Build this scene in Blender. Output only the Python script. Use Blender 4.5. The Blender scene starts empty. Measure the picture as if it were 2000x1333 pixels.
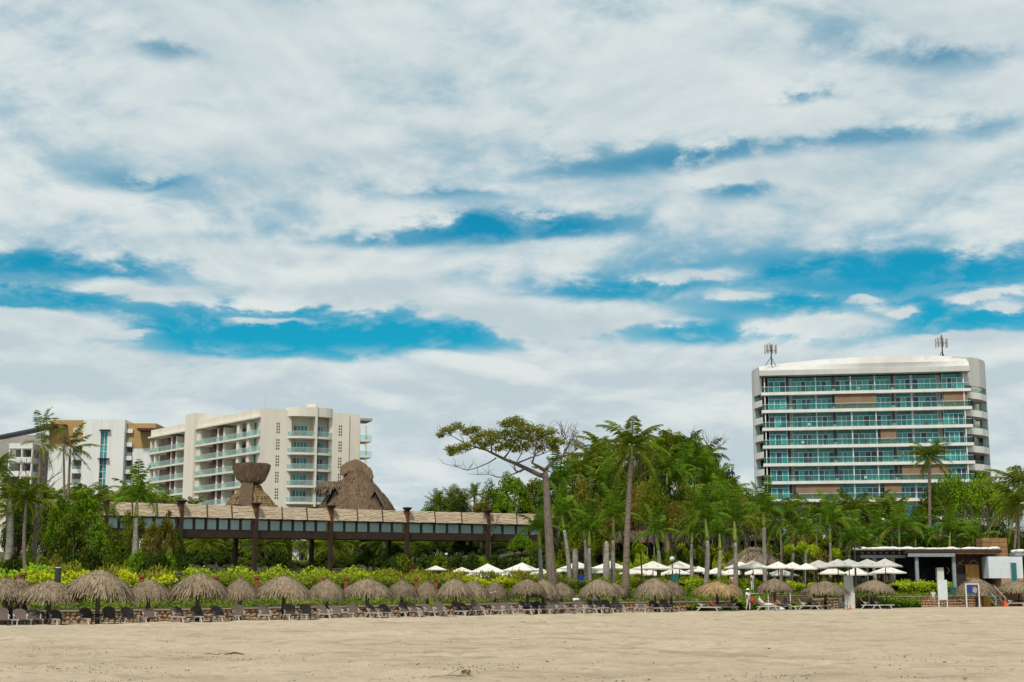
import bpy, math, random
import numpy as np
from mathutils import Vector, Matrix

R = math.radians
rng = random.Random(11)
nr = np.random.default_rng(11)
S = bpy.context.scene
COL = S.collection

# ------------------------------------------------------------------ camera
F = 2778.0                      # focal length in photo pixels (50 mm on 36 mm, 2000 px wide)
HOR = 1155.0                    # pixel row of the horizon
PITCH = math.atan((HOR - 666.5) / F)
CAMZ = 1.9
cam_d = bpy.data.cameras.new('camera')
cam_d.lens = 50.0
cam_d.sensor_width = 36.0
cam_d.clip_start = 0.5
cam_d.clip_end = 6000
cam = bpy.data.objects.new('camera', cam_d)
cam.location = (0, 0, CAMZ)
cam.rotation_euler = (math.pi / 2 + PITCH, 0, 0)
COL.objects.link(cam)
S.camera = cam

# ------------------------------------------------------------------ exposure
S.view_settings.view_transform = 'Standard'
S.view_settings.look = 'None'
S.view_settings.exposure = 0.14
S.view_settings.gamma = 1.0
S.view_settings.use_curve_mapping = False
S.cycles.max_bounces = 6
S.cycles.diffuse_bounces = 3
S.cycles.glossy_bounces = 3
S.cycles.transparent_max_bounces = 12

# ------------------------------------------------------------------ sun
SUN_EL, SUN_AZ = 58.0, 200.0     # azimuth from +Y (the view) clockwise
sun_d = bpy.data.lights.new('sun', 'SUN')
sun_d.energy = 3.4
sun_d.angle = R(6)
sun_d.color = (1.0, 0.92, 0.79)
sun = bpy.data.objects.new('sun', sun_d)
_sd = Vector((math.sin(R(SUN_AZ)) * math.cos(R(SUN_EL)), math.cos(R(SUN_AZ)) * math.cos(R(SUN_EL)), math.sin(R(SUN_EL))))
sun.rotation_euler = _sd.to_track_quat('Z', 'Y').to_euler()
sun.location = (0, 0, 200)
COL.objects.link(sun)

# ------------------------------------------------------------------ sky: clear sky plus broken cloud, all by direction
W = bpy.data.worlds.new('World')
S.world = W
W.cycles.sampling_method = 'MANUAL'
W.cycles.sample_map_resolution = 256
W.use_nodes = True
NT = W.node_tree
for n in list(NT.nodes):
    NT.nodes.remove(n)


class NG:
    """tiny node-graph helper: every call makes a node and returns its output"""
    def __init__(s, nt):
        s.nt = nt

    def put(s, sock, v):
        if isinstance(v, bpy.types.NodeSocket):
            s.nt.links.new(v, sock)
        elif v is not None:
            sock.default_value = v

    def m(s, op, a, b=None, c=None, clamp=False):
        n = s.nt.nodes.new('ShaderNodeMath')
        n.operation = op
        n.use_clamp = clamp
        s.put(n.inputs[0], a)
        s.put(n.inputs[1], b)
        s.put(n.inputs[2], c)
        return n.outputs[0]

    def mixc(s, f, a, b, mode='MIX'):
        n = s.nt.nodes.new('ShaderNodeMix')
        n.data_type = 'RGBA'
        n.blend_type = mode
        s.put(n.inputs[0], f)
        s.put(n.inputs[6], a)
        s.put(n.inputs[7], b)
        return n.outputs[2]

    def noise(s, vec, scale, detail=4.0, rough=0.5, dist=0.0, col=False):
        n = s.nt.nodes.new('ShaderNodeTexNoise')
        s.put(n.inputs['Vector'], vec)
        s.put(n.inputs['Scale'], scale)
        s.put(n.inputs['Detail'], detail)
        s.put(n.inputs['Roughness'], rough)
        s.put(n.inputs['Distortion'], dist)
        return n.outputs['Color' if col else 'Fac']

    def comb(s, x, y, z):
        n = s.nt.nodes.new('ShaderNodeCombineXYZ')
        s.put(n.inputs[0], x)
        s.put(n.inputs[1], y)
        s.put(n.inputs[2], z)
        return n.outputs[0]

    def sep(s, v):
        n = s.nt.nodes.new('ShaderNodeSeparateXYZ')
        s.put(n.inputs[0], v)
        return n.outputs

    def ss(s, x, lo, hi, a=0.0, b=1.0, kind='SMOOTHSTEP'):
        n = s.nt.nodes.new('ShaderNodeMapRange')
        n.interpolation_type = kind
        s.put(n.inputs[0], x)
        s.put(n.inputs[1], lo)
        s.put(n.inputs[2], hi)
        s.put(n.inputs[3], a)
        s.put(n.inputs[4], b)
        return n.outputs[0]

    def new(s, t):
        return s.nt.nodes.new(t)


def build_sky():
    g = NG(NT)
    out = g.new('ShaderNodeOutputWorld')
    bg = g.new('ShaderNodeBackground')
    bg.inputs['Strength'].default_value = 0.1
    NT.links.new(bg.outputs[0], out.inputs[0])
    sky = g.new('ShaderNodeTexSky')
    sky.sky_type = 'NISHITA'
    sky.sun_disc = False
    sky.sun_elevation = R(SUN_EL)
    sky.sun_rotation = R(SUN_AZ)
    sky.air_density = 1.0
    sky.dust_density = 0.3
    sky.ozone_density = 2.0
    tc = g.new('ShaderNodeTexCoord')
    d = g.sep(tc.outputs['Generated'])
    az = g.m('ARCTAN2', d[0], d[1])
    hyp = g.m('SQRT', g.m('ADD', g.m('MULTIPLY', d[0], d[0]), g.m('MULTIPLY', d[1], d[1])))
    el = g.m('ARCTAN2', d[2], hyp)
    zz = g.m('ADD', g.m('MAXIMUM', d[2], 0.0), 0.10)
    pv = g.comb(g.m('DIVIDE', d[0], zz), g.m('DIVIDE', d[1], zz), 0.0)
    # noise fields used for every cloud edge; "up" copies are read a little higher, for lit tops and grey undersides
    n1 = g.noise(pv, 1.25, 4.0, 0.58)
    zc = g.m('MAXIMUM', d[2], 0.0)
    za, zb2 = g.m('ADD', zc, 0.26), g.m('ADD', zc, 0.272)
    flat = g.comb(g.m('DIVIDE', d[0], za), g.m('DIVIDE', d[1], za), 3.7)
    flat_up = g.comb(g.m('DIVIDE', d[0], zb2), g.m('DIVIDE', d[1], zb2), 3.7)
    n3 = g.noise(flat, 3.2, 6.0, 0.56, 0.35)
    n3u = g.noise(flat_up, 3.2, 5.0, 0.56, 0.35)
    n4 = g.noise(flat, 10.0, 6.0, 0.62, 0.2)
    q1, q3, q4 = (g.m('SUBTRACT', n, 0.5) for n in (n1, n3, n4))
    azw = g.m('ADD', az, g.m('MULTIPLY', q3, 0.12))
    elw = g.m('ADD', g.m('ADD', el, g.m('MULTIPLY', q1, 0.020)), g.m('MULTIPLY', q4, 0.026))
    bias = None

    def angles(px, py):
        x = (px - 1000) / F
        y = (666.5 - py) / F
        dy = math.cos(PITCH) - y * math.sin(PITCH)
        dz = math.sin(PITCH) + y * math.cos(PITCH)
        return math.atan2(x, dy), math.atan2(dz, math.hypot(x, dy))

    def ell(px, py, rx, ry, amp, rot=0.0):
        nonlocal bias
        a0, e0 = angles(px, py)
        u = g.m('SUBTRACT', azw, a0)
        v = g.m('SUBTRACT', elw, e0)
        if rot:
            cu, su = math.cos(rot), math.sin(rot)
            u, v = (g.m('ADD', g.m('MULTIPLY', u, cu), g.m('MULTIPLY', v, su)),
                    g.m('SUBTRACT', g.m('MULTIPLY', v, cu), g.m('MULTIPLY', u, su)))
        u = g.m('MULTIPLY', u, F / rx)
        v = g.m('MULTIPLY', v, F / ry)
        q = g.m('ADD', g.m('MULTIPLY', u, u), g.m('MULTIPLY', v, v))
        e = g.m('MULTIPLY', g.m('EXPONENT', g.m('MULTIPLY', q, -1.0)), amp)
        bias = e if bias is None else g.m('ADD', bias, e)

    # thinner places in the cloud cover ...
    for a in [(1000, 445, 200, 26, -.95), (780, 475, 190, 20, -.40), (1300, 310, 300, 34, -.56, R(3)), (1450, 375, 90, 24, -.42), (1750, 270, 260, 26, -.35),
              (40, 580, 260, 26, -.85), (150, 520, 360, 22, -.55), (380, 655, 300, 30, -.85), (740, 655, 270, 26, -.9),
              (560, 700, 330, 18, -.5), (1640, 570, 330, 46, -.65), (1420, 645, 200, 24, -.85), (1880, 630, 220, 30, -.6),
              (1850, 110, 210, 36, -.38, R(-6)), (1600, 195, 90, 20, -.45), (340, 100, 100, 26, -.34), (245, 355, 90, 14, -.38),
              (1260, 570, 200, 22, -.45), (860, 385, 130, 14, -.28), (1850, 520, 280, 30, -.35), (330, 735, 260, 22, -.4), (620, 610, 200, 14, -.4)]:
        ell(*a)
    # ... and the puffs that float in them
    for a in [(1350, 546, 80, 15, .9), (1400, 576, 110, 17, 1.1), (1560, 634, 140, 24, 1.5), (1675, 584, 62, 14, 1.1), (1765, 602, 40, 9, .8),
              (1090, 630, 230, 34, 1.25), (270, 578, 120, 24, .9), (100, 640, 200, 34, 1.05), (530, 632, 110, 12, .9), (250, 655, 60, 9, .6),
              (1465, 335, 70, 16, .6), (520, 522, 200, 34, .75), (1950, 570, 90, 11, .7), (1570, 577, 30, 8, .7),
              (1840, 662, 130, 18, .7), (1980, 598, 40, 10, .7), (700, 575, 260, 30, .5)]:
        ell(*a)
    e600, e700 = angles(1000, 590)[1], angles(1000, 715)[1]
    bu = g.m('MULTIPLY', g.m('SUBTRACT', el, e600), F / 105)
    band = g.m('MULTIPLY', g.m('EXPONENT', g.m('MULTIPLY', g.m('MULTIPLY', bu, bu), -1.0)), -0.34)
    low = g.ss(g.m('ADD', el, g.m('MULTIPLY', q4, 0.012)), e700 + 0.018, e700 - 0.010, 0.0, 0.62)
    base = g.m('ADD', g.m('ADD', bias, band), low)
    # a thin veil ...
    va = g.m('ADD', g.m('ADD', base, 0.72), g.m('ADD', g.m('MULTIPLY', q1, 0.9), g.m('MULTIPLY', q3, 0.5)))
    veil = g.ss(va, -0.05, 0.95, 0.0, 0.92)
    wisp = g.m('MULTIPLY', g.ss(n4, 0.44, 0.70), g.ss(va, -0.55, 0.15, 0.0, 0.55))
    veil = g.m('MAXIMUM', veil, wisp)
    # ... and heaped cloud with torn edges below it
    mid = g.m('ADD', g.m('MULTIPLY', q1, 0.9), g.m('MULTIPLY', q3, 1.5))
    mid = g.m('ADD', mid, g.m('MULTIPLY', q4, g.ss(bias, -0.1, -0.6, 1.1, 2.0)))
    dens = g.m('ADD', g.m('ADD', mid, base), 0.46)
    cover = g.ss(dens, 0.02, 0.52)
    lit = g.m('ADD', g.m('MULTIPLY', g.m('SUBTRACT', n3, n3u), 2.2), g.m('MULTIPLY', q4, 0.55))
    lit = g.m('ADD', lit, g.m('MULTIPLY', q1, 1.1))
    thick = g.ss(dens, 0.30, 1.10)
    sh = g.ss(g.m('SUBTRACT', lit, g.m('MULTIPLY', thick, 0.10)), -0.36, 0.34)
    cl = g.mixc(sh, (4.7, 5.6, 6.0, 1), (6.65, 7.15, 7.1, 1))
    # a deep tropical blue: the clear-sky colour with its red held back
    hs = g.new('ShaderNodeMix')
    hs.data_type = 'RGBA'
    hs.blend_type = 'MULTIPLY'
    hs.inputs[0].default_value = 1.0
    NT.links.new(sky.outputs[0], hs.inputs[6])
    hs.inputs[7].default_value = SKYTINT
    col = g.mixc(veil, hs.outputs[2], (4.0, 5.5, 6.15, 1))
    col = g.mixc(cover, col, cl)
    NT.links.new(col, bg.inputs['Color'])


SKYTINT = (0.04, 0.76, 0.82, 1)
build_sky()

# ------------------------------------------------------------------ pixel -> place
_cp, _sp = math.cos(PITCH), math.sin(PITCH)


def P(px, py, Y):
    x = (px - 1000) / F
    y = (666.5 - py) / F
    d = Vector((x, _cp - y * _sp, _sp + y * _cp))
    t = Y / d.y
    return Vector((0, 0, CAMZ)) + d * t


def XP(px, Y, z):
    return (px - 1000) / F * (Y * _cp + (z - CAMZ) * _sp)


def pxof(v):
    dep = v[1] * _cp + (v[2] - CAMZ) * _sp
    return 1000 + F * v[0] / dep


def lerp(tab, x):
    if x <= tab[0][0]:
        return tab[0][1]
    for (a, b), (c, d) in zip(tab, tab[1:]):
        if x <= c:
            return b + (d - b) * (x - a) / (c - a)
    return tab[-1][1]


def yrow(X):
    return 85 + (X + 24.5) * 0.777


ROWZ = [(-60, -.05), (-24.5, 0.0), (1.5, .27), (27, .34), (60, .45), (120, .6)]
RISE = [(3.5, .68), (5, .82), (8.5, 1.6), (14, 1.75), (38, 1.75), (60, 3.9), (120, 7.0), (200, 9.5), (400, 11)]


def sdist(X, Y):
    return (Y - yrow(X)) * 0.79


def sandz(X, Y):
    s = sdist(X, Y)
    t = min(1, max(0, (s + 55) / 50))
    return lerp(ROWZ, X) * t * t * (3 - 2 * t)


def gz(X, Y):
    s = sdist(X, Y)
    if s < 3.5:
        return sandz(X, Y)
    z = lerp(ROWZ, X) + lerp(RISE, s)
    z += 7.0 * math.exp(-((X - 20) / 24) ** 2 - ((Y - 212) / 32) ** 2)
    return z


def G(px, Y):
    z = 2.0
    for _ in range(6):
        X = XP(px, Y, z)
        z = gz(X, Y)
    return Vector((X, Y, z))


# ------------------------------------------------------------------ mesh helpers
class MB:
    def __init__(s):
        s.v, s.f, s.mi = [], [], []

    def add(s, vs, fs, mi=0):
        b = len(s.v)
        s.v += [tuple(v) for v in vs]
        s.f += [tuple(b + i for i in f) for f in fs]
        s.mi += [mi] * len(fs)

    def box(s, x0, x1, y0, y1, z0, z1, mi=0):
        s.add([(x0, y0, z0), (x1, y0, z0), (x1, y1, z0), (x0, y1, z0), (x0, y0, z1), (x1, y0, z1), (x1, y1, z1), (x0, y1, z1)],
              [(3, 2, 1, 0), (4, 5, 6, 7), (0, 1, 5, 4), (1, 2, 6, 5), (2, 3, 7, 6), (3, 0, 4, 7)], mi)
        return s

    def bar(s, a, b, w, h, up=(0, 0, 1), mi=0):
        a, b = Vector(a), Vector(b)
        d = (b - a).normalized()
        u = Vector(up)
        sd = d.cross(u)
        if sd.length < 1e-4:
            sd = d.cross(Vector((1, 0, 0)))
        sd.normalize()
        u = sd.cross(d).normalized()
        sd *= w / 2
        u = u * (h / 2)
        vs = [a - sd - u, a + sd - u, a + sd + u, a - sd + u, b - sd - u, b + sd - u, b + sd + u, b - sd + u]
        s.add(vs, [(0, 1, 2, 3), (7, 6, 5, 4), (4, 5, 1, 0), (5, 6, 2, 1), (6, 7, 3, 2), (7, 4, 0, 3)], mi)
        return s

    def tube(s, pts, rad, n=8, mi=0, cap=True):
        pts = [Vector(p) for p in pts]
        rings = []
        for i, p in enumerate(pts):
            d = (pts[min(i + 1, len(pts) - 1)] - pts[max(i - 1, 0)]).normalized()
            a = d.cross(Vector((0.13, 1, 0.07)))
            if a.length < 0.05:
                a = d.cross(Vector((1, 0, 0)))
            a.normalize()
            b = d.cross(a)
            r = rad[i] if hasattr(rad, '__len__') else rad
            rings.append([p + (a * math.cos(k * 2 * math.pi / n) + b * math.sin(k * 2 * math.pi / n)) * r for k in range(n)])
        vs = [v for rg in rings for v in rg]
        fs = []
        for i in range(len(pts) - 1):
            for k in range(n):
                fs.append((i * n + k, i * n + (k + 1) % n, (i + 1) * n + (k + 1) % n, (i + 1) * n + k))
        if cap:
            fs.append(tuple(reversed(range(n))))
            fs.append(tuple(range((len(pts) - 1) * n, len(pts) * n)))
        s.add(vs, fs, mi)
        return s

    def lathe(s, prof, n=16, c=(0, 0, 0), mi=0, sx=1, sy=1):
        vs = []
        for r, z in prof:
            for k in range(n):
                a = k * 2 * math.pi / n
                vs.append((c[0] + r * sx * math.cos(a), c[1] + r * sy * math.sin(a), c[2] + z))
        fs = []
        for i in range(len(prof) - 1):
            for k in range(n):
                fs.append((i * n + k, i * n + (k + 1) % n, (i + 1) * n + (k + 1) % n, (i + 1) * n + k))
        fs.append(tuple(reversed(range(n))))
        fs.append(tuple(range((len(prof) - 1) * n, len(prof) * n)))
        s.add(vs, fs, mi)
        return s

    def prism(s, poly, z0, z1, mi=0):
        n = len(poly)
        s.add([(x, y, z0) for x, y in poly] + [(x, y, z1) for x, y in poly],
              [tuple(reversed(range(n))), tuple(range(n, 2 * n))] + [(i, (i + 1) % n, n + (i + 1) % n, n + i) for i in range(n)], mi)
        return s

    def strip(s, path, y_in, z0, z1, mi=0):
        """wall that follows a plan path (list of (x,y)), thickened to the left of it by y_in"""
        n = len(path)
        inner = []
        for i in range(n):
            a = Vector(path[max(i - 1, 0)])
            b = Vector(path[min(i + 1, n - 1)])
            d = (b - a).normalized()
            inner.append((path[i][0] - d.y * y_in, path[i][1] + d.x * y_in))
        for i in range(n - 1):
            p, q, r_, t = path[i], path[i + 1], inner[i + 1], inner[i]
            s.add([(*p, z0), (*q, z0), (*r_, z0), (*t, z0), (*p, z1), (*q, z1), (*r_, z1), (*t, z1)],
                  [(3, 2, 1, 0), (4, 5, 6, 7), (0, 1, 5, 4), (2, 3, 7, 6)] + ([(3, 0, 4, 7)] if i == 0 else []) + ([(1, 2, 6, 5)] if i == n - 2 else []), mi)
        return s

    def mesh(s, name, mats, smooth=False):
        me = bpy.data.meshes.new(name)
        me.from_pydata(s.v, [], s.f)
        for m in (mats if isinstance(mats, (list, tuple)) else [mats]):
            me.materials.append(m)
        if any(s.mi):
            me.polygons.foreach_set('material_index', s.mi)
        if smooth:
            me.polygons.foreach_set('use_smooth', [True] * len(s.f))
        me.update()
        return me

    def build(s, name, mats, parent=None, loc=(0, 0, 0), rot=(0, 0, 0), smooth=False):
        return put(name, s.mesh(name, mats, smooth), parent, loc, rot)


def put(name, me, parent=None, loc=(0, 0, 0), rot=(0, 0, 0), scale=(1, 1, 1)):
    o = bpy.data.objects.new(name, me)
    o.location = loc
    o.rotation_euler = rot
    o.scale = scale
    o.parent = parent
    COL.objects.link(o)
    return o


def thing(name, loc=(0, 0, 0), rotz=0.0, scale=(1, 1, 1)):
    return put(name, None, None, loc, (0, 0, rotz), scale)


def tag(o, label=None, cat=None, group=None, kind=None):
    if label:
        o['label'] = label
    if cat:
        o['category'] = cat
    if group:
        o['group'] = group
    if kind:
        o['kind'] = kind
    return o


_ONES = 'zeroth first second third fourth fifth sixth seventh eighth ninth tenth eleventh twelfth thirteenth fourteenth fifteenth sixteenth seventeenth eighteenth nineteenth'.split()
_TENS = [None, None, ('twenty', 'twentieth'), ('thirty', 'thirtieth'), ('forty', 'fortieth'), ('fifty', 'fiftieth'), ('sixty', 'sixtieth'), ('seventy', 'seventieth'), ('eighty', 'eightieth'), ('ninety', 'ninetieth')]


def ordw(n):
    if n > 100:
        return 'hundred-and-' + ordw(n - 100)
    if n == 100:
        return 'hundredth'
    if n < 20:
        return _ONES[n]
    t, u = divmod(n, 10)
    return _TENS[t][1] if u == 0 else _TENS[t][0] + '-' + _ONES[u]


REG = {}


def reg(o, key, template, cat, group, px):
    """things told apart only by their place: labels are given once the whole row is known"""
    REG.setdefault(key, []).append((px, o, template))
    tag(o, None, cat, group)
    return o


def name_rows():
    for key, lst in REG.items():
        lst.sort(key=lambda t: t[0])
        for i, (px, o, tpl) in enumerate(lst):
            w = 'leftmost' if i == 0 else ('rightmost' if i == len(lst) - 1 else ordw(i + 1) + ' from the left')
            o['label'] = tpl.format(w)


def mesh_np(name, v, faces, mats, smooth=False):
    """v (N,3), faces (M,k) all the same size"""
    v = np.asarray(v, np.float32)
    faces = np.asarray(faces, np.int32)
    M, k = faces.shape
    me = bpy.data.meshes.new(name)
    me.vertices.add(len(v))
    me.vertices.foreach_set('co', v.ravel())
    me.loops.add(M * k)
    me.loops.foreach_set('vertex_index', faces.ravel())
    me.polygons.add(M)
    me.polygons.foreach_set('loop_start', np.arange(0, M * k, k, dtype=np.int32))
    me.update(calc_edges=True)
    for m in (mats if isinstance(mats, (list, tuple)) else [mats]):
        me.materials.append(m)
    if smooth:
        me.polygons.foreach_set('use_smooth', [True] * M)
    return me


def unit(a):
    return a / np.maximum(np.linalg.norm(a, axis=1, keepdims=True), 1e-6)


def leaf_quads(c, nrm, length, width, dirs=None):
    n = len(c)
    nrm = unit(nrm)
    if dirs is None:
        dirs = nr.normal(size=(n, 3))
    d = unit(dirs - nrm * np.sum(dirs * nrm, 1, keepdims=True))
    s = np.cross(nrm, d)
    L = (np.ones(n) * length * nr.uniform(.7, 1.3, n))[:, None] / 2
    Wd = (np.ones(n) * width * nr.uniform(.7, 1.3, n))[:, None] / 2
    v = np.stack([c - d * L, c + s * Wd + nrm * Wd * .25, c + d * L, c - s * Wd + nrm * Wd * .25], 1).reshape(-1, 3)
    f = np.arange(4 * n, dtype=np.int32).reshape(-1, 4)
    return v, f


def clump_points(cs, rs, per, shell=0.45):
    """points spread in ellipsoids; returns points and outward directions"""
    pts, outs = [], []
    for c, r in zip(cs, rs):
        k = per if np.isscalar(per) else per.pop(0)
        u = unit(nr.normal(size=(k, 3)))
        rad = nr.uniform(0, 1, (k, 1)) ** shell
        pts.append(np.asarray(c) + u * rad * np.asarray(r))
        outs.append(u)
    return np.concatenate(pts), np.concatenate(outs)


def leaf_mesh(name, cs, rs, per, size, mat, up=.6, jit=.7, aspect=.55, shell=.45, extra=None):
    p, o = clump_points(cs, rs, per, shell)
    nrm = o * .8 + np.array([0, 0, up]) + nr.normal(size=p.shape) * jit
    v, f = leaf_quads(p, nrm, size, size * aspect)
    return mesh_np(name, v, f, mat)


# ------------------------------------------------------------------ materials
def mat(name, c1, c2=None, rough=.7, scale=3.0, bump=0.0, bscale=None, island=0.0, objr=0.0, spec=.3, metal=0.0, detail=5, trans=0.0, c3=None, stretch=None, contrast=(.35, .65)):
    m = bpy.data.materials.new(name)
    m.use_nodes = True
    g = NG(m.node_tree)
    b = m.node_tree.nodes['Principled BSDF']
    b.inputs['Roughness'].default_value = rough
    b.inputs['Specular IOR Level'].default_value = spec
    b.inputs['Metallic'].default_value = metal
    c1 = (*c1, 1)
    col = None
    if c2 is not None:
        c2 = (*c2, 1)
        geo = g.new('ShaderNodeNewGeometry')
        pos = geo.outputs['Position']
        if stretch:
            mp = g.new('ShaderNodeMapping')
            g.put(mp.inputs[0], pos)
            mp.inputs['Scale'].default_value = stretch
            pos = mp.outputs[0]
        fac = g.ss(g.noise(pos, scale, detail, .6), contrast[0], contrast[1], 0, 1, 'LINEAR')
        if island or objr:
            base = g.m('MULTIPLY', fac, max(0.0, 1 - island - objr))
            r = 0
            oi = g.new('ShaderNodeObjectInfo')
            if island:
                rr = g.m('FRACT', g.m('ADD', geo.outputs['Random Per Island'], oi.outputs['Random']))
                base = g.m('ADD', base, g.m('MULTIPLY', rr, island))
            if objr:
                base = g.m('ADD', base, g.m('MULTIPLY', oi.outputs['Random'], objr))
            fac = base
        col = g.mixc(fac, c1, c2)
        if c3 is not None:
            big = g.ss(g.noise(pos, scale * .23, 3, .5), .45, .7, 0, 1, 'LINEAR')
            col = g.mixc(big, col, (*c3, 1))
        g.put(b.inputs['Base Color'], col)
        if bump:
            bn = g.new('ShaderNodeBump')
            bn.inputs['Strength'].default_value = 1.0
            bn.inputs['Distance'].default_value = bump
            g.put(bn.inputs['Height'], g.noise(pos, bscale or scale * 3, 4, .6))
            g.put(b.inputs['Normal'], bn.outputs[0])
    else:
        b.inputs['Base Color'].default_value = c1
    if trans:
        t = g.new('ShaderNodeBsdfTranslucent')
        g.put(t.inputs[0], col if col is not None else c1)
        mx = g.new('ShaderNodeMixShader')
        mx.inputs[0].default_value = trans
        out = m.node_tree.nodes['Material Output']
        m.node_tree.links.new(b.outputs[0], mx.inputs[1])
        m.node_tree.links.new(t.outputs[0], mx.inputs[2])
        m.node_tree.links.new(mx.outputs[0], out.inputs[0])
    return m


def pane_mat(name, cols, rough=.06):
    """window glass with curtains or a dark room behind; each pane its own tone"""
    m = bpy.data.materials.new(name)
    m.use_nodes = True
    g = NG(m.node_tree)
    b = m.node_tree.nodes['Principled BSDF']
    geo = g.new('ShaderNodeNewGeometry')
    oi = g.new('ShaderNodeObjectInfo')
    rr = g.m('FRACT', g.m('ADD', g.m('MULTIPLY', geo.outputs['Random Per Island'], 7.3), g.m('MULTIPLY', oi.outputs['Random'], 5.1)))
    cr = g.new('ShaderNodeValToRGB')
    cr.color_ramp.interpolation = 'CONSTANT'
    e = cr.color_ramp.elements
    e[0].position, e[0].color = 0, (*cols[0], 1)
    e[1].position, e[1].color = 1 / len(cols), (*cols[1], 1)
    for i, c in enumerate(cols[2:]):
        x = e.new((i + 2) / len(cols))
        x.color = (*c, 1)
    g.put(cr.inputs[0], rr)
    g.put(b.inputs['Base Color'], cr.outputs[0])
    b.inputs['Roughness'].default_value = rough
    b.inputs['Specular IOR Level'].default_value = .5
    return m


def clear_glass(name, tint, alpha):
    m = bpy.data.materials.new(name)
    m.use_nodes = True
    g = NG(m.node_tree)
    b = m.node_tree.nodes['Principled BSDF']
    b.inputs['Base Color'].default_value = (*tint, 1)
    b.inputs['Roughness'].default_value = .05
    t = g.new('ShaderNodeBsdfTransparent')
    t.inputs[0].default_value = (.75, .93, .92, 1)
    mx = g.new('ShaderNodeMixShader')
    mx.inputs[0].default_value = alpha
    m.node_tree.links.new(t.outputs[0], mx.inputs[1])
    m.node_tree.links.new(b.outputs[0], mx.inputs[2])
    m.node_tree.links.new(mx.outputs[0], m.node_tree.nodes['Material Output'].inputs[0])
    return m


def sand_mat():
    m = bpy.data.materials.new('sand')
    m.use_nodes = True
    g = NG(m.node_tree)
    b = m.node_tree.nodes['Principled BSDF']
    b.inputs['Roughness'].default_value = .95
    b.inputs['Specular IOR Level'].default_value = .1
    geo = g.new('ShaderNodeNewGeometry')
    pos = geo.outputs['Position']
    big = g.noise(pos, .11, 5, .6)
    fine = g.noise(pos, 2.2, 8, .7)
    grain = g.noise(pos, 14, 4, .7)
    col = g.mixc(g.ss(big, .35, .68), SAND1, SAND2)
    col = g.mixc(g.ss(fine, .36, .66, 0, .55), col, SAND3)
    # darker streaks and tracks drawn along the beach
    mp = g.new('ShaderNodeMapping')
    g.put(mp.inputs[0], pos)
    mp.inputs['Scale'].default_value = (.22, .7, 1)
    mp.inputs['Rotation'].default_value = (0, 0, R(-20))
    tr = g.noise(mp.outputs[0], 1.0, 7, .68, .4)
    col = g.mixc(g.ss(tr, .48, .66, 0, .62), col, SAND4)
    col = g.mixc(g.ss(grain, .60, .74, 0, .35), col, SAND4)
    spk = g.noise(pos, 4.0, 6, .75)
    zone = g.noise(pos, .25, 3, .5)
    spk = g.ss(g.m('ADD', spk, g.m('MULTIPLY', zone, .22)), .80, .86, 0, .75)
    col = g.mixc(spk, col, (.10, .075, .05, 1))
    # footprints: small dents with shade mixed into the colour, thick along the ways people walk
    vo = g.new('ShaderNodeTexVoronoi')
    vo.feature = 'F1'
    vo.inputs['Scale'].default_value = 1.5
    g.put(vo.inputs['Vector'], pos)
    trod = g.ss(g.noise(mp.outputs[0], .45, 3, .5), .44, .60)
    dent = g.m('MULTIPLY', g.ss(vo.outputs['Distance'], .26, .10), trod)
    col = g.mixc(g.m('MULTIPLY', dent, .38), col, SAND4)
    g.put(b.inputs['Base Color'], col)
    bn = g.new('ShaderNodeBump')
    bn.inputs['Distance'].default_value = .13
    g.put(bn.inputs['Height'], g.m('SUBTRACT', g.m('ADD', fine, g.m('MULTIPLY', grain, .3)), g.m('MULTIPLY', dent, .5)))
    g.put(b.inputs['Normal'], bn.outputs[0])
    return m


SAND1 = (.43, .355, .255, 1)
SAND2 = (.51, .425, .315, 1)
SAND3 = (.365, .30, .212, 1)
SAND4 = (.26, .205, .14, 1)
M = {}
M['sand'] = sand_mat()
M['soil'] = mat('garden_soil', (.035, .05, .016), (.07, .06, .025), .95, .8, .05)
M['white'] = mat('white_render', (.72, .71, .68), (.58, .565, .53), .75, .7, stretch=(1, 1, .14), contrast=(.4, .8))
M['fascia'] = mat('fascia_render', (.55, .545, .53), (.46, .45, .43), .7, .5, stretch=(1, 1, .14), contrast=(.4, .8))
M['cream'] = mat('cream_render', (.70, .645, .56), (.59, .535, .455), .8, .5, stretch=(1, 1, .12), contrast=(.4, .8))
M['cream_light'] = mat('pale_cream_render', (.72, .67, .58), (.60, .55, .47), .8, .6, stretch=(1, 1, .14), contrast=(.4, .8))
M['coolwhite'] = mat('cool_white_render', (.72, .72, .71), (.60, .60, .59), .8, .5, stretch=(1, 1, .12), contrast=(.4, .8))
M['ochre'] = mat('ochre_render', (.43, .275, .11), (.37, .235, .095), .85, .3)
M['rail_metal'] = mat('white_metal', (.72, .78, .78), (.66, .72, .72), .35, 2.0)
M['navy'] = mat('dark_column', (.045, .06, .075), (.06, .075, .09), .6, 1.0)
M['taupe'] = mat('taupe_wall', (.36, .34, .32), (.31, .29, .27), .8, 1.0)
M['soffit'] = mat('soffit', (.50, .48, .45), (.44, .42, .39), .8, 1.0)
M['void'] = mat('dark_room_shade', (.025, .025, .028), (.04, .037, .035), .8, 1.0)  # near-black stands in for the shade of unlit rooms and recesses
M['room'] = mat('balcony_wall_shaded', (.31, .285, .255), (.25, .23, .205), .85, .8)  # wall colour darkened to deepen the shade in the balcony recesses
M['blind'] = mat('tan_blind', (.255, .165, .105), (.22, .14, .09), .85, .4, stretch=(1, 1, .1))
M['teal_pane'] = pane_mat('teal_pane', [(.02, .20, .21), (.03, .28, .28), (.012, .10, .13), (.04, .34, .34), (.02, .23, .24), (.006, .03, .055), (.025, .29, .29)])
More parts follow.
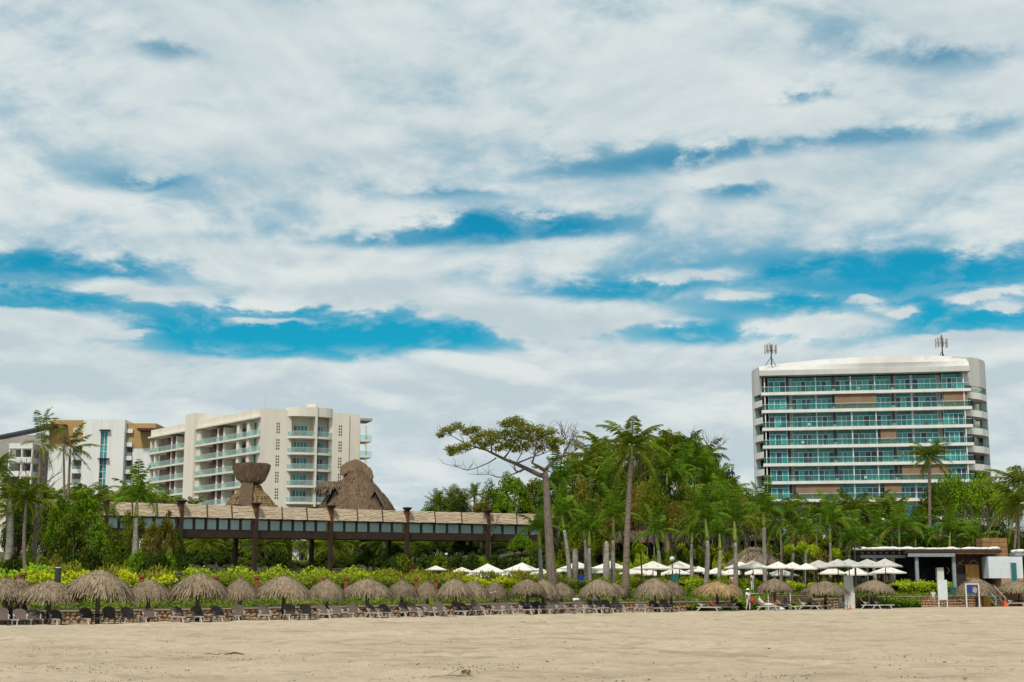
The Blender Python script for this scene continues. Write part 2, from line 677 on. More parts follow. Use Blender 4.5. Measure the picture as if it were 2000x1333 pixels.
M['teal_tran'] = pane_mat('teal_transom', [(.018, .17, .17), (.022, .21, .21), (.012, .12, .13)])
M['bal_glass'] = clear_glass('balustrade_glass', (.30, .45, .45), .07)
M['pale_glass'] = clear_glass('pale_balustrade_glass', (.66, .74, .74), .18)
M['bridge_glass'] = clear_glass('bridge_glass', (.56, .68, .68), .45)
M['redwood'] = mat('red_brown_panel', (.10, .035, .025), (.07, .025, .02), .7, 1.0)
M['darkwood'] = mat('dark_timber', (.060, .034, .022), (.035, .021, .015), .75, 2.0, .01)
M['rustwood'] = mat('rusty_timber', (.19, .075, .025), (.07, .03, .018), .8, 1.6, .01)
M['reed'] = mat('reed_screen', (.56, .45, .32), (.33, .25, .17), .9, 2.0, island=.55, stretch=(.4, .4, 3))
M['thatch'] = mat('palm_thatch', (.050, .037, .025), (.34, .265, .175), .9, 3.0, island=.58, objr=.22)
M['thatch_gold'] = mat('fresh_palm_thatch', (.11, .07, .035), (.44, .30, .14), .9, 3.0, island=.62)
M['thatch_dark'] = mat('old_palm_thatch', (.085, .055, .033), (.21, .145, .09), .9, 2.0, island=.6)
M['thatch_core'] = mat('thatch_lining', (.075, .052, .033), (.12, .085, .055), .95, 4.0)
M['pole'] = mat('weathered_pole', (.10, .075, .055), (.19, .155, .12), .9, 4.0, stretch=(3, 3, .5))
M['sling'] = mat('brown_sling', (.085, .062, .048), (.12, .09, .072), .7, 5.0, objr=.3)
M['sling_light'] = mat('tan_sling', (.21, .165, .125), (.26, .21, .16), .7, 5.0)
M['plastic'] = mat('white_plastic', (.70, .68, .64), (.60, .58, .54), .45, 3.0)
M['lounger_frame'] = mat('lounger_frame', (.50, .48, .45), (.38, .36, .33), .5, 3.0)
M['towel'] = mat('pale_towel', (.55, .60, .70), (.62, .66, .74), .95, 6.0)
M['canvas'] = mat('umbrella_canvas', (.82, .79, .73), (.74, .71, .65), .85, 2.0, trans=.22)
M['canvas_shaded'] = mat('shaded_umbrella_canvas', (.55, .54, .51), (.48, .47, .45), .85, 2.0, trans=.2)  # white canvas again, with the shade near the bar put into the colour
M['stone'] = mat('wall_stone', (.33, .17, .10), (.46, .33, .215), .9, 3.0, .02, 9, island=0, objr=.65)
M['mortar'] = mat('mortar', (.16, .115, .08), (.22, .16, .11), .95, 5.0)
M['coping'] = mat('coping_stone', (.42, .33, .24), (.33, .25, .18), .9, 3.0, .01)
M['bark'] = mat('grey_bark', (.20, .165, .13), (.11, .085, .065), .9, 4.0, .03, 10, stretch=(2, 2, .6))
M['bark_dark'] = mat('brown_bark', (.10, .072, .05), (.055, .04, .03), .9, 4.0, .02, 10)
M['palm_bark'] = mat('palm_bark', (.24, .19, .14), (.12, .09, .065), .9, 2.0, .02, stretch=(1, 1, 6))
M['royal_bark'] = mat('royal_palm_bark', (.36, .33, .29), (.19, .17, .145), .85, 2.2, .01, stretch=(1, 1, 5))
M['crownshaft'] = mat('green_crownshaft', (.20, .28, .045), (.28, .30, .05), .5, 2.0)
FOL = dict(rough=.65, spec=.12, trans=.34)
M['frond'] = mat('palm_frond', (.024, .060, .004), (.25, .30, .018), scale=.8, island=.42, objr=.33, **FOL)
M['frond_fresh'] = mat('royal_palm_frond', (.020, .070, .004), (.19, .31, .014), scale=.8, island=.42, objr=.33, **FOL)
M['frond_dry'] = mat('dry_palm_frond', (.13, .10, .035), (.26, .19, .075), scale=.8, island=.5, objr=.2, **FOL)
M['leaf'] = mat('leaf_green', (.020, .050, .003), (.22, .27, .012), scale=.7, island=.42, objr=.35, **FOL)
M['leaf_bright'] = mat('leaf_bright', (.050, .130, .005), (.25, .38, .014), scale=.7, island=.45, objr=.2, **FOL)
M['leaf_dark'] = mat('leaf_dark', (.008, .024, .003), (.075, .120, .008), scale=.7, island=.45, objr=.2, **FOL)
M['leaf_olive'] = mat('leaf_olive', (.095, .090, .012), (.32, .27, .035), scale=.8, island=.5, objr=.2, **FOL)
M['leaf_yellow'] = mat('leaf_yellow', (.30, .37, .008), (.64, .64, .020), scale=.9, island=.55, objr=.1, **FOL)
M['leaf_lime'] = mat('leaf_lime', (.19, .31, .010), (.50, .56, .025), scale=.9, island=.55, objr=.1, **FOL)
M['leaf_red'] = mat('leaf_red', (.12, .02, .012), (.22, .05, .02), scale=.9, island=.5, **FOL)
M['grass_olive'] = mat('grass_olive', (.16, .18, .016), (.42, .40, .04), scale=.6, island=.5, **FOL)
M['greysteel'] = mat('blue_grey_steel', (.20, .24, .27), (.26, .30, .33), .6, 2.0)
M['dark_metal'] = mat('dark_metal', (.03, .032, .035), (.05, .05, .05), .5, 3.0)
M['plank'] = mat('plank', (.24, .17, .11), (.15, .105, .07), .85, 4.0, stretch=(.3, .3, 3))
M['bamboo'] = mat('bamboo_screen', (.55, .33, .09), (.40, .22, .055), .7, 3.0, island=.6)
M['crate'] = mat('woven_wood', (.36, .20, .09), (.24, .13, .06), .85, 3.0, island=.6)
M['palewood'] = mat('pale_lath', (.40, .33, .25), (.34, .27, .20), .8, 3.0)
M['paleblue'] = mat('pale_blue_paint', (.60, .66, .70), (.54, .60, .64), .6, 2.0)
M['sandbag'] = mat('white_sandbag', (.72, .71, .69), (.60, .59, .57), .9, 4.0)
M['teal_paint'] = mat('teal_paint', (.02, .12, .13), (.03, .15, .16), .5, 3.0)
M['blue'] = mat('blue_panel', (.012, .045, .20), (.02, .07, .27), .5, 3.0)
M['orange'] = mat('orange_plastic', (.70, .10, .03), (.62, .085, .025), .5, 3.0)
M['yellow'] = mat('yellow_box', (.50, .26, .03), (.44, .22, .025), .6, 3.0)
M['terracotta'] = mat('terracotta', (.26, .085, .035), (.18, .06, .028), .85, 4.0)
M['bags'] = mat('dark_cloth', (.02, .022, .03), (.035, .035, .045), .8, 4.0)
M['driftwood'] = mat('driftwood', (.42, .36, .28), (.28, .23, .17), .9, 5.0)
M['debris'] = mat('dark_debris', (.05, .035, .022), (.11, .08, .05), .95, 6.0)

# ================================================================== the ground
def build_ground():
    # beach: one sheet to the horizon, finely divided near the camera
    xs = np.unique(np.concatenate([np.linspace(-1500, -120, 8), np.linspace(-120, -45, 14), np.linspace(-45, 70, 231), np.linspace(70, 160, 14), np.linspace(160, 1500, 8)]))
    ys = np.unique(np.concatenate([np.linspace(-60, 20, 6), np.linspace(20, 60, 181), np.linspace(60, 150, 150), np.linspace(150, 300, 10), np.linspace(300, 3000, 10)]))
    nx, ny = len(xs), len(ys)
    v = np.zeros((ny, nx, 3), np.float32)
    ph = nr.uniform(0, 6.28, (14, 2))
    fr = nr.uniform(.25, 2.6, (14, 2)) * np.array([1.0, 1.0])
    for j, y in enumerate(ys):
        for i, x in enumerate(xs):
            z = sandz(x, y) if y < 300 else -.3
            v[j, i] = (x, y, z)
    X, Y = v[..., 0], v[..., 1]
    bump = np.zeros_like(X)
    for (fx, fy), (p1, p2) in zip(fr, ph):
        bump += np.sin(X * fx * 1.7 + p1 + np.sin(Y * fy * .6)) * np.sin(Y * fy * 2.2 + p2 + np.sin(X * fx * .8)) * .012 / (.4 + fx * .4)
    bump += nr.normal(size=X.shape) * .010
    near = np.clip((150 - Y) / 60, 0, 1) * np.clip((Y + 60) / 40, 0, 1)
    s = (Y - (85 + (X + 24.5) * .777)) * .79
    v[..., 2] += (bump * 1.5 + nr.normal(size=X.shape) * .008) * near * np.where(s > -1.0, .25, 1)
    v[..., 2] = np.where(s > 6.0, np.minimum(v[..., 2], -.25), v[..., 2])
    idx = np.arange(nx * ny).reshape(ny, nx)
    f = np.stack([idx[:-1, :-1], idx[:-1, 1:], idx[1:, 1:], idx[1:, :-1]], -1).reshape(-1, 4)
    o = put('sand', mesh_np('sand', v.reshape(-1, 3), f, M['sand'], True))
    tag(o, kind='structure')
    # garden ground behind the stone wall
    xs = np.unique(np.concatenate([np.linspace(-200, -70, 14), np.linspace(-70, 130, 101), np.linspace(130, 300, 18)]))
    ss = np.unique(np.concatenate([np.linspace(4.0, 60, 40), np.linspace(60, 240, 40), np.linspace(240, 1500, 10)]))
    v = []
    for s in ss:
        for x in xs:
            y = yrow(x) + s / .79
            v.append((x, y, gz(x, y)))
    nx, ny = len(xs), len(ss)
    idx = np.arange(nx * ny).reshape(ny, nx)
    f = np.stack([idx[:-1, :-1], idx[:-1, 1:], idx[1:, 1:], idx[1:, :-1]], -1).reshape(-1, 4)
    tag(put('garden_terrain', mesh_np('garden_terrain', v, f, M['soil'], True)), kind='structure')


build_ground()


def s_on(E, d, px, z):
    k = (px - 1000) / F
    return (k * (E[1] * _cp + (z - CAMZ) * _sp) - E[0]) / (d[0] - k * d[1] * _cp)


# ================================================================== curved glass-fronted tower (right)
def build_tower():
    YL, YR = 262.0, 256.0
    XL, XR = XP(1490, YL, 30), XP(1900, YR, 30)
    Wd = math.hypot(XR - XL, YR - YL)
    th = math.atan2(YR - YL, XR - XL)
    base = 8.0
    t = thing('hotel_tower', (XL, YL, base), th)
    tag(t, 'white curved hotel tower with long balconies and teal glass, on the right', 'building')
    zof = lambda py: P(1490, py, YL).z - base
    z_slab = [zof(767) - 3.3 * k for k in range(9)]
    z_corn = zof(735)
    z_top = P(1700, 697, 259).z - base
    k_ = Wd / 1550.0
    X = lambda zx: (zx - 195) * k_
    # plan of the rounded body
    arc = [(-3.1, 18), (-3.0, 14.5), (-1.9, 10.6), (1, 7.6), (5, 5.2), (11, 2.2), (18, .4), (24, -.1), (29, .2), (34, 1.9), (37.2, 4.2), (39.4, 7.2), (40.6, 10.5), (41, 14)]
    # parapet: lofted from the straight cornice to the bowed roof edge
    m = MB()
    front = [(-.3 + (Wd + .3) * i / 24, -.5) for i in range(25)]

    def arc_y(x):
        return lerp([(a[0], a[1]) for a in arc[3:10]], x)
    top = [(x, arc_y(max(1, min(34, x))) + (0 if x > 1 else (1 - x) * 1.2) + (0 if x < 34 else (x - 34) * .7)) for x, _ in front]
    mid = [(x, y0 * .75 + y1 * .25 - .0) for (x, y0), (_, y1) in zip(front, top)]
    zt0, zt1, zt2 = z_corn + .95, z_corn + 1.9, z_top
    vs, fs = [], []
    for (a, b, c) in zip(front, mid, top):
        vs += [(a[0], a[1] + 2.6, z_corn), (a[0], a[1], z_corn), (a[0], a[1], zt0), (a[0], a[1] + .25, zt0 + .02), (b[0], b[1], zt1), (c[0], c[1], zt2), (c[0], c[1] + .5, zt2), (c[0], c[1] + .5, zt2 - 1.2)]
    n = 8
    for i in range(len(front) - 1):
        for j in range(n - 1):
            fs.append((i * n + j, (i + 1) * n + j, (i + 1) * n + j + 1, i * n + j + 1))
    fs.append(tuple(range(n)))
    fs.append(tuple(reversed(range((len(front) - 1) * n, len(front) * n))))
    m.add(vs, fs)
    m.build('parapet', M['fascia'], t)
    # rounded ends: solid crown wall, pier and curved balconies
    left = [(-1.6, 18), (-1.55, 14.5), (-1.1, 11.8), (-.1, 9.3), (1.4, 7.4), (3.0, 6.3)]
    right = [(Wd - 2.4, 2.0), (Wd + .4, 3.4), (Wd + 2.6, 5.6), (Wd + 4.0, 8.4), (Wd + 4.7, 11.6), (Wd + 4.8, 16)]
    for nm, path in (('end_wall', left), ('end_wall', right)):
        m = MB()
        m.strip(path, .5, z_slab[0] + .9, z_top - .02)
        m.build(nm, M['fascia'], t)
    m = MB()
    m.strip([left[0], left[1], (-1.45, 13.2)], 1.1, 0, z_slab[0] + .898)
    m.build('end_pier', M['fascia'], t)
    m = MB()
    m.strip([(Wd + 4.45, 10.2), right[4], right[5]], 1.1, 0, z_slab[0] + .898)
    m.build('end_pier', M['fascia'], t)
    for k, z in enumerate(z_slab):
        for path in (left[1:], right[:5]):
            m = MB()
            m.strip(path, 2.2, z - 1.45, z - .95)
            m.strip([(p[0] * 1.0, p[1]) for p in path], .22, z - .95, z - .25)
            b = m.build('curved_balcony', M['white'], t)
            m = MB()
            m.strip([(p[0], p[1] + .12) for p in path], .05, z - .25, z + .45)
            m.build('glass_rail', M['bal_glass'], b)
    # near-black fill for the shaded recess behind the end balconies, then the core
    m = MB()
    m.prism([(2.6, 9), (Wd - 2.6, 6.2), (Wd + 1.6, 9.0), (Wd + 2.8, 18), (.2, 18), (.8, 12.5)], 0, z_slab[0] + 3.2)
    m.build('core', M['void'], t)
    m = MB()
    m.prism([(-1.2, 16.5), (Wd + 4.3, 14.8), (Wd + 2, 26), (8, 30), (-1, 24)], 0, z_top - 1.3)
    m.prism([(1.5, 8.4), (18, 2.2), (34, 3.6), (40.5, 12), (-.9, 15)], z_top - 1.7, z_top - 1.2)
    m.build('rear_block', M['fascia'], t)
    # every floor: slab, soffit, glazing by bays, dividing fins, balustrade
    bays = [(247, 378, 1), (425, 604, 0), (611, 726, 0), (757, 864, 0), (874, 1045, 0), (1053, 1166, 0), (1203, 1314, 0), (1330, 1506, 0), (1545, 1688, 1)]
    H = 3.3
    gl, fr = {}, {}
    for i, (a, b, flush) in enumerate(bays):
        x0, x1 = X(a), X(b)
        w = x1 - x0
        n = max(2, round(w / 0.95))
        m, f = MB(), MB()
        for j in range(n):
            u0, u1 = x0 + w * j / n + .03, x0 + w * (j + 1) / n - .03
            m.add([(u0, 0, .05), (u1, 0, .05), (u1, 0, 2.02), (u0, 0, 2.02)], [(0, 1, 2, 3)], 0)
            m.add([(u0, 0, 2.10), (u1, 0, 2.10), (u1, 0, H - .52), (u0, 0, H - .52)], [(0, 1, 2, 3)], 1)
        for j in range(n + 1):
            u = x0 + w * j / n
            hw = .05 if j % 2 else .035
            f.box(u - hw, u + hw, -.06, .02, 0, 2.06 if 0 < j < n else H - .5)
        f.box(x0, x1, -.055, .015, 2.02, 2.10)
        gl[i] = m.mesh('window', [M['teal_pane'], M['teal_tran']])
        fr[i] = f.mesh('window_frame', M['rail_metal'])
    cols = [(378, 400), (726, 752), (1168, 1190)]
    fins = [(606, .14, 0), (868, .17, 1), (1048, .17, 1), (1320, .15, 0)]
    blinds = {1: [(745, 1055, .0), (1550, 1725, .0)], 3: [(1075, 1190, .05)], 5: [(1220, 1395, .0), (1400, 1560, .0)], 6: [(430, 755, .0), (1085, 1210, .0)], 7: [(470, 700, 0)]}
    for k, z in enumerate(z_slab):
        zs = z            # top of the slab
        sl = MB()
        sl.box(-.05, Wd + .15, 0, 3.4, zs - .55, zs)
        s_ = sl.build('balcony_slab', M['white'], t)
        for i, (a, b, flush) in enumerate(bays):
            yy = .8 if flush else 1.55
            w_ = put('window', gl[i], t, (0, yy, zs + .01))
            put('window_frame', fr[i], w_)
        m = MB()
        for a, b in cols:
            m.box(X(a), X(b), 1.2, 1.9, zs + .01, zs + H - .56)
        m.build('dark_columns', M['navy'], t)['kind'] = 'stuff'
        m = MB()
        for a, b in ((402, 423), (1508, 1540), (1190, 1203), (752, 757)):
            m.box(X(a), X(b), 1.35, 2.0, zs + .01, zs + H - .56)
        m.build('wall_pier', M['taupe'], t)['kind'] = 'stuff'
        for a, wd, wide in fins:
            m = MB()
            m.box(X(a) - wd / 2, X(a) + wd / 2, .4 if wide else .9, 1.54, zs + .01, zs + H - .56)
            m.build('dividing_fin', M['white'], t)
        m = MB()
        m.box(.5, .68, .25, 1.2, zs + .01, zs + H - .56)
        m.box(Wd - 1.2, Wd - 1.02, .25, 1.2, zs + .01, zs + H - .56)
        m.build('corner_post', M['white'], t)['kind'] = 'stuff'
        m = MB()
        m.box(.1, Wd - .02, .12, .15, zs + .01, zs + .98)
        gr = m.build('glass_balustrade', M['bal_glass'], t)
        m = MB()
        m.box(.1, Wd - .02, .10, .17, zs + .985, zs + 1.04)
        for j in range(1, 13):
            m.box(Wd * j / 13 - .02, Wd * j / 13 + .02, .16, .20, zs + .01, zs + .98)
        m.build('handrail', M['rail_metal'], gr)
        for (a, b, lift) in blinds.get(k + 0, []):
            m = MB()
            x0, x1 = X(a), X(b)
            nn = 10
            for j in range(nn):
                u0, u1 = x0 + (x1 - x0) * j / nn, x0 + (x1 - x0) * (j + 1) / nn
                y0, y1 = .32 + .06 * math.sin(j * 1.1), .32 + .06 * math.sin((j + 1) * 1.1)
                zb = zs + .12
                ztp = zs + H - .57
                m.add([(u0, y0, zb), (u1, y1, zb), (u1, .40, ztp), (u0, .40, ztp), (u0, y0 + .02, zb), (u1, y1 + .02, zb), (u1, .42, ztp), (u0, .42, ztp)],
                      [(0, 1, 2, 3), (7, 6, 5, 4)])
            m.box(x0, x1, .30, .42, zs + .05, zs + .12)
            m.build('roller_blind', M['blind'], t)
        # potted plants and chairs behind the glass
        for a in (740, 1180):
            pp = MB()
            pp.lathe([(.16, 0), (.24, .42), (.22, .45)], 8, (X(a), .8, zs + .01))
            pot = pp.build('plant_pot', M['plastic'], t)
            cs = [(X(a) + rng.uniform(-.1, .1), .8, zs + .8)]
            put('plant', leaf_mesh('plant', cs, [(.45, .4, .5)], 40, .28, M['leaf_dark']), pot)['kind'] = 'stuff'
        for a in (320, 515, 930, 1430, 1640):
            if rng.random() < .75:
                x = X(a) + rng.uniform(-.8, .8)
                m = MB()
                m.box(x - .25, x + .25, .65, 1.15, zs + .38, zs + .45)
                m.box(x - .25, x + .25, 1.13, 1.19, zs + .45, zs + .88)
                for dx in (-.22, .22):
                    for dy in (.69, 1.13):
                        m.box(x + dx - .02, x + dx + .02, dy - .02, dy + .02, zs + .01, zs + .38)
                m.build('balcony_chair', M['rustwood'] if rng.random() < .6 else M['plastic'], t)
    # top floor ceiling
    m = MB()
    m.box(-.1, Wd + .1, .0, 3.6, z_corn + .003, z_corn + .3)
    m.build('top_soffit', M['soffit'], t)
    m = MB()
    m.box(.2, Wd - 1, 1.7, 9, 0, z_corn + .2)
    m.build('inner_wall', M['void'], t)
    # roof masts
    mw = t.matrix_basis

    def mast(px, pt, pb, lab):
        yy = 262 if px < 1700 else 259
        b = P(px, pb, yy)
        b.z = z_top + base - 1.2
        h = P(px, pt, yy).z - b.z
        e = thing('antenna_mast', b)
        tag(e, lab, 'antenna', 'phone masts on the tower roof')
        m = MB()
        m.tube([(0, 0, 0), (0, 0, h)], .12, 6)
        m.tube([(-1.1, .3, 0), (0, 0, h * .45)], .06, 5)
        m.tube([(.9, .5, 0), (0, 0, h * .4)], .06, 5)
        m.build('pole', M['dark_metal'], e)
        m = MB()
        m.bar((-1.1, 0, h * .72), (1.0, 0, h * .72), .08, .08)
        m.bar((0, -1, h * .72), (0, 1, h * .72), .08, .08)
        m.build('crossarm', M['dark_metal'], e)
        for x, y, dz in ((-1.35, 0, .1), (-1.0, -.3, .35), (-.65, .2, .25), (-.35, -.3, .5), (.9, .1, .1), (1.15, 0, .2), (.35, .3, .35)):
            m = MB()
            m.box(x * .85 - .10, x * .85 + .10, y - .08, y + .08, h * .52 + dz, h * .52 + dz + 1.7)
            m.build('antenna_panel', M['taupe'], e)
    mast(1507, 674, 712, 'grey phone mast on the left end of the white tower roof')
    mast(1841, 655, 695, 'grey phone mast on the right end of the white tower roof')
    b = P(1692, 697, 262)
    b.z -= .5
    m = MB()
    m.tube([(0, 0, 0), (0, 0, 3.4)], .035, 5)
    m.tube([(-1.3, 0, 0), (-1.3, 0, 1.0)], .05, 5)
    m.tube([(-1.3, 0, .12), (0, 0, .12)], .03, 4)
    tag(m.build('lightning_rod', M['rail_metal'], None, b), 'thin lightning rod on the middle of the white tower roof', 'antenna')


build_tower()


# ================================================================== cream hotel (left centre)
def build_cream_hotel():
    base = 8.5
    C0 = Vector((XP(507, 284, 28), 284.0))
    E0 = Vector((XP(289, 324, 28), 324.0))
    R0 = Vector((XP(703, 291.5, 28), 291.5))
    t = thing('cream_hotel', (C0.x, C0.y, base))
    tag(t, 'cream hotel block with stacked balconies and glass rails behind the timber bridge', 'building')
    lv = [P(507, 849, 284).z - base - 3.3 * k for k in range(8)]
    zroof = P(507, 816, 284).z - base
    ztop = P(507, 797.5, 284).z - base
    # --- the long wing that runs away to the left
    d = (C0 - E0)
    Lw = d.length
    d = d / Lw
    a = math.atan2(d.y, d.x)
    loc = (E0.x - C0.x, E0.y - C0.y, 0)
    sx = lambda px: s_on(E0, d, px, 28)
    secs = [(sx(289.5), sx(362)), (sx(382), Lw)]
    rot = (0, 0, a)

    def part(m, nm, mt, par=None):
        if par is not None:
            return m.build(nm, mt, par)
        return m.build(nm, mt, t, loc, rot)
    m = MB()
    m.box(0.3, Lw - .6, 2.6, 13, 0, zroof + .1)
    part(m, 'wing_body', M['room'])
    m = MB()
    for x0, x1 in secs:
        m.box(x0 - .3, x1 + (.0 if x1 > Lw - 1 else .3), -.35, 13.2, zroof, zroof + .35)
    m.box(.0, Lw - .02, .3, 13.0, zroof + .352, ztop)
    part(m, 'roof_parapet', M['cream_light'])
    tx0, tx1 = sx(363), sx(382)
    m = MB()
    m.box(tx0, tx1, -.6, 10, 0, P(372, 808, 312).z - base - .7)
    part(m, 'stair_tower', M['cream'])
    m = MB()
    m.box(tx0 - 1.0, tx0 + .002, .2, 5, 0, zroof - .01)
    m.box(tx1 - .002, tx1 + 1.4, .2, 5, 0, zroof - .01)
    part(m, 'tower_flank', M['cream'])
    for si, (x0, x1) in enumerate(secs):
        cols = ([(289.5, 292), (298, 300.5)] if si == 0 else [(382, 387), (459, 464), (478.5, 483.5), (503.5, 507)])
        reds = [(321.5, 326.5), (331.5, 336.5)] if si == 0 else [(411, 416.5), (424, 429)]
        piers = [(327.5, 331), (337, 339.5)] if si == 0 else [(417.5, 421), (429.5, 433)]
        opens = [(301, 320), (340, 360)] if si == 0 else [(388, 410), (443, 458), (465, 478)]
        for k, z in enumerate(lv):
            m = MB()
            m.box(x0 - .2, x1, -.2, 2.7, z - .38, z)
            sl = part(m, 'balcony_slab', M['cream_light'])
            m = MB()
            for u0, u1 in cols:
                m.box(sx(u0), sx(u1) - .01, .15, .9, z + .002, z + 2.91)
            part(m, 'column', M['cream_light'])['kind'] = 'stuff'
            for u0, u1 in reds:
                m = MB()
                m.box(sx(u0), sx(u1), .35, 2.65, z + .002, z + 2.9)
                part(m, 'red_screen', M['redwood'])
            m = MB()
            for u0, u1 in piers:
                m.box(sx(u0), sx(u1), .5, 2.65, z + .002, z + 2.9)
            part(m, 'partition', M['cream_light'])['kind'] = 'stuff'
            for u0, u1 in opens:
                m = MB()
                q0, q1 = sx(u0), sx(u1)
                m.box(q0 + (q1 - q0) * .45, q1 - .1, 2.45, 2.62, z + .002, z + 2.25)
                part(m, 'balcony_door', M['void'])
            if si == 1:
                m = MB()
                g0, g1 = sx(484.5), Lw - .35
                for j in range(3):
                    m.add([(g0 + (g1 - g0) * j / 3 + .05, 1.2, z + .05), (g0 + (g1 - g0) * (j + 1) / 3 - .05, 1.2, z + .05), (g0 + (g1 - g0) * (j + 1) / 3 - .05, 1.2, z + 2.8), (g0 + (g1 - g0) * j / 3 + .05, 1.2, z + 2.8)], [(0, 1, 2, 3)])
                m.box(g0, g1, 1.22, 2.6, z + .002, z + 2.88)
                w_ = part(m, 'window', [M['teal_pane']])
                f = MB()
                for j in range(4):
                    u = g0 + (g1 - g0) * j / 3
                    f.box(u - .06, u + .06, 1.12, 1.19, z + .01, z + 2.85)
                f.build('window_frame', M['rail_metal'], w_)
            m = MB()
            m.box(x0 - .12, x1 - .05, -.12, -.08, z + .01, z + 1.0)
            gr = part(m, 'glass_balustrade', M['pale_glass'])
            m = MB()
            m.box(x0 - .12, x1 - .05, -.14, -.06, z + 1.0, z + 1.05)
            n = max(4, int((x1 - x0) / 2.2))
            for j in range(n + 1):
                u = x0 + (x1 - x0 - .1) * j / n
                m.box(u - .03, u + .03, -.07, -.03, z + .01, z + 1.0)
            m.build('handrail', M['rail_metal'], gr)
    # roof-top stair head
    # --- the broad front with the bowed balconies
    d2 = (R0 - C0)
    L2 = d2.length
    d2 = d2 / L2
    a2 = math.atan2(d2.y, d2.x)
    loc, rot = (0, 0, 0), (0, 0, a2)
    fx = lambda px: s_on(C0, d2, px, 28)
    m = MB()
    b0, b1, bf = fx(562), fx(646), fx(612)
    # wall in strips that leave the balcony bay open
    m.box(0, b0 + .6, 0, 12, 0, ztop - .03)
    m.box(b1 - .5, fx(681), 0, 12, 0, ztop - .25)
    m.box(fx(681), L2, .35, 12, 0, ztop - .3)
    m.box(b0 + .59, b1 - .49, 1.6, 12, 0, ztop - .05)
    part(m, 'front_wall', M['cream'])
    N = 14
    bow = lambda i: (b0 - .2 + (b1 - b0 + .4) * i / N, -1.75 * math.sin(math.pi * (i / N) ** .9) ** .6 - .02)
    path = [bow(i) for i in range(N + 1)]
    m = MB()
    m.prism(path + [(b1 + .2, 1.59), (b0 - .2, 1.59)], zroof + .5, ztop + .45)
    part(m, 'bowed_parapet', M['cream_light'])
    m = MB()
    m.box(bf - .16, bf + .2, -2.0, 1.6, 0, ztop + 1.4)
    m.box(bf - 1.4, bf - .161, -.6, 1.4, ztop + .452, ztop + 1.25)
    part(m, 'bay_fin', M['cream_light'])
    wins = [(575, 602, 4), (616, 633, 3)]
    for k, z in enumerate(lv):
        z = z - .15
        m = MB()
        m.prism(path + [(b1 + .2, 1.58), (b0 - .2, 1.58)], z - .42, z)
        part(m, 'bowed_balcony', M['cream_light'])
        m = MB()
        m.strip([(p[0], p[1] + .1) for p in path], .04, z + .01, z + .98)
        gr = part(m, 'glass_balustrade', M['pale_glass'])
        m = MB()
        m.strip([(p[0], p[1] + .08) for p in path], .08, z + .98, z + 1.03)
        m.build('handrail', M['rail_metal'], gr)
        for u0, u1, n in wins:
            m, f = MB(), MB()
            q0, q1 = fx(u0), fx(u1)
            for j in range(n):
                c0, c1 = q0 + (q1 - q0) * j / n + .04, q0 + (q1 - q0) * (j + 1) / n - .04
                m.add([(c0, 1.5, z + .05), (c1, 1.5, z + .05), (c1, 1.5, z + 2.35), (c0, 1.5, z + 2.35)], [(0, 1, 2, 3)])
            for j in range(n + 1):
                u = q0 + (q1 - q0) * j / n
                f.box(u - .05, u + .05, 1.42, 1.52, z + .01, z + 2.4)
            f.box(q0 - .05, q1 + .05, 1.42, 1.53, z + 2.4, z + 2.5)
            w_ = part(m, 'window', [M['teal_pane']])
            f.build('window_frame', M['rail_metal'], w_)
            for j in (0.25, .7):
                x = q0 + (q1 - q0) * j
                c = MB()
                c.box(x - .28, x + .28, .2, .75, z + .36, z + .44)
                c.box(x - .28, x + .28, .72, .78, z + .44, z + .92)
                for dx in (-.25, .25):
                    for dy in (.23, .72):
                        c.box(x + dx - .03, x + dx + .03, dy - .03, dy + .03, z + .005, z + .36)
                part(c, 'balcony_chair', M['dark_metal'])
        for u in (538.5, 660.5):
            q = fx(u)
            m = MB()
            for i in range(2):
                for j in range(4):
                    m.box(q + i * .42, q + i * .42 + .24, -.02, .2, z + .55 + j * .58, z + .55 + j * .58 + .36)
            part(m, 'vent_block', M['void'])['kind'] = 'stuff'  # dark boxes set proud of the wall stand in for shaded holes
        # open corner balcony at the far right
        e0, e1 = L2 + .0, fx(727)
        m = MB()
        m.box(e0, e1, .5, 5.5, z - .42, z)
        part(m, 'corner_balcony', M['cream_light'])
        m = MB()
        m.box(e1 - 1.3, e1 - .95, .7, 1.05, z + .002, z + 2.87)
        part(m, 'corner_column', M['cream_light'])
        m = MB()
        m.box(e0 + .05, e0 + .8, 3.2, 3.3, z + .01, z + 2.7)
        part(m, 'window', M['teal_pane'])
        m = MB()
        m.box(e0 + .02, e1 - .05, .55, .59, z + .01, z + 1.0)
        part(m, 'glass_balustrade', M['pale_glass'])
    m = MB()
    m.box(L2 + .002, fx(727), .3, 5.6, zroof + .35, zroof + .85)
    part(m, 'corner_roof', M['taupe'])
    b = P(518, 797, 292)
    m = MB()
    m.tube([(0, 0, -1), (0, 0, 2.6)], .025, 5)
    m.tube([(0, 0, 1.4), (.5, 0, 1.4)], .03, 4)
    tag(m.build('roof_aerial', M['taupe'], None, b), 'thin aerial on the cream hotel roof', 'antenna')


build_cream_hotel()


